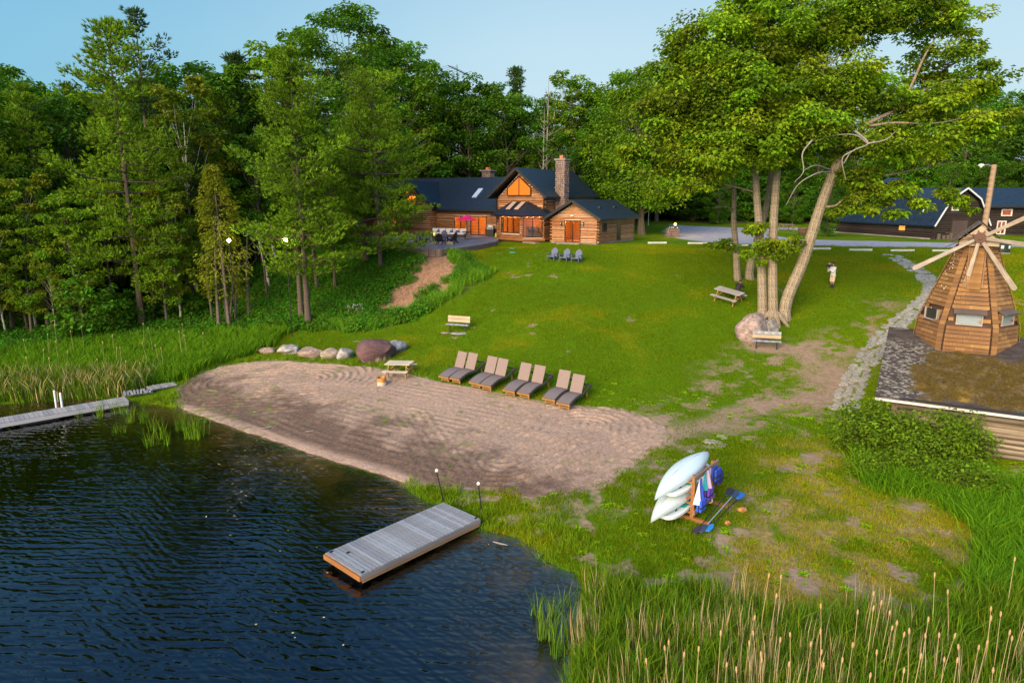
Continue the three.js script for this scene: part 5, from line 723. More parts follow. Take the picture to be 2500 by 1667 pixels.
{ // windmill on its shed
  const A = -31 * PI / 180, s0 = V(14.44, .55, -26.16), sh = thing('log_shed', 'low log shed with mossy shingle roof and overgrown front', 'shed', s0, A);
  const W = 10, Dp = 7.2, e = 2.15, rg = 3.8;   // heights above its floor
  logWall(sh, [.75, -.7], [W, -.7], 0, e - .02, .2, [], greyLogs, mat([.07, .055, .045], .95), 61, { overrun: .12 });
  logWall(sh, [.75, -Dp + .6], [.75, -.7], 0, (u) => e + (rg - e) * clamp(1 - u / (Dp - 1.3)) * .85, .2, [], greyLogs, mat([.07, .055, .045], .95), 62, { overrun: .12 });
  for (const x of [.72, 5.6]) mesh('corner_post', bx(.22, e, .22, x, e / 2, -.62), greyLogs[1], sh);
  const mossTex = greyTex(1024, 1024, (x, y) => { // lichen, moss mats and grey shingles as flat growth on the roof: u along the eave, v up the slope
    const u = x / 1024 * W, v = y / 1024 * Dp, row = floor(v / .16), sg = hsh(floor(u / .35 + (row % 2) * .5), row), gr = hsh(x, y), edge = fbm(u * .7, v * .7, 4), f = fbm(u * 4, v * 4, 3), q = fbm(u * 14, v * 9, 2);
    let c = [.058, .047, .043].map((k) => k * (.5 + .7 * sg + .5 * gr)); if (v % .16 < .025) c = c.map((k) => k * .6);
    const lich = sstep(.50, .66, fbm(u * 9 + 9, v * 13, 4)) * sstep(2.6, 1.2, u + (edge - .5) * 1.8) * sstep(6.6, 5, v); c = mixc(c, [.34, .33, .27], lich * .85);
    const m = sstep(-.25, .25, min(u - 1.5 - (v > 1 ? 0 : .3), v - .2, 5.2 - v) + (edge - .5) * 2.2); c = mixc(c, mixc([.085, .062, .02], [.16, .105, .022], f).map((k) => k * (.3 + 1.3 * q)), m); c = mixc(c, [.40, .25, .02], m * sstep(.5, .7, fbm(u * 1.3 + 4, v * 1.3, 3)) * sstep(2.2, .4, v) * .8);
    return c.map((k) => 1.055 * pow(max(k, .0031), 1 / 2.4) - .055); });
  mossTex.repeat.set(1 / W, 1 / Dp);
  const moss = mat([1, 1, 1], 1, { map: mossTex, bumpMap: rep(speckBump, 1.2, 1.2), bumpScale: .05 });
  const rf = sub('roof', sh); mesh('roof_slope', slab(V(0, e, 0), V(W, e, 0), V(W, rg, -Dp), V(0, rg, -Dp), .1), moss, rf); mesh('roof_slope', slab(V(W, e + .4, -Dp - 5.5), V(0, e + .4, -Dp - 5.5), V(0, rg, -Dp), V(W, rg, -Dp), .1), moss, rf);
  mesh('fascia', bx(W, .09, .05, W / 2, e - .07, .03), mat([.62, .58, .55], .7), rf); mesh('drip_edge', bx(W - 1, .012, .34, W / 2 + .5, e + .045, -.16).rotateX(0), mat([.02, .025, .03], .4), rf);
  mesh('roof_felt', slab(V(5, e + .06, .02), V(W, e + .06, .02), V(W, e + .06 + .15, -1.1), V(5.6, e + .06 + .15, -1.1), .02), mat([.025, .03, .035], .5), rf);
  { const r = rng(81), list = []; for (let k = 0; k < 900; k++) { const u = r() * W, v = r() * 6, e2 = fbm(u * .7, v * .7, 4), m = min(u - 1.5 - (v > 1 ? 0 : .3), v - .2, 5.2 - v) + (e2 - .5) * 2.2; if (m > .05) list.push([u, v, .6 + r() * .7]); }
    const I = new THREE.InstancedMesh(bladePatch(82, .34, 90, .05, .02, [[.11, .082, .022], [.15, .10, .022], [.085, .08, .02]], 1.6), grassM, list.length), M4 = new THREE.Matrix4(), sl = atan2(rg - e, Dp); list.forEach(([u, v, k], i) => { M4.compose(V(u, e + v * Math.tan(sl) + .0, -v), new THREE.Quaternion().setFromEuler(new THREE.Euler(sl, r() * 6, 0)), V(k, k, k)); I.setMatrixAt(i, M4); }); I.name = 'roof_moss'; sh.add(stuff(I)); }
  // mill tower
  const wm = thing('windmill', 'octagonal tan shingled windmill tower with wooden sails on the shed roof', 'windmill', V(0, 0, 0), A); wm.userData.label = 'six sided tan shingled windmill tower with worn wooden sails';
  const lc = V(3.05, 0, -6.8).applyAxisAngle(V(0, 1, 0), A).add(s0); wm.position.set(lc.x, 4.08, lc.z);
  const R = 2.0, sk = .90, hT = 4.32, rt = .74, rs = R * .965, hues = [[.37, .19, .065], [.43, .225, .075], [.31, .155, .055], [.47, .26, .09], [.34, .175, .07], [.27, .14, .055]].map((c) => wood(c, .85, [1, .4], .008)), dim = hues;
  const rad = (y) => y < sk ? lerp(R, rs, y / sk) : lerp(rs, rt, (y - sk) / (hT - sk)), q = rng(71);
  const inner = mesh('tower_core', new THREE.CylinderGeometry(rt - .04, rs - .05, hT - sk, 6, 1).rotateY(PI / 6).translate(0, (hT + sk) / 2, 0), wood([.09, .05, .03]), wm); const skirt = mesh('tower_skirt', new THREE.CylinderGeometry(rs - .05, R - .05, sk + .4, 6, 1).rotateY(PI / 6).translate(0, sk / 2 - .2, 0), wood([.09, .05, .03]), wm);  // core coloured dark so the gaps between courses read as shadow lines
  const shGeo = new THREE.BoxGeometry(1, 1, 1), hidden = [];
  // vertices at angles k*60; faces between; face f spans angles a0..a1 measured from +x towards +z
  for (let f = 0; f < 6; f++) {
    const a0 = f * PI / 3, a1 = a0 + PI / 3, am = (a0 + a1) / 2, nx = cos(am), nz = sin(am), ap = cos(PI / 6), front = f <= 2;
    const pitch = .18;
    for (let y = -.34; y < hT - .05; y += pitch) {
      const yb = y, yt = min(hT, y + pitch * .87), rb = rad(max(0, yb)), rtp = rad(max(0, yt)), half = rb / 2 - .16 * (f === 1 || front ? 1 : .6), slope = atan2((rb - rtp) * ap, yt - yb);
      if (half < .08) continue;
      let u = -half; while (u < half - .02) { let len = min(half - u, .3 + q() * .75); if (half - u - len < .18) len = half - u; 
        const win = front && yb > sk - .12 && yb < sk + .62 && abs(u + len / 2) < .5; 
        if (!win) { const d = rb * ap + .022 - (yt - yb) / 2 * Math.tan(slope), M4 = new THREE.Matrix4().makeRotationY(-am + PI / 2).multiply(new THREE.Matrix4().makeTranslation(-(u + len / 2), (yb + yt) / 2, d)).multiply(new THREE.Matrix4().makeRotationX(-slope - .12)).multiply(new THREE.Matrix4().makeScale(len - .012, (yt - yb) / cos(slope), .036));
          if (front) { const m = mesh('shingle', shGeo, (f === 1 || y < sk ? hues : dim.concat(hues.slice(2, 3)))[floor(q() * (f === 1 || y < sk ? 6 : 4))], wm); m.applyMatrix4(M4); } else hidden.push(shGeo.clone().applyMatrix4(M4)); }
        u += len; }
    }
    // corner boards
    const cb = (aa) => [V(cos(aa) * (R - .01), -.2, sin(aa) * (R - .01)), V(cos(aa) * (rs + .0), sk, sin(aa) * (rs + .0)), V(cos(aa) * (rt + .01), hT, sin(aa) * (rt + .01))];
    const [p0, p1, p2] = cb(a0), up = V(cos(a0), 0, sin(a0)); for (let y = -.34; y < hT - .04; y += pitch) { const y2 = min(hT, y + pitch * .9), ra = rad(max(0, y)) + .035, rb2 = rad(max(0, y2)) + .01, gq = flatBar(V(cos(a0) * ra, y, sin(a0) * ra), V(cos(a0) * rb2, y2, sin(a0) * rb2), .24, .03, up); if (f <= 3) mesh('corner_shingle', gq, hues[floor(q() * 6)], wm); else hidden.push(gq); }
  }
  mesh('rear_shingles', merge(hidden), dim[0], wm).userData.kind = 'stuff';
  for (const f of [0, 1, 2]) { const am = (f + .5) * PI / 3, wn = sub('window', wm); wn.rotation.y = -am + PI / 2; const y = sk + .34, d = rad(y) * cos(PI / 6), sl = atan2((rs - rt) * cos(PI / 6), hT - sk); const tilt = (g) => g.translate(0, 0, 0); mesh('pane', bx(.86, .46, .03, 0, y, d + .03), f === 2 ? mat([.03, .03, .03], .3) : mat([.22, .28, .32], .3), wn); mesh('frame', merge([bx(.96, .06, .1, 0, y - .25, d + .06), bx(.05, .5, .1, -.46, y, d + .05), bx(.05, .5, .1, .46, y, d + .05)]), wood([.55, .48, .42]), wn); if (f !== 2) mesh('window_hood', bx(1.2, .05, .5, 0, 0, 0).rotateX(.35).translate(0, y + .32, d + .05), wood([.17, .13, .11]), wn); for (const e of [-1, 1]) mesh('cheek', bx(.03, .5, .34, e * .47, y, d - .1), hues[1], wn); }
  // string of pale bulbs on the left face
  for (let k = 0; k < 16; k++) { const am = 2.5 * PI / 3, t = .15 + q() * .75, y = sk + (hT - sk) * t, d = rad(y) * cos(PI / 6) + .06, u = (q() - .5) * rad(y) * .7; const b = mesh('string_light', sph(.018, 0, 0, 0, 6), mat([.95, .9, .75], .4), wm); b.position.set(cos(am) * d - sin(am) * u, y, sin(am) * d + cos(am) * u); }
  // front slat ladder and cap
  for (let k = 0; k < 13; k++) mesh('front_shingle', bx(.52 - k * .002, .14, .04, 0, 0, 0).rotateX(.1).translate(0, hT - .15 - k * .135, rad(hT - .15 - k * .135) * .866 + .12), hues[[1, 3, 0][k % 3]], wm);
  for (const x of [-.3, .3]) mesh('rail', flatBar(V(x, hT, rt * .866 + .08), V(x, hT - 1.8, rad(hT - 1.8) * .866 + .08), .06, .1, V(0, 0, 1)), wood([.35, .2, .1]), wm);
  const cap = sub('cap', wm, V(0, hT, 0)); mesh('gable_board', extrude([[-.72, 0], [.72, 0], [.72, .2], [0, .86], [-.72, .2]], .06).translate(0, 0, .92), wood([.62, .48, .33]), cap); mesh('cap_body', extrude([[-.7, 0], [.7, 0], [.7, .18], [0, .82], [-.7, .18]], 1.9).translate(0, 0, -1.0), dim[1], cap);
  for (const sgn of [-1, 1]) for (let k = 0; k < 6; k++) for (let j = 0; j < 4; j++) { const t0 = k / 6; const m = mesh('cap_shingle', shGeo, [stone([.2, .18, .15]), stone([.26, .2, .13]), stone([.15, .14, .13])][(k + j) % 3], cap); m.scale.set(.21, .03, .56); m.rotation.z = -sgn * .74; m.position.set(sgn * (.1 + k * .165), .93 - k * .15, .82 - j * .57); }
  const hub = sub('sail_hub', wm, V(0, hT + .36, 1.12)); const rust = mat([.12, .065, .045], .7, { metalness: .4 }); mesh('hub_drum', new THREE.CylinderGeometry(.22, .22, .2, 14).rotateX(PI / 2), rust, hub); mesh('hub_axle', new THREE.CylinderGeometry(.08, .08, .5, 10).rotateX(PI / 2).translate(0, 0, -.1), rust, hub);
  for (let k = 0; k < 8; k++) { const a = k * PI / 4 + .3; mesh('spoke_stub', bx(.05, .14, .05, 0, .26, 0).rotateZ(a), rust, hub); }
  const sailM = [[.55, .47, .38], [.50, .44, .37], [.60, .50, .38]].map((c) => wood(c, .9, [1, 1], .006)), sails = [];
  for (const [deg, len] of [[212, 2.75], [262, 2.55], [305, 2.6], [-8, 2.8], [31, 2.8]]) { const a = deg * PI / 180, S = new THREE.Shape(); S.moveTo(.22, -.055); S.lineTo(len - .1, -.1); S.quadraticCurveTo(len, -.1, len, 0); S.quadraticCurveTo(len, .1, len - .1, .1); S.lineTo(.22, .055); mesh('sail', new THREE.ExtrudeGeometry(S, { depth: .045, bevelEnabled: true, bevelSize: .008, bevelThickness: .008, bevelSegments: 1 }).rotateX(.35).rotateZ(a), sailM[sails.push(1) % 3], hub); }
  for (const deg of [168, 186, 196]) { const a = deg * PI / 180; mesh('bare_rod', tube([V(cos(a) * .2, sin(a) * .2, 0), V(cos(a) * .6, sin(a) * .6 + .08, .05), V(cos(a) * 1.3, sin(a) * 1.3 - .1, .05)], [.022, .02, .014], 6), rust, hub); }
}
// ---------- things on the shore and the lawn ----------
function settle(t, turn) { const n = slopeN(t.position.x, t.position.z); t.quaternion.setFromUnitVectors(V(0, 1, 0), n).multiply(new THREE.Quaternion().setFromAxisAngle(V(0, 1, 0), turn)); return t; }
const plankTex = greyTex(64, 256, (x, y) => { const g = tn(x * 4 % 64, y / 8, 64, 16) * .35 + hsh(x, floor(y / 40)) * .2, st = tn(x * 2 % 64, y, 64, 16) > .82 && hsh(floor(x / 6), floor(y / 10)) > .5 ? .45 : 1; return (.66 + g * .6) * st; });
const greyWood = [[.36, .42, .48], [.30, .34, .40], [.42, .47, .53], [.33, .36, .40]].map((c) => mat(c, .8, { map: plankTex, bumpMap: rep(woodBump, 1, 1), bumpScale: .004 }));
const paleWood = [[.66, .50, .32], [.70, .55, .37], [.60, .45, .28]].map((c) => wood(c, .75, [1, 1], .004)), creamWood = [[.74, .68, .52], [.70, .64, .50]].map((c) => wood(c, .75, [1, 1], .004));
const orangeWood = wood([.46, .19, .05], .7), blackM = mat([.015, .015, .018], .5), ironM = mat([.05, .045, .045], .5, { metalness: .6 });
{ // swimming dock
  const a = onH(877, 1403, .35), c = onH(1168, 1265, .35), d = onH(793, 1350, .35), L = 4.6, W = 1.75, th = atan2(c.z - a.z, c.x - a.x);
  const t = thing('floating_dock', 'weathered grey plank dock reaching into the lake between two globe lamps', 'dock', V(d.x, 0, d.z), -th);  // x along the dock from its lake end, z across
  const n = 34, r = rng(7), pg = new THREE.BoxGeometry(1, 1, 1);
  for (let k = 0; k < n; k++) { const m = mesh('plank', pg, greyWood[floor(r() * 4)], t); m.scale.set(L / n - .03, .035, W); m.position.set((k + .5) * L / n, .335 + (r() - .5) * .006, W / 2); m.rotation.y = (r() - .5) * .006; }
  mesh('side_rail', bx(L, .14, .05, L / 2, .245, W + .0), wood([.34, .31, .30]), t); mesh('side_rail', bx(L, .14, .05, L / 2, .245, 0), wood([.34, .31, .30]), t); mesh('end_rail', bx(.05, .15, W + .04, -.02, .24, W / 2), orangeWood, t); mesh('end_rail', bx(.06, .2, W, L, .2, W / 2), greyWood[1], t);
  mesh('lower_rail', bx(L - .1, .06, .05, L / 2, .13, W + .01), wood([.45, .25, .12]), t);
  for (const x of [.7, 2.3, 3.9]) mesh('float', rbx(1.1, .24, W - .3, x, .06, W / 2, .05), mat([.02, .02, .025], .6), t);
  for (const [x, z] of [[.12, W - .06], [.15, .1], [L - .1, W - .08], [.45, .5]]) mesh('cleat', bx(.1, .04, .03, x, .375, z), blackM, t);
}
for (const [bp, tp, lab] of [[[1083, 1224], [1066, 1152], 'thin black globe lamp post beside the dock on its sandy side'], [[1177, 1260], [1168, 1184], 'thin black globe lamp post at the dock corner on the grass']]) { const b = G(...bp), q = atD(...tp, -b.z - .1), t = thing('globe_lamp', lab, 'lamp', b), e = q.sub(b); mesh('pole', tube([V(0, -.1, 0), e.clone().multiplyScalar(.5), e], [.022, .02, .018], 8), blackM, t); const g = mesh('globe', sph(.06, e.x, e.y + .05, e.z, 12), mat([.85, .80, .62], .3), t); mesh('collar', cyl(.035, .03, .04, 8, e.x, e.y - .02, e.z), blackM, t); }
{ // long dock at the left bank
  const a = onH(0, 1020, .3), c = onH(300, 969, .3), th = atan2(c.z - a.z, c.x - a.x), L0 = hypot(c.x - a.x, c.z - a.z), ext = 6, W = 1.0, L = L0 + ext, t = thing('jetty', 'long white grey plank jetty along the left reeds', 'dock', V(a.x - cos(th) * ext, 0, a.z - sin(th) * ext), -th), n = Math.round(L / .19), r = rng(8), pg = new THREE.BoxGeometry(1, 1, 1), pm = [[.44, .45, .47], [.36, .38, .41], [.50, .50, .51]].map((k) => wood(k, .85, [1, 1], .006));
  for (let k = 0; k < n; k++) { const m = mesh('plank', pg, pm[floor(r() * 3)], t); m.scale.set(.17, .035, W); m.position.set((k + .5) * .19, .3, W / 2); }
  mesh('side_beam', bx(L, .17, .05, L / 2, .19, W + .02), mat([.40, .41, .44], .7), t); mesh('side_beam', bx(L, .17, .05, L / 2, .19, -.02), mat([.40, .41, .44], .7), t);
  for (let x = .8; x < L; x += 2.2) mesh('float', rbx(1.6, .24, W - .1, x, .03, W / 2, .05), mat([.03, .03, .04], .6), t);
  for (const [px, ty, by, lab] of [[136, 955, 990, 'w'], [152, 961, 1004, 'w']]) { const b = onH(px, by, .1), q = atD(px - 3, ty, -b.z), p = thing('mooring_post', 'white mooring pipe standing against the jetty', 'post', V(b.x, -.4, b.z), 0, 'white pipes at the jetty'); mesh('pipe', cyl(.05, .05, q.y + .4, 10), mat([.72, .74, .76], .4), p); mesh('cap', sph(.055, 0, q.y + .4, 0, 10), mat([.8, .8, .82], .4), p); }
  for (const [x0, y0, x1, y1, k, lab] of [[300, 972, 372, 957, 9, 'broken grey boards in the weeds at the jetty end'], [362, 957, 428, 938, 10, 'narrow slatted boardwalk from the beach to the jetty']]) { const p = G(x0, y0), q = G(x1, y1), w = thing('boardwalk', lab, 'boardwalk', V(p.x, max(p.y, .05) + .2, p.z), -atan2(q.z - p.z, q.x - p.x)), LL = hypot(q.x - p.x, q.z - p.z); for (const z of [-.3, .3]) mesh('runner', bx(LL, .07, .08, LL / 2, -.04, z), greyWood[1], w); for (let i = 0; i < k; i++) { const m = mesh('slat', pg, pm[i % 3], w); m.scale.set(LL / k * .62, .03, .9); m.position.set((i + .5) * LL / k, .015 + r() * .01, (r() - .5) * .06); m.rotation.y = (r() - .5) * (k === 9 ? .35 : .08); m.rotation.x = (r() - .5) * (k === 9 ? .1 : .02); } }
}
// ---- loungers
const weave = greyTex(64, 64, (x, y) => .55 + .45 * (((x >> 3) + (y >> 3)) % 2 ? sin((x % 8) / 8 * PI) : sin((y % 8) / 8 * PI))), weaveB = greyTex(64, 64, (x, y) => ((x >> 3) + (y >> 3)) % 2 ? sin((x % 8) / 8 * PI) : sin((y % 8) / 8 * PI), [1, 1], true);
const rattan = mat([.235, .20, .195], .55, { map: rep(weave, 6, 3), bumpMap: rep(weaveB, 6, 3), bumpScale: .006 }), rattanLit = mat([.34, .255, .23], .6, { map: rep(weave, 6, 3), bumpMap: rep(weaveB, 6, 3), bumpScale: .006 }), rattanD = mat([.06, .05, .048], .6);  // same rattan twice: backrest copy coloured lighter and warmer, as if lit
function makeLounger() {
  const t = new THREE.Group(); t.name = numbered('sun_lounger'); scene.add(t);
  const W = .68, yAt = (x) => .27 + .10 * sin(clamp(x / 1.15) * PI * .95 - .3) + (x > 1.1 ? (x - 1.1) * .22 : 0) , P = []; for (let i = 0; i <= 20; i++) P.push(i / 20 * 2.0);
  const ribbon = (x0, x1, z0, z1, off, thick) => { const pos = [], uv = [], idx = [], n = 14; for (let i = 0; i <= n; i++) { const x = lerp(x0, x1, i / n), y = yAt(x) + off; pos.push(x, y, z0, x, y, z1, x, y - thick, z0, x, y - thick, z1); uv.push(i / n, 0, i / n, 1, i / n, 0, i / n, 1); } for (let i = 0; i < n; i++) { const a = i * 4, b = a + 4; idx.push(a, a + 1, b, b, a + 1, b + 1, a + 2, b + 2, a + 3, b + 2, b + 3, a + 3, a + 1, a + 3, b + 1, b + 1, a + 3, b + 3, a, b, a + 2, b, b + 2, a + 2); } idx.push(0, 2, 1, 1, 2, 3); const e = n * 4; idx.push(e, e + 1, e + 2, e + 1, e + 3, e + 2); const g = new THREE.BufferGeometry(); g.setAttribute('position', new THREE.Float32BufferAttribute(pos, 3)); g.setAttribute('uv', new THREE.Float32BufferAttribute(uv, 2)); g.setIndex(idx); return toCreasedNormals(g, .6); };
  mesh('seat', ribbon(0, 1.12, -W / 2 + .02, W / 2 - .02, .03, .03), rattan, t);
  for (const s of [-1, 1]) mesh('side_frame', ribbon(0, 1.98, s * W / 2 - .025, s * W / 2 + .025, .035, .10), rattanD, t);
  const h = V(1.10, yAt(1.1) + .045, 0), a = 62 * PI / 180, bl = .84, back = mesh('backrest', rbx(bl, .035, W - .05, bl / 2, 0, 0, .012), rattanLit, t); back.position.copy(h); back.rotation.z = a;
  mesh('back_strut', beam(V(1.10 + cos(a) * .55, h.y + sin(a) * .55 - .03, .22), V(1.72, yAt(1.72), .22), .025, .025), rattanD, t); mesh('back_strut', beam(V(1.10 + cos(a) * .55, h.y + sin(a) * .55 - .03, -.22), V(1.72, yAt(1.72), -.22), .025, .025), rattanD, t);
  mesh('head_rail', bx(.05, .05, W, 1.97, yAt(1.97) - .02, 0), rattanD, t); mesh('foot_rail', bx(.05, .07, W + .02, .0, yAt(0) - .05, 0), wood([.52, .27, .08]), t);
  for (const [x, z] of [[.1, .24], [.1, -.24], [1.7, .24], [1.7, -.24]]) mesh('leg', bx(.06, yAt(x) - .02, .05, x, (yAt(x) - .02) / 2 - .03, z), wood([.52, .27, .08]), t);
  mesh('leg_rail', bx(.05, .05, .5, .1, .03, 0), wood([.5, .25, .08]), t);
  return t;
}
{
  const L = makeLounger(), feet = [[1084, 934], [1111, 939], [1159, 950], [1186, 957], [1243, 970], [1278, 977], [1340, 990], [1375, 1001]];
  const lab = ['brown woven sun lounger at the picnic table end of the row', 'woven sun lounger, second from the picnic table', 'woven sun lounger, third from the picnic table', 'woven sun lounger, fourth from the picnic table', 'woven sun lounger, fifth from the picnic table', 'woven sun lounger, sixth from the picnic table', 'woven sun lounger, seventh from the picnic table', 'woven sun lounger at the row end farthest from the picnic table'];
  feet.forEach((f, i) => { const p = G(...f); p.y = max(H(p.x, p.z), H(p.x + 1, p.z - 1.2)) * .5 + H(p.x, p.z) * .5 + .0; const t = i ? dup(L, p, 0) : L; t.position.copy(p); t.scale.setScalar(1.07); tag(t, lab[i], 'sun lounger', 'sun loungers along the beach edge'); const q = V(p.x + 1.25, 0, p.z - 1.5), up = H(q.x, q.z) - H(p.x, p.z); t.rotation.set(0, 0, 0); t.quaternion.setFromAxisAngle(V(0, 1, 0), (49 + i * .7) * PI / 180).multiply(new THREE.Quaternion().setFromAxisAngle(V(0, 0, 1), clamp(up / 1.95, 0, .12))); });
}
// ---- picnic tables
function picnicTable(name, label, pos, turn, L, tops, legsM, group, sub2 = 5) {
  const t = thing(name, label, 'picnic table', pos, 0, group); settle(t, turn); const pw = .75 / sub2;
  for (let k = 0; k < sub2; k++) mesh('tabletop_board', rbx(L, .04, pw - .008, 0, .73, (k - (sub2 - 1) / 2) * pw, .006), tops[k % tops.length], t);
  for (const s of [-1, 1]) { for (const k of [-.5, .5]) mesh('bench_board', rbx(L, .04, .125, 0, .43, s * .68 + k * .135, .006), tops[(k > 0 ? 1 : 0) % tops.length], t); }
  for (const x of [-L * .36, L * .36]) { for (const s of [-1, 1]) mesh('leg', flatBar(V(x, .71, s * .22), V(x, -.06, s * .62), .04, .09, V(0, .46, s * .88).normalize()), legsM, t); mesh('seat_beam', bx(.04, .09, 1.6, x + .045, .36, 0), legsM, t); mesh('top_beam', bx(.04, .08, .7, x + .045, .67, 0), legsM, t); mesh('brace', beam(V(x * .95, .38, 0), V(x * .35, .69, 0), .04, .08), legsM, t); }
  return t;
}
picnicTable('picnic_table', 'cream topped picnic table on the sand by the fire ring', G(978, 916), -15 * PI / 180, 1.5, creamWood, wood([.68, .40, .16]), 'picnic tables');
const table2P = G(1778, 735); table2P.y = H(table2P.x, table2P.z);
picnicTable('picnic_table', 'picnic table on the lawn with a person seated at it', table2P, -46 * PI / 180, 1.85, [wood([.52, .50, .50]), wood([.46, .44, .45])], wood([.66, .38, .16]), 'picnic tables');
picnicTable('picnic_table', 'small picnic table by the drive near the barrel planter', G(1920, 562), .2, 1.8, [wood([.45, .36, .26])], wood([.4, .28, .16]), 'picnic tables');
picnicTable('picnic_table', 'picnic table under the pink umbrella by the annex', V(57.5, H(57.5, -74.5), -74.5), .1, 1.8, [wood([.4, .33, .26])], wood([.4, .28, .16]), 'picnic tables');
{ // burn barrel
  const p = G(932, 940), t = thing('fire_ring', 'short rusty steel burn barrel standing on the sand', 'fire ring', p), tx = greyTex(128, 64, (x, y) => { const v = y / 64, n = tn(x, y, 128, 16); const c = v < .25 + n * .2 ? [.52, .46, .40] : v < .72 + n * .12 ? [.46, .22, .045].map((k) => k * (.6 + .7 * n)) : [.06, .05, .05]; return c.map((k) => 1.055 * pow(k, 1 / 2.4) - .055); });
  mesh('drum', new THREE.LatheGeometry([[.23, -.02], [.25, 0], [.25, .2], [.258, .21], [.25, .22], [.25, .42], [.235, .42], [.235, .03], [.0, .03]].map(([a, b]) => new THREE.Vector2(a, b)), 24), mat([1, 1, 1], .75, { map: tx, metalness: .2 }), t); mesh('ash', cyl(.22, .22, .1, 14, 0, .02, 0), mat([.05, .045, .04], 1), t);
}
// ---- rocks
function boulder(name, label, p, sx, sy, sz, turn, geo, m, group, sink = .25) { const t = mesh(name, geo, m); t.position.set(p.x, H(p.x, p.z) + sy * (1 - sink * 2) , p.z); t.scale.set(sx, sy, sz); t.rotation.y = turn; return tag(t, label, 'boulder', group); }
{
  const streak = greyTex(256, 256, (x, y) => { const n = tn(x, y, 256, 32) * .5 + tn(x, y, 256, 8) * .5, lo = sstep(.42, .28, y / 256 + (tn(x * 2 % 256, 0, 256, 16) - .5) * .3), sp = hsh(x, y) > .985 ? .5 : 0; const c = mixc([.115, .062, .066].map((k) => k * (.6 + .9 * n)), [.50, .36, .24], lo * sstep(.3, .6, tn(x * 4 % 256, y / 6, 256, 32))); return c.map((k) => 1.055 * pow(max(k + sp * .5, .004), 1 / 2.4) - .055); });
  const bigG = rockGeo(7, 4, .20); boulder('boulder', 'largest dark maroon boulder with tan streaks above the beach', G(921, 878), 1.3, .92, .85, .15, bigG, mat([1, 1, 1], .9, { map: streak, bumpMap: rep(speckBump, 3, 3), bumpScale: .06 }), 'boulders above the beach');
  const g2 = rockGeo(9, 4, .25), g3 = rockGeo(12, 4, .28), pale = stone([.55, .52, .50], [2, 2], .05), pinkish = stone([.55, .40, .33], [2, 2], .05), tan = stone([.56, .46, .36], [2, 2], .05), blueg = stone([.40, .44, .50], [2, 2], .05);
  boulder('boulder', 'pale blue grey rock leaning behind the maroon boulder', G(968, 858), .75, .5, .5, .5, g3, blueg, 'boulders above the beach');
  for (const [px, py, w, hh, g, m, lab] of [[650, 860, .62, .26, g2, pinkish, 'small pinkish rock at the grassy end of the boulder row'], [703, 860, .98, .34, g3, pale, 'long white grey rock in the boulder row'], [760, 868, .98, .38, g2, pinkish, 'rounded orange pink rock in the boulder row'], [808, 872, .72, .38, g3, tan, 'tan rock between the pink rock and the grey rock'], [843, 873, .78, .46, g2, pale, 'grey rock touching the maroon boulder'], [625, 848, .35, .25, g3, blueg, 'little blue grey rock in the long grass']]) boulder('boulder', lab, G(px, py), w, hh, w * .7, px, g, m, 'boulders above the beach');
  const pk = G(1843, 835); boulder('boulder', 'pink granite boulder in front of the three trunked tree', V(pk.x, 0, pk.z - .6), 1.05, .95, .95, .7, rockGeo(15, 4, .24), stone([.52, .40, .36], [3, 3], .06)); boulder('boulder', 'grey split half of the pink boulder beside the bench', G(1878, 822), .5, .75, .5, 1.2, g3, stone([.34, .33, .31], [2, 2], .05));
  for (const [px, py, s, lab] of [[1090, 813, .42, 'pinkish flat stone under the upper bench'], [1124, 815, .62, 'grey flat stone under the upper bench']]) { const p = G(px, py), m = mesh('flat_stone', rockGeo(px, 2, .2, .2), px < 1100 ? pinkish : pale); m.position.set(p.x, p.y + .02, p.z); m.scale.set(s, s * .7, s * .55); tag(m, lab, 'stone'); }
  const fs = [['cream square flagstone on the grass behind the kayaks', 1740, 1079, .34], ['white flagstone farthest from the kayaks', 1764, 1067, .26], ['grey white flagstone beside the cream one', 1760, 1087, .28], ['half buried pale flagstone under the cream one', 1733, 1091, .22], ['small pale stone just above the top kayak', 1688, 1101, .2]];
  for (const [lab, px, py, s] of fs) { const p = G(px, py), m = mesh('flagstone', new THREE.ExtrudeGeometry(new THREE.Shape([[-1, -.6], [-.2, -.8], [.9, -.5], [1, .4], [.1, .75], [-.85, .5]].map((q) => new THREE.Vector2(...q))), { depth: .16, bevelEnabled: true, bevelSize: .05, bevelThickness: .05, bevelSegments: 1 }).rotateX(-PI / 2), stone([.66, .60, .50], [1, 1], .01)); m.scale.set(s, s * .8, s); m.position.set(p.x, p.y - .02, p.z); m.rotation.y = px; tag(m, lab, 'stone', 'flagstones by the kayaks'); }
  // stepping stone path
  const sp = sub('stone_path', scene); sp.name = numbered('stone_path'); structure(sp); sp.userData.label = 'pale stone path curving up from the shed to the drive';
  const vs = [1, 2, 3, 4].map((k) => { const r = rng(k * 9), n = 7, q = []; for (let i = 0; i < n; i++) { const a = i / n * 6.283, rr = .42 + .16 * r(); q.push(new THREE.Vector2(cos(a) * rr, sin(a) * rr * .8)); } return new THREE.ExtrudeGeometry(new THREE.Shape(q), { depth: .10, bevelEnabled: true, bevelSize: .03, bevelThickness: .03, bevelSegments: 1 }).rotateX(-PI / 2); }), sm = [[.44, .43, .37], [.50, .48, .42], [.38, .38, .35], [.42, .40, .32]].map((c) => stone(c, [1, 1], .01)), r = rng(55);
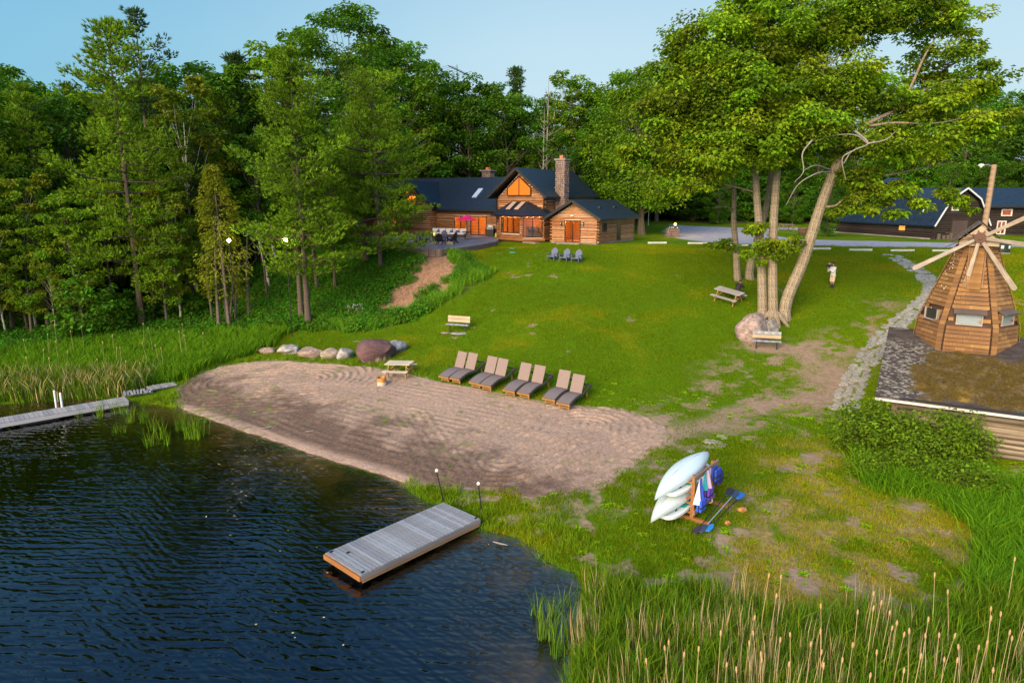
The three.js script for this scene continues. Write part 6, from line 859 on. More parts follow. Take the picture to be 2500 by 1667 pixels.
  for (let i = 0; i < path.length - 1; i++) { const a = path[i], b = path[i + 1], Ls = hypot(b[0] - a[0], b[1] - a[1]), nx = -(b[1] - a[1]) / Ls, nz = (b[0] - a[0]) / Ls, st = lerp(.46, .36, i / 10); for (let s = 0; s < Ls; s += st) for (const row of [-1, 0, 1]) { if (i < 2 && r() < .35 || r() < .07) continue; const o = row * .40 + (r() - .5) * .12, x = lerp(a[0], b[0], (s + r() * .15) / Ls) + nx * o, z = lerp(a[1], b[1], (s + r() * .15) / Ls) + nz * o, m = mesh('path_stone', vs[floor(r() * 4)], sm[floor(r() * 4)], sp), k = st * (.85 + .4 * r()); m.scale.set(k * 1.1, .45, k * 1.1); m.position.set(x, H(x, z) - .02, z); m.quaternion.setFromUnitVectors(V(0, 1, 0), slopeN(x, z)).multiply(new THREE.Quaternion().setFromAxisAngle(V(0, 1, 0), r() * 6)); } }
}
// ---- benches
for (const [px, py, th, lab, m1] of [[1119, 808, 20, 'two plank wooden bench high on the lawn above the boulders', paleWood[1]], [1871, 850, 16, 'plank bench set against the pink boulder', paleWood[0]]]) {
  const p = G(px, py), t = thing('bench', lab, 'bench', p, 0, 'lawn benches'); t.rotation.y = -th * PI / 180; const L = 1.55;
  mesh('seat_board', rbx(L, .045, .36, 0, .44, .12, .008), greyWood[2], t); mesh('back_board', rbx(L, .2, .04, 0, .66, -.12, .008), m1, t); mesh('back_board', rbx(L, .19, .04, 0, .875, -.15, .008), px > 1500 ? greyWood[2] : paleWood[1], t);
  for (const x of [-.55, .55]) { mesh('leg', bx(.07, .5, .07, x, .19, .12), blackM, t); mesh('back_post', beam(V(x, .4, -.1), V(x, .95, -.19), .06, .05), blackM, t); mesh('seat_bracket', bx(.06, .05, .34, x, .4, .06), blackM, t); }
}
// ---- adirondack chairs
function adirondack(name, label, pos, turn, m, group) {
  const t = thing(name, label, 'chair', pos, turn, group);   // faces +z
  for (let k = 0; k < 5; k++) { const x = (k - 2) * .112, h = .84 - abs(k - 2) * .055 - (abs(k - 2) === 2 ? .06 : 0); const s = new THREE.Shape(); s.moveTo(-.052, 0); s.lineTo(.052, 0); s.lineTo(.052, h - .05); s.quadraticCurveTo(0, h + .02, -.052, h - .05); const b = mesh('back_slat', new THREE.ExtrudeGeometry(s, { depth: .022, bevelEnabled: false }), m, t); b.position.set(x, .24, -.2); b.rotation.x = -.38; }
  for (let k = 0; k < 5; k++) mesh('seat_slat', bx(.56, .022, .09, 0, .36 - k * .028, .28 - k * .1), m, t).rotation.x = -.27 * 0;
  for (const s of [-1, 1]) { mesh('arm', bx(.15, .024, .72, s * .34, .56, .0), m, t); mesh('front_leg', bx(.045, .56, .1, s * .31, .27, .3), m, t); mesh('rear_leg', flatBar(V(s * .27, .37, .32), V(s * .27, .03, -.55), .03, .12, V(0, 1, .4).normalize()), m, t); mesh('arm_support', beam(V(s * .31, .54, -.3), V(s * .3, .2, -.28), .04, .06), m, t); }
  mesh('back_rail', bx(.56, .08, .025, 0, .55, -.36), m, t); mesh('front_apron', bx(.6, .09, .025, 0, .33, .33), m, t);
  return t;
}
const blueGrey = wood([.13, .17, .31], .6), navy = wood([.06, .09, .16], .6), charcoal = wood([.03, .032, .038], .6);
[[1349, 635, 'blue grey slatted lawn chair at the patio end of the three'], [1379, 638, 'blue grey slatted lawn chair in the middle of the three'], [1408, 640, 'blue grey slatted lawn chair at the drive end of the three']].forEach(([px, py, lab]) => { const p = G(px, py); adirondack('adirondack_chair', lab, p, -.55, blueGrey, 'three lawn chairs before the house'); });

// ---- kayak rack
{
  const base = G(1706, 1246), th = -52 * PI / 180, X = V(cos(th), 0, sin(th)), R = thing('boat_rack', 'orange timber rack holding kayaks and paddle boards', 'rack', base, -th);   // local x along the boats, +z away from the boats... boats lie at -z side after turn
  const W2 = 1.5, pm = orangeWood, bm = wood([.42, .27, .18]);
  for (const x of [-.75, .75]) { mesh('post', bx(.11, 1.55, .11, x, .72, .1), pm, R); mesh('foot', bx(.12, .12, 1.7, x, .03, -.15), pm, R); for (const y of [.24, .56, .94, 1.24]) mesh('arm', beam(V(x, y, .1), V(x, y - .05, -.85), .08, .06), pm, R); mesh('brace', beam(V(x, .1, -.8), V(x, .8, .05), .08, .06), pm, R); }
  mesh('cross_beam', bx(1.95, .14, .06, 0, 1.42, .17), bm, R); mesh('cross_beam', bx(1.7, .14, .06, 0, .28, .18), bm, R); mesh('rope', new THREE.TorusGeometry(.1, .03, 6, 14).rotateY(PI / 2).translate(.35, .3, .2), mat([.6, .5, .3], 1), R);
  const W = (x, y, z) => V(x, y, z).applyAxisAngle(V(0, 1, 0), -th).add(base);
  // hull by stations: half width and depth along the length; turned so that the keel looks up and out
  const hull = (L, wd, dp, sharp, keel) => { const pos = [], idx = [], n = 28, m = 14; for (let i = 0; i <= n; i++) { const t = i / n * 2 - 1, w = wd / 2 * pow(max(.0004, 1 - pow(abs(t), sharp)), .95) + .012, dd = dp * (.16 + .84 * pow(max(0, 1 - pow(abs(t), 2.4)), .7)), rise = .16 * pow(abs(t), 3); for (let k = 0; k <= m; k++) { const a = k / m * PI, c = cos(a), s = sin(a); pos.push(t * L / 2, -rise + dd * pow(s, .75) + keel * pow(s, 8) * .05, c * w); } pos.push(t * L / 2, -rise - .03 * (1 - abs(t)), 0); } const q = m + 2; for (let i = 0; i < n; i++) for (let k = 0; k < q; k++) { const a = i * q + k, b = i * q + (k + 1) % q, c = a + q, d = b + q; idx.push(a, c, b, b, c, d); } const g = new THREE.BufferGeometry(); g.setAttribute('position', new THREE.Float32BufferAttribute(pos, 3)); g.setIndex(idx); return toCreasedNormals(g, .7); };
  const hullM = mat([.62, .78, .84], .35, { phys: true, clearcoat: .3 }), hullM2 = mat([.66, .76, .76], .38, { phys: true, clearcoat: .3 });
  const put = (o, x, y, z, tilt, yaw = 0, roll = 0) => { o.position.copy(W(x, y, z)); o.rotation.set(0, 0, 0); o.quaternion.setFromAxisAngle(V(0, 1, 0), -th + yaw).multiply(new THREE.Quaternion().setFromAxisAngle(V(1, 0, 0), tilt)).multiply(new THREE.Quaternion().setFromAxisAngle(V(0, 0, 1), roll)); return o; };
  const kh = hull(4.05, .78, .28, 1.8, 1);
  const kayak = (lab, m, ...p) => { const t = thing('kayak', lab, 'kayak', V(0, 0, 0), 0, 'kayaks on the rack'); mesh('hull', kh, m, t); mesh('keel_strip', tube([V(-1.5, .2, 0), V(-.8, .32, 0), V(.8, .32, 0), V(1.5, .2, 0)], [.008, .018, .018, .008], 6), mat([.56, .70, .76], .5), t); for (const x of [-1.62, 1.62]) mesh('grab_loop', new THREE.TorusGeometry(.04, .008, 5, 10).translate(x, -.06, 0), blackM, t); return put(t, ...p); };
  kayak('upturned pale blue kayak on top of the rack', hullM, -.25, 1.3, -.45, .14, 0, .04); kayak('upturned off white kayak on the rack below the boards', hullM2, -.5, .60, -.5, .1, .03, 0);
  const board = (lab, ...p) => { const S = new THREE.Shape(); S.moveTo(-1.45, 0); S.bezierCurveTo(-1.45, .33, -1.0, .38, 0, .38); S.bezierCurveTo(.9, .38, 1.5, .2, 1.55, 0); S.bezierCurveTo(1.5, -.2, .9, -.38, 0, -.38); S.bezierCurveTo(-1.0, -.38, -1.45, -.33, -1.45, 0); const t = thing('paddle_board', lab, 'paddle board', V(0, 0, 0), 0, 'paddle boards on the rack'); mesh('board', new THREE.ExtrudeGeometry(S, { depth: .07, bevelEnabled: true, bevelSize: .04, bevelThickness: .03, bevelSegments: 3 }).rotateX(-PI / 2), mat([.74, .82, .82], .35), t);
    const D2 = new THREE.Shape([[-.55, -.33], [.7, -.33], [.9, 0], [.7, .33], [-.55, .33], [-.75, 0]].map((q) => new THREE.Vector2(...q))); mesh('deck_pad', new THREE.ExtrudeGeometry(D2, { depth: .012, bevelEnabled: false }).rotateX(-PI / 2).translate(0, .105, 0), mat([.04, .52, .44], .8), t); mesh('logo_stripe', bx(.26, .012, .07, -1.05, .11, .05), mat([.05, .12, .2], .6), t); mesh('logo_stripe', bx(.16, .012, .03, -1.0, .11, -.08), mat([.05, .12, .2], .6), t); mesh('carry_handle', bx(.12, .025, .03, -.9, .115, .2), blackM, t); mesh('fin', extrude([[0, 0], [.16, 0], [.02, -.16]], .015).translate(-1.3, -.03, 0), blackM, t); return put(t, ...p); };
  board('paddle board with teal deck pad between the two kayaks', -.15, 1.02, -.42, .1, 0, 0); board('paddle board with green deck pad lowest on the rack', -.35, .32, -.45, .1, .02, 0);
  // hung gear on the far side
  const cloth = (lab, name, c, x, w, h, y, cat, n = 3) => { const g = new THREE.PlaneGeometry(w, h, 10, 12), p = g.attributes.position; for (let i = 0; i < p.count; i++) { const u = p.getX(i) / w, v = p.getY(i) / h; p.setZ(i, .05 * sin(u * 14 + v * 2) * (.6 - v) + .10 * (.5 - v) * cos(u * 5)); p.setX(i, p.getX(i) * (1 - .25 * (.5 + v))); } g.computeVertexNormals(); const t = thing(name, lab, cat, W(x, y - h / 2, .27), -th); const cols = c; const strips = cols.length; for (let k = 0; k < strips; k++) { const gg = new THREE.PlaneGeometry(w / strips, h, 6, 12).translate((k - (strips - 1) / 2) * w / strips, 0, 0), q = gg.attributes.position; for (let i = 0; i < q.count; i++) { const u = q.getX(i) / w, v = q.getY(i) / h; q.setZ(i, .05 * sin(u * 14 + v * 2) * (.7 - v) + .10 * (.5 - v) * cos(u * 5)); q.setX(i, q.getX(i) * (1 - .22 * (.5 + v))); } gg.computeVertexNormals(); mesh(strips > 1 ? 'stripe' : 'cloth', gg, mat(cols[k], .9, { side: THREE.DoubleSide }), t); } return t; };
  cloth('blue and white towel hanging at the near rack post', 'towel', [[.70, .72, .74], [.03, .08, .55], [.68, .72, .70]], -.62, .42, .85, 1.4, 'towel'); cloth('teal and lilac towel draped over the rack beam', 'towel', [[.03, .36, .40], [.60, .46, .62], [.55, .48, .66]], -.1, .62, .62, 1.5, 'towel');
  const vest = (lab, c, x, y, tz) => { const t = thing('life_vest', lab, 'life vest', W(x, y, .34), -th); for (const s of [-1, 1]) mesh('panel', rbx(.2, .42, .09, s * .11, 0, 0, .04), c, t); mesh('back_panel', rbx(.4, .46, .07, 0, .02, -.1, .03), c, t); mesh('strap', bx(.44, .04, .11, 0, -.05, 0), blackM, t); return t; };
  vest('royal blue life vest hanging at the far rack post', mat([.02, .06, .38], .8), .55, 1.15); vest('blue life vest hanging low under the towel', mat([.03, .10, .62], .8), -.55, .5); vest('purple and red life vest hanging in the rack middle', mat([.14, .06, .45], .8), .02, .68); vest('dark blue life vest behind the royal blue one', mat([.02, .03, .2], .8), .82, .95);
  // paddles leaning on the outer side
  [['black paddle lying against the lower rack beam', -.1, .55, mat([.02, .02, .025], .4)], ['dark blue paddle leaning against the rack', .05, .68, mat([.03, .05, .10], .4)], ['blue bladed paddle outermost against the rack', .2, .82, mat([.02, .12, .42], .4)]].forEach(([lab, dx, z, m], i) => { const a = W(-1.05 + dx, .10, z), b = W(.85 + dx, .42 - i * .08, z + .05), t = thing('paddle', lab, 'paddle', a, 0, 'paddles at the rack'), e = b.clone().sub(a); mesh('shaft', tube([V(0, 0, 0), e.clone().multiplyScalar(.5), e], .016, 7), i === 1 ? mat([.25, .35, .45], .3) : blackM, t); for (const [c, sg] of [[V(0, 0, 0), -1], [e, 1]]) { const d = e.clone().normalize().multiplyScalar(sg), s2 = new THREE.Shape(); s2.moveTo(0, -.03); s2.quadraticCurveTo(.2, -.13, .44, -.08); s2.quadraticCurveTo(.5, 0, .44, .08); s2.quadraticCurveTo(.2, .13, 0, .03); const bl = mesh('blade', new THREE.ExtrudeGeometry(s2, { depth: .02, bevelEnabled: true, bevelSize: .005, bevelThickness: .006, bevelSegments: 1 }).rotateX(-PI / 2 + .3), i === 2 && sg < 0 ? mat([.02, .22, .55], .4) : m, t); bl.position.copy(c); bl.quaternion.setFromUnitVectors(V(1, 0, 0), d); } });
  for (const [x, z, s, lab] of [[.75, 1.15, .17, 'orange stone block by the paddle tips'], [-.35, 1.1, .12, 'small orange brown stone at the paddle blades']]) { const p = W(x, 0, z), m = mesh('stone_block', rockGeo(30 + x * 10, 2, .2), stone([.6, .28, .09], [1, 1], .01)); m.position.set(p.x, H(p.x, p.z) + s * .4, p.z); m.scale.set(s, s * .7, s * .8); tag(m, lab, 'stone'); }
}
// ---- white parking timbers
[[1605, 594.5, 49], [1704, 595.5, 50], [1802, 601, 50], [1904, 604.5, 46], [2005, 609, 45], [2102, 612, 52], [2204, 613.5, 52], [2306, 614, 51]].forEach(([px, py, w], i) => { const p = G(px, py), L = w * hypot(p.x, p.z) / FPX * .93, t = mesh('parking_timber', rbx(L, .17, .17, 0, .08, 0, .02), wood([.92, .91, .86], .7)); t.position.copy(p); t.rotation.y = i === 0 ? .12 : -.06; tag(t, ['white timber nearest the round maple', 'white timber facing the gravel corner', 'white timber behind the twin trunks', 'white timber hidden behind the three trunks', 'white timber beyond the leaning trunk', 'white timber left of the stone path start', 'white timber past the stone path start', 'white timber behind the windmill sails'][i], 'timber', 'white parking timbers along the lawn'); });
// ---- patio
{
  const h = PATIO_H, edge = [[948, 592], [985, 602], [1030, 607], [1075, 608], [1120, 604], [1170, 597], [1213, 588]].map(([x, y]) => onH(x, y, h)), back = [V(-1.2, h, -71.6), V(-3.5, h, -77), V(-19, h, -86), V(-19, h, -72)];
  const poly = [...edge, ...back], S = new THREE.Shape(poly.map((p) => new THREE.Vector2(p.x, -p.z)));
  const pave = greyTex(256, 256, (x, y) => { const r = floor(y / 32), c = floor((x + (r % 2) * 32) / 64); return ((y % 32) < 2 || ((x + (r % 2) * 32) % 64) < 2 ? .5 : .78 + .2 * hsh(c, r)) + .06 * (hsh(x, y) - .5); });
  const g = new THREE.ExtrudeGeometry(S, { depth: .95, bevelEnabled: false }).rotateX(-PI / 2).translate(0, h - .95, 0), t = thing('patio', 'raised grey stone patio with retaining wall before the house', 'patio', V(0, 0, 0)); mesh('paving', g, mat([.19, .21, .26], .8, { map: rep(pave, .4, .4) }), t);
  const r = rng(66); for (let i = 0; i < edge.length - 1; i++) { const a = edge[i], b = edge[i + 1], L = a.distanceTo(b); for (let s = 0; s < L; s += .62) for (let k = 0; k < 3; k++) { const l2 = min(.6, L - s); if (l2 < .1) continue; const p = a.clone().lerp(b, (s + l2 / 2) / L), m = mesh('wall_block', rbx(l2 * .97, .2, .16, 0, 0, 0, .02), stone([.20 + r() * .06, .16 + r() * .04, .145 + r() * .03], [1, 1], .01), t); m.position.set(p.x, h - .1 - k * .21, p.z + .06); m.rotation.y = -atan2(b.z - a.z, b.x - a.x); } }
  const on = (px, py) => onH(px, py, h), sofaM = mat([.62, .60, .58], .9), dark = mat([.03, .03, .035], .6);
  const sofa = thing('sectional_sofa', 'long outdoor sofa with pale cushions and blue pillows on the patio', 'sofa', on(1094, 578), -.35), SL = 4.0; mesh('base', bx(SL, .24, .85, 0, .14, 0), dark, sofa); mesh('back_frame', bx(SL, .5, .08, 0, .45, -.42), dark, sofa);
  for (let k = 0; k < 5; k++) { mesh('seat_cushion', rbx(SL / 5 - .03, .18, .8, (k - 2) * SL / 5, .36, .03, .05), sofaM, sofa); mesh('back_cushion', rbx(SL / 5 - .05, .42, .18, (k - 2) * SL / 5, .66, -.3, .08), k === 3 ? mat([.62, .50, .44], .9) : sofaM, sofa); } for (const x of [-1.25, .3, .95]) mesh('pillow', rbx(.42, .4, .14, x, .64, -.14, .06), mat([.05, .10, .17], .9), sofa).rotation.x = -.2;
  [[1022, 595, 1.2, charcoal, 'black slatted chair at the cliff end of the patio'], [1038, 592, .6, navy, 'blue slatted chair beside the fire lantern'], [1076, 596, 2.9, charcoal, 'black slatted chair with its back to the lawn'], [1104, 593, -2.2, charcoal, 'black slatted chair beside the firewood'], [1085, 588, .1, navy, 'navy slatted chair in front of the sofa']].forEach(([px, py, a, m, lab]) => adirondack('adirondack_chair', lab, on(px, py), a, m, 'slatted chairs on the patio'));
  const umbrella = (lab, p, s = 1) => { const u = thing('patio_umbrella', lab, 'umbrella', p, 0, 'pink umbrellas'); u.scale.setScalar(s); mesh('pole', cyl(.03, .03, 2.3, 8), mat([.25, .3, .3], .4), u); mesh('base', cyl(.28, .24, .08, 14), dark, u); const c = new THREE.ConeGeometry(1.25, .52, 8, 3, true), q = c.attributes.position; for (let i = 0; i < q.count; i++) { const rr = hypot(q.getX(i), q.getZ(i)) / 1.25; q.setY(i, q.getY(i) - .10 * sin(rr * PI)); } c.computeVertexNormals(); mesh('canopy', c.translate(0, 2.14, 0), mat([.82, .005, .16], .8, { side: THREE.DoubleSide }), u); for (let k = 0; k < 8; k++) { const a = k / 8 * 2 * PI; mesh('rib', tube([V(0, 2.3, 0), V(sin(a) * .6, 2.03, cos(a) * .6), V(sin(a) * 1.2, 1.87, cos(a) * 1.2)], .012, 4), dark, u); } return u; };
  umbrella('pink umbrella open over the house patio', on(1139, 584)); umbrella('pink umbrella open beside the annex', V(56.2, H(56.2, -75), -75), 1.0);
  const rt = thing('round_table', 'small dark round table under the house umbrella', 'table', on(1139, 584).add(V(.03, 0, .03)), 0); mesh('tabletop', cyl(.5, .5, .04, 18, 0, .72, 0), dark, rt); for (let k = 0; k < 3; k++) { const a = k * 2.09; mesh('leg', beam(V(cos(a) * .1, .72, sin(a) * .1), V(cos(a) * .4, 0, sin(a) * .4), .04, .04), dark, rt); }
  const gr = thing('gas_grill', 'black gas grill with steel lid beside the bay', 'grill', on(1199, 577), -.35); mesh('cabinet', rbx(.75, .75, .55, 0, .42, 0, .02), dark, gr); mesh('lid', rbx(.72, .3, .55, 0, 1.0, 0, .1), mat([.45, .5, .55], .3, { metalness: .8 }), gr); mesh('control_panel', bx(.74, .12, .05, 0, .82, .29), mat([.5, .53, .56], .3, { metalness: .8 }), gr); for (const x of [-.2, 0, .2]) mesh('knob', new THREE.CylinderGeometry(.03, .03, .04, 10).rotateX(PI / 2).translate(x, .82, .33), dark, gr); for (const s of [-1, 1]) mesh('side_shelf', bx(.35, .04, .5, s * .56, .84, 0), dark, gr);
  const pt = thing('propane_tank', 'yellow propane bottle beside the grill', 'gas bottle', on(1211, 580), 0); mesh('bottle', new THREE.LatheGeometry([[.0, 0], [.13, .01], [.14, .08], [.14, .34], [.08, .43], [.05, .44], [.05, .5], [0, .5]].map(([a, b]) => new THREE.Vector2(a, b)), 14), mat([.6, .42, .05], .5), pt);
  const lg = thing('firewood_bundle', 'short stack of split firewood on the patio edge', 'firewood', on(1097, 598), .3); for (let k = 0; k < 6; k++) mesh('split_log', new THREE.CylinderGeometry(.07, .07, .55, 7).rotateZ(PI / 2).translate(0, .07 + floor(k / 3) * .13, (k % 3 - 1) * .14), paleWood[k % 3], lg);
  const fl = thing('fire_lantern', 'dark patio fire bowl glowing orange', 'fire bowl', on(1060, 590), 0); mesh('stand', cyl(.14, .2, .5, 12), dark, fl); mesh('bowl', cyl(.22, .26, .1, 14, 0, .5, 0), dark, fl); mesh('flame', new THREE.ConeGeometry(.09, .3, 8).translate(0, .75, 0), mat([1, .5, .1], .6, { emissive: col(1, .35, .06), emissiveIntensity: 4 }), fl); { const l = new THREE.PointLight(0xff8830, 3); l.name = 'flame_light'; l.position.set(0, .8, 0); l.castShadow = true; fl.add(l); }
}
// ---- yard details
{
  const p = G(1637, 578), s = thing('stone_pillar', 'stepped stone sign pillar with a lit yellow lamp', 'pillar', V(p.x, p.y - .1, p.z), .1); mesh('mortar', bx(1.3, 1.0, .6, .25, .5, 0), stoneM, s); const r = rng(91); for (let y = .1; y < 1.05; y += .19) for (let x = -.7 + floor(y / .3) * .18 * (y < .9 ? 1 : 1); x < .9; x += .22) { const m = mesh('stone', rockUnit, fieldStones[floor(r() * 5)], s); m.position.set(x, y, .3); m.scale.set(.14, .11, .09); m.rotation.set(r(), r() * 6, r()); } mesh('cap', bx(1.15, .12, .75, .32, 1.08, 0), stone([.2, .17, .16]), s); const post = mesh('lamp_base', bx(.18, .12, .18, .5, 1.2, 0), trimBlack, s); lampAt(s, .5, 1.5, 0, 8, 0xffd060, .16, mat([1, .8, .3], .4, { emissive: col(1, .68, .12), emissiveIntensity: 2.2 }));
  const q = atD(1525, 560, 92), sg = thing('street_sign', 'red street name sign on a thin green post', 'sign', V(q.x, H(q.x, q.z), q.z)); mesh('post', cyl(.04, .04, 4.2, 7), mat([.12, .3, .25], .5), sg); mesh('sign_plate', bx(.62, .2, .02, 0, 4.25, 0), mat([.6, .04, .05], .5), sg); mesh('lettering', merge([-.2, -.1, 0, .12, .2].map((x) => bx(.06, .07, .026, x, 4.25, 0))), mat([.8, .75, .75], .6), sg).userData.kind = 'stuff';
  const wp = G(1583, 550), w = thing('white_pole', 'thin white pole on the grass beside the maple', 'pole', wp); mesh('shaft', cyl(.04, .03, 2.1, 7), trimWhite, w); mesh('cap', sph(.045, 0, 2.12, 0, 8), trimWhite, w);
  const bp = G(1962, 572), b = thing('barrel_planter', 'half barrel planter on the grass island by the drive', 'planter', bp); mesh('tub', new THREE.LatheGeometry([[.45, 0], [.6, .35], [.62, .75], [.56, .75], [.5, .1], [0, .1]].map(([x, y]) => new THREE.Vector2(x, y)), 18), wood([.22, .13, .10], .8, [6, 1]), b); for (const y of [.15, .55]) mesh('hoop', new THREE.TorusGeometry(y < .3 ? .52 : .615, .02, 6, 20).rotateX(PI / 2).translate(0, y, 0), ironM, b); mesh('soil', cyl(.54, .54, .05, 16, 0, .62, 0), mat([.06, .045, .03], 1), b);
  // lamp pole
  const u = atD(2404, 560, 40), gy = H(u.x, u.z), up = thing('utility_pole', 'leaning wooden utility pole with arm lamp behind the windmill', 'utility pole', V(u.x, gy, u.z)), tip = atD(2429, 402, 40.5).sub(V(u.x, gy, u.z)); mesh('pole', tube([V(-.1, -.2, 0), tip.clone().multiplyScalar(.5).add(V(-.05, 0, 0)), tip], [.19, .17, .145], 10, .4), wood([.42, .30, .20], .9, [1, 1]), up); const arm = tip.clone().add(V(0, -.15, 0)), hd = arm.clone().add(V(-.75, .12, 0)); mesh('lamp_arm', tube([arm, arm.clone().lerp(hd, .5).add(V(0, .1, 0)), hd], .03, 6), mat([.5, .55, .55], .4, { metalness: .6 }), up); mesh('lamp_head', new THREE.SphereGeometry(.15, 12, 8, 0, 6.3, 0, 1.7).scale(1.2, .8, 1).translate(hd.x, hd.y - .02, hd.z), mat([.5, .62, .62], .4), up); mesh('lamp_glass', sph(.09, hd.x, hd.y - .06, hd.z, 10), mat([.75, .85, .85], .2), up);
  mesh('wire', tube([tip.clone().add(V(0, -.05, 0)), tip.clone().add(V(-3, 4.2, -5)).multiplyScalar(1)], .012, 4), blackM, up);
  const dp = G(2444, 618), d = thing('trash_bin', 'dark green cylindrical bin with white labels by the windmill', 'bin', V(dp.x, dp.y, dp.z)); mesh('drum', cyl(.62, .66, .85, 20), mat([.02, .035, .03], .5), d); mesh('lid', cyl(.7, .6, .1, 20, 0, .85, 0), mat([.03, .04, .04], .5), d); for (const a of [-.5, .35]) { const m = mesh('label_plate', bx(.2, .26, .012, 0, 0, 0), trimWhite, d); m.position.set(sin(a) * .665, .55, cos(a) * .665); m.rotation.y = a; } mesh('base_ring', cyl(.72, .7, .08, 20), stone([.5, .45, .38]), d);
  // tv aerial
  const ap = atD(1117, 250, 96), an = thing('tv_antenna', 'rooftop style television aerial standing above the tree tops', 'antenna', V(ap.x, H(ap.x, ap.z), ap.z)), hh = atD(1117, 158, 96).y - H(ap.x, ap.z); mesh('mast', cyl(.12, .05, hh, 6), ironM, an); const a0 = V(-1.15, hh - .15, .3), a1 = V(1.5, hh - 1.3, -.4); mesh('boom', beam(a0, a1, .09, .09), ironM, an); for (let k = 0; k < 9; k++) { const c = a0.clone().lerp(a1, k / 8), l = 1.1 - k * .06; mesh('element', tube([c.clone().add(V(-l * .9, -.35, l * .6)), c, c.clone().add(V(l * .9, -.1, -l * .6))], .018, 4), ironM, an); }
  for (const [px, py] of [[1251, 607], [1252, 617]]) { const g = G(px, py), l = mesh('septic_lid', cyl(.32, .3, .06, 20), mat([.02, .32, .18], .6)); l.position.copy(g); tag(l, 'green round access lid set in the lawn before the bay', 'lid', 'green lids in the lawn'); }
  const f = G(868, 775), fl = thing('white_flower_clump', 'clump of small white flowers at the foot of the slope', 'flowers', f), rr = rng(17), L = new Leaves(); for (let k = 0; k < 60; k++) { const o = V((rr() - .5) * 1.2, .3 + rr() * .7, (rr() - .5) * .6); L.leaf(o, rd(rr), V(0, 1, 0), .12, .08, [.75, .73, .78]); } mesh('petals', L.geo(), leafM, fl).userData.kind = 'stuff'; const L2 = new Leaves(); for (let k = 0; k < 50; k++) { const x = (rr() - .5) * 1.2, z = (rr() - .5) * .6, h = .3 + rr() * .6; L2.tri(V(x, 0, z), V(x + .05, h, z), V(.01, 0, 0), [.09, .2, .02]); } mesh('stems', L2.geo(), grassM, fl).userData.kind = 'stuff';
  // pollen and petals drifting on the lake
  const I = new THREE.InstancedMesh(new THREE.CircleGeometry(.02, 6).rotateX(-PI / 2), mat([.62, .55, .22], .8), 16), M4 = new THREE.Matrix4(); let n = 0; while (n < 16) { const px = 540 + rr() * 300, py = 1050 + rr() * 600, o = onH(px, py, .012); if (shore(o.x, o.z) > -.2) continue; M4.makeScale(.5 + rr() * 1.2, 1, .4 + rr()); M4.setPosition(o.x, .012, o.z); I.setMatrixAt(n++, M4); } I.name = 'floating_petals'; I.userData.label = 'tiny yellow petals drifting on the lake'; scene.add(stuff(I));
  // driftwood
  for (const [px, py, a, L3] of [[655, 1046, .5, .7], [755, 1056, .1, .35], [625, 1008, .3, .3], [497, 990, -.9, .25], [1222, 1332, -.5, .5]]) { const g = G(px, py), m = mesh('driftwood', tube([V(-L3 / 2, .02, 0), V(0, .035, .03), V(L3 / 2, .02, -.02)], [.02, .03, .012], 6), deadM); m.position.set(g.x, max(g.y, .02) + .03, g.z); m.rotation.y = a; tag(m, 'bleached driftwood stick on the shoreline sand', 'driftwood', 'driftwood sticks on the shore'); }
}
{ // shrubs round the shed
  const mk = (seed, n, rad, hgt) => { const q = rng(seed), L = new Leaves(), W = []; for (let k = 0; k < n; k++) { const a = q() * 6.28, d = rad * sqrt(q()), y = hgt * (.12 + .88 * q()) * (1 - .45 * pow(d / rad, 2)), o = V(cos(a) * d, y, sin(a) * d), tone = .55 + .8 * q(); if (k % 3 === 0) W.push(tube([V(cos(a) * d * .3, -.05, sin(a) * d * .3), V(cos(a) * d * .7, y * .6, sin(a) * d * .7), o], [.014, .01, .005], 4)); clump(L, q, o, .18 + .16 * q(), 22, .125, [.15 * tone, .27 * tone, .010 * tone], .9, .3); } return [L.geo(), merge(W)]; };
  const kinds = [mk(1, 120, .82, 1.95), mk(2, 70, .6, 1.5), mk(3, 70, .6, 1.0)];
  for (const [px, py, k, s, lab] of [[2105, 1105, 0, 1.2, 'big bushy shrub at the shed corner by the stone path'], [2165, 1125, 0, 1.2, 'shrub squeezed between corner bush and shed wall'], [2262, 1140, 0, 1.2, 'climbing shrub against the middle of the shed wall'], [2345, 1140, 0, 1.15, 'tall shrub touching the shed eave'], [2210, 1165, 1, .9, 'low shrub in front of the climbing shrub'], [2300, 1195, 2, 1.1, 'small weedy shrub at the shed foot'], [2380, 1215, 2, 1.2, 'weedy shrub amid the deep grass'], [2130, 1165, 2, 1.0, 'low shrub at the corner of the dry grass']]) { const p = G(px, py), t = thing('shrub', lab, 'shrub', p, px, 'shrubs round the shed'); t.scale.setScalar(s); mesh('foliage', kinds[k][0], leafM, t); mesh('stems', kinds[k][1], barkGrey, t).userData.kind = 'stuff'; }
}
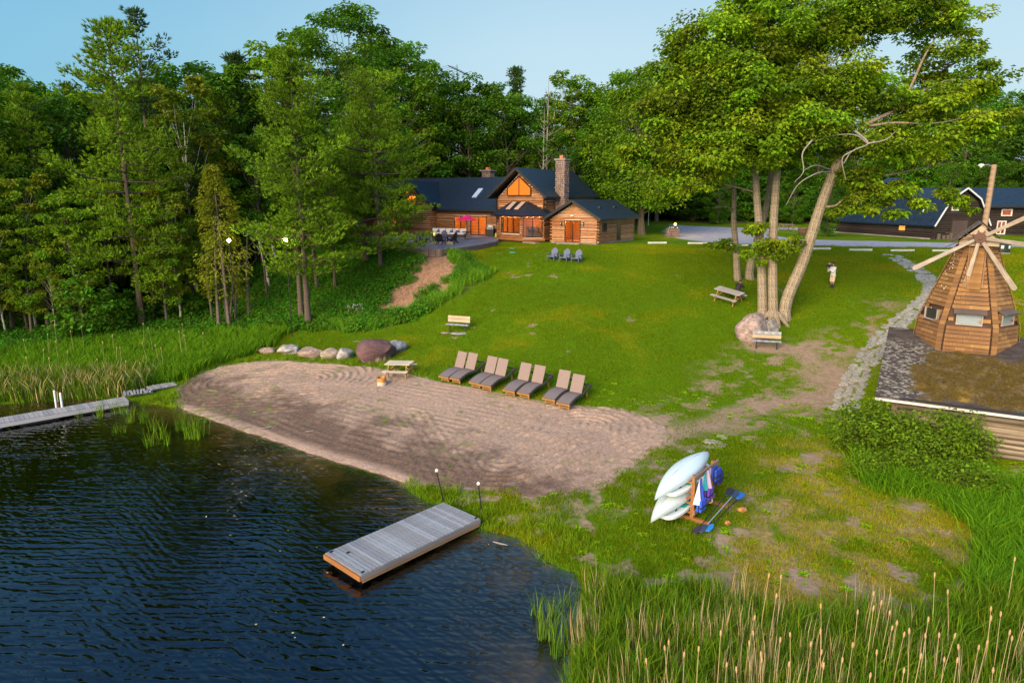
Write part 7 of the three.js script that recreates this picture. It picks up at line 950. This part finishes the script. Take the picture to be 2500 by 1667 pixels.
// ---------- people ----------
function field(bones, cell, k = .03) { // tapered capsules joined by a smooth minimum, meshed
  let lo = [1e9, 1e9, 1e9], hi = [-1e9, -1e9, -1e9]; for (const [a, b, ra, rb] of bones) for (const [p, r] of [[a, ra], [b, rb]]) for (let c = 0; c < 3; c++) { lo[c] = min(lo[c], p[c] - r); hi[c] = max(hi[c], p[c] + r); }
  const half = max(hi[0] - lo[0], hi[1] - lo[1], hi[2] - lo[2]) / 2 + 3 * cell, C = [0, 1, 2].map((c) => (lo[c] + hi[c]) / 2), N = min(120, max(16, Math.ceil(2 * half / cell))), mc = new MarchingCubes(N, new THREE.MeshStandardMaterial(), false, false, 120000); mc.isolation = 0;
  for (let z = 0; z < N; z++) for (let y = 0; y < N; y++) for (let x = 0; x < N; x++) { const P = [(x - N / 2) / (N / 2) * half + C[0], (y - N / 2) / (N / 2) * half + C[1], (z - N / 2) / (N / 2) * half + C[2]]; let d = 1e3; for (const [a, b, ra, rb] of bones) { let dx = b[0] - a[0], dy = b[1] - a[1], dz = b[2] - a[2], px = P[0] - a[0], py = P[1] - a[1], pz = P[2] - a[2], t = clamp((px * dx + py * dy + pz * dz) / (dx * dx + dy * dy + dz * dz + 1e-9)), e = hypot(px - dx * t, py - dy * t, pz - dz * t) - lerp(ra, rb, t), h = clamp(.5 + .5 * (d - e) / k); d = lerp(d, e, h) - k * h * (1 - h); } mc.field[x + y * N + z * N * N] = -d; }
  mc.update(); const n = mc.count ?? mc.geometry.drawRange.count, pos = new Float32Array(n * 3), nor = new Float32Array(n * 3); for (let i = 0; i < n; i++) for (let c = 0; c < 3; c++) { pos[i * 3 + c] = mc.positionArray[i * 3 + c] * half + C[c]; nor[i * 3 + c] = mc.normalArray[i * 3 + c]; }
  const g = new THREE.BufferGeometry(); g.setAttribute('position', new THREE.BufferAttribute(pos, 3)); g.computeVertexNormals(); return g;
}
const skinM = mat([.36, .17, .11], .6), hairM = mat([.015, .012, .011], .8);
function hand(w, dir, palmN, curl) { // five fingers leaving a palm at wrist w along dir
  const d = V(...dir).normalize(), nrm = V(...palmN).normalize(), s = d.clone().cross(nrm).normalize(), at = (a, b, c) => V(...w).addScaledVector(d, a).addScaledVector(s, b).addScaledVector(nrm, c).toArray(), B = [[at(0, 0, 0), at(.045, 0, 0), .024, .03], [at(.03, -.022, 0), at(.085, -.026, 0), .016, .015], [at(.03, .022, 0), at(.085, .026, 0), .016, .014]];
  [[-.032, .07], [-.011, .082], [.011, .076], [.031, .06]].forEach(([o, l]) => { const k = at(.088, o, 0), m = at(.088 + l * .5 * cos(curl), o * 1.05, l * .5 * sin(curl)), e = at(.088 + l * .5 * cos(curl) + l * .45 * cos(curl * 2), o, l * .5 * sin(curl) + l * .45 * sin(curl * 2)); B.push([k, m, .0095, .0085], [m, e, .0085, .0075]); });
  B.push([at(.02, -.03, .005), at(.05, -.058, .02), .012, .010], [at(.05, -.058, .02), at(.08, -.055, .035), .010, .008]); return B;
}
function head(c, f, tilt) { // c centre of the skull, f facing
  const F = V(...f).normalize(), U = V(0, 1, 0).addScaledVector(F, tilt).normalize(), S = U.clone().cross(F).normalize(), at = (a, b, s) => V(...c).addScaledVector(F, a).addScaledVector(U, b).addScaledVector(S, s).toArray();
  return { skull: [[at(-.01, .03, 0), at(.0, .02, 0), .088, .085], [at(.02, -.04, 0), at(.035, -.075, 0), .062, .045], [at(.085, .015, 0), at(.105, -.02, 0), .01, .014], [at(.07, -.06, -.015), at(.07, -.06, .015), .012, .012], [at(.0, 0, .085), at(-.01, -.03, .085), .016, .012], [at(.0, 0, -.085), at(-.01, -.03, -.085), .016, .012], [at(.07, .03, -.045), at(.075, .03, -.02), .012, .01], [at(.07, .03, .045), at(.075, .03, .02), .012, .01]], hair: [[at(-.025, .05, 0), at(-.03, .0, 0), .095, .085], [at(.02, .075, 0), at(-.02, .08, 0), .075, .08]], cap: [[at(-.01, .06, 0), at(-.02, .05, 0), .098, .096], [at(.05, .055, 0), at(.14, .05, 0), .06, .03]], eye: (s) => at(.082, .02, s * .032), mouth: at(.085, -.055, 0) };
}
function person(label, pos, turn, J, outfit) {
  const t = thing('person', label, 'person', pos, turn);
  const hd = head(J.head, J.face, J.tilt || 0), A = [[J.pelvis, J.chest, .13, .14], [J.chest, J.neck, .13, .055], [J.neck, J.head, .052, .05], [J.sh[0], J.sh[1], .06, .06]];
  for (const i of [0, 1]) A.push([J.sh[i], J.el[i], .05, .042], [J.el[i], J.wr[i], .042, .028], [J.hip[i], J.kn[i], .085, .06], [J.kn[i], J.an[i], .056, .038], [J.an[i], J.toe[i], .038, .032]);
  const body = mesh('body', merge([field(A, .022, .04), field(hd.skull, .006, .018), ...[0, 1].map((i) => field(hand(J.wr[i], J.hd[i], J.hn[i], J.curl ?? .9), .006, .006))]), skinM, t);
  const eyes = mesh('eyes', merge([-1, 1].map((s) => sph(.011, ...hd.eye(s), 8))), mat([.02, .015, .012], .3), body); mesh('mouth', sph(.016, 0, 0, 0, 8).scale(.4, .35, 1.2).translate(...hd.mouth), mat([.28, .08, .06], .6), body);
  const top = [[J.pelvis, J.chest, .155, .17], [J.chest, J.neck, .155, .06], [J.sh[0], J.sh[1], .08, .08]]; for (const i of [0, 1]) top.push([J.sh[i], J.el[i], .074, .062], [J.el[i], V(...J.el[i]).lerp(V(...J.wr[i]), .85).toArray(), .06, .045]);
  mesh('shirt', field(top, .02, .04), outfit.top, t);
  const leg = [[J.hip[0], J.hip[1], .13, .13]]; for (const i of [0, 1]) { leg.push([J.hip[i], J.kn[i], .115, .09]); if (outfit.long) leg.push([J.kn[i], J.an[i], .078, .062]); } mesh('trousers', field(leg, .02, .04), outfit.bottom, t);
  for (const i of [0, 1]) { mesh('shoe', field([[J.an[i], J.toe[i], .055, .045], ...(outfit.long ? [] : [[J.an[i], V(...J.an[i]).lerp(V(...J.kn[i]), .38).toArray(), .05, .056]])], .014, .02), outfit.shoe, t); }
  mesh(outfit.cap ? 'cap' : 'hair', field(outfit.cap ? hd.cap : hd.hair, .012, .03), outfit.cap ? blackM : hairM, t); if (outfit.beard) mesh('beard', field([[V(...J.head).addScaledVector(V(...J.face), .06).add(V(0, -.07, 0)).toArray(), V(...J.head).addScaledVector(V(...J.face), .055).add(V(0, -.085, 0)).toArray(), .042, .04]], .012, .02), hairM, t);
  return t;
}
{
  const p = G(2031, 703);
  person('standing person in white sweatshirt and beige shorts filming with a camera', p, .25, { pelvis: [.02, .94, 0], chest: [.01, 1.27, 0], neck: [-.01, 1.47, 0], head: [-.03, 1.63, 0], face: [-1, .12, 0], sh: [[.0, 1.40, .17], [.0, 1.40, -.17]], el: [[-.20, 1.14, .21], [-.22, 1.16, -.2]], wr: [[-.40, 1.36, .09], [-.38, 1.40, -.05]], hd: [[-.3, .8, -.4], [-.4, .8, .3]], hn: [[-.6, .1, -.8], [-.6, .1, .8]], hip: [[.02, .9, .095], [.02, .9, -.095]], kn: [[-.01, .49, .11], [.0, .49, -.11]], an: [[.04, .08, .12], [.07, .08, -.1]], toe: [[-.13, .04, .13], [-.1, .04, -.1]] }, { top: mat([.66, .68, .72], .9), bottom: mat([.66, .54, .40], .9), shoe: mat([.02, .02, .025], .8), beard: true });
  const w = (x, y, z) => V(x, y, z).applyAxisAngle(V(0, 1, 0), .25).add(p), c = thing('video_camera', 'black video camera with fluffy microphone held at the eye', 'camera', w(-.36, 1.52, .02), .25); mesh('camera_body', rbx(.2, .14, .12, 0, .04, 0, .02), blackM, c); mesh('lens', new THREE.CylinderGeometry(.05, .055, .16, 14).rotateZ(PI / 2).translate(-.17, .03, 0), blackM, c); mesh('grip', rbx(.08, .2, .06, -.02, -.08, 0, .02), blackM, c); mesh('microphone', new THREE.CapsuleGeometry(.04, .12, 4, 10).rotateZ(PI / 2 - .5).translate(.02, .15, 0), mat([.42, .35, .45], 1), c); mesh('viewfinder', rbx(.1, .05, .05, .13, .08, 0, .01), blackM, c);
  const q = V(.78, 0, 0), turn = -46 * PI / 180, s = V(.25, 0, -.70).applyAxisAngle(V(0, 1, 0), turn).add(table2P);
  const t = person('seated person in black jacket and cap leaning on the lawn picnic table', V(s.x, 0, s.z), turn - PI / 2, { pelvis: [.02, .54, 0], chest: [-.16, .86, 0], neck: [-.27, 1.03, 0], head: [-.36, 1.14, 0], face: [-.85, -.5, .1], tilt: -.1, sh: [[-.2, .98, .18], [-.2, .98, -.18]], el: [[-.34, .78, .26], [-.34, .78, -.26]], wr: [[-.52, .80, .08], [-.52, .80, -.06]], hd: [[-.7, .05, -.7], [-.7, .05, .7]], hn: [[0, -1, 0], [0, -1, 0]], curl: .7, hip: [[.02, .52, .1], [.02, .52, -.1]], kn: [[-.40, .50, .12], [-.40, .50, -.12]], an: [[-.36, .09, .12], [-.34, .09, -.12]], toe: [[-.52, .04, .13], [-.5, .04, -.13]] }, { top: mat([.012, .012, .016], .8), bottom: mat([.02, .02, .028], .9), shoe: blackM, long: true, cap: true });
  t.position.y = H(s.x, s.z); 
}
renderer.render(scene, camera);
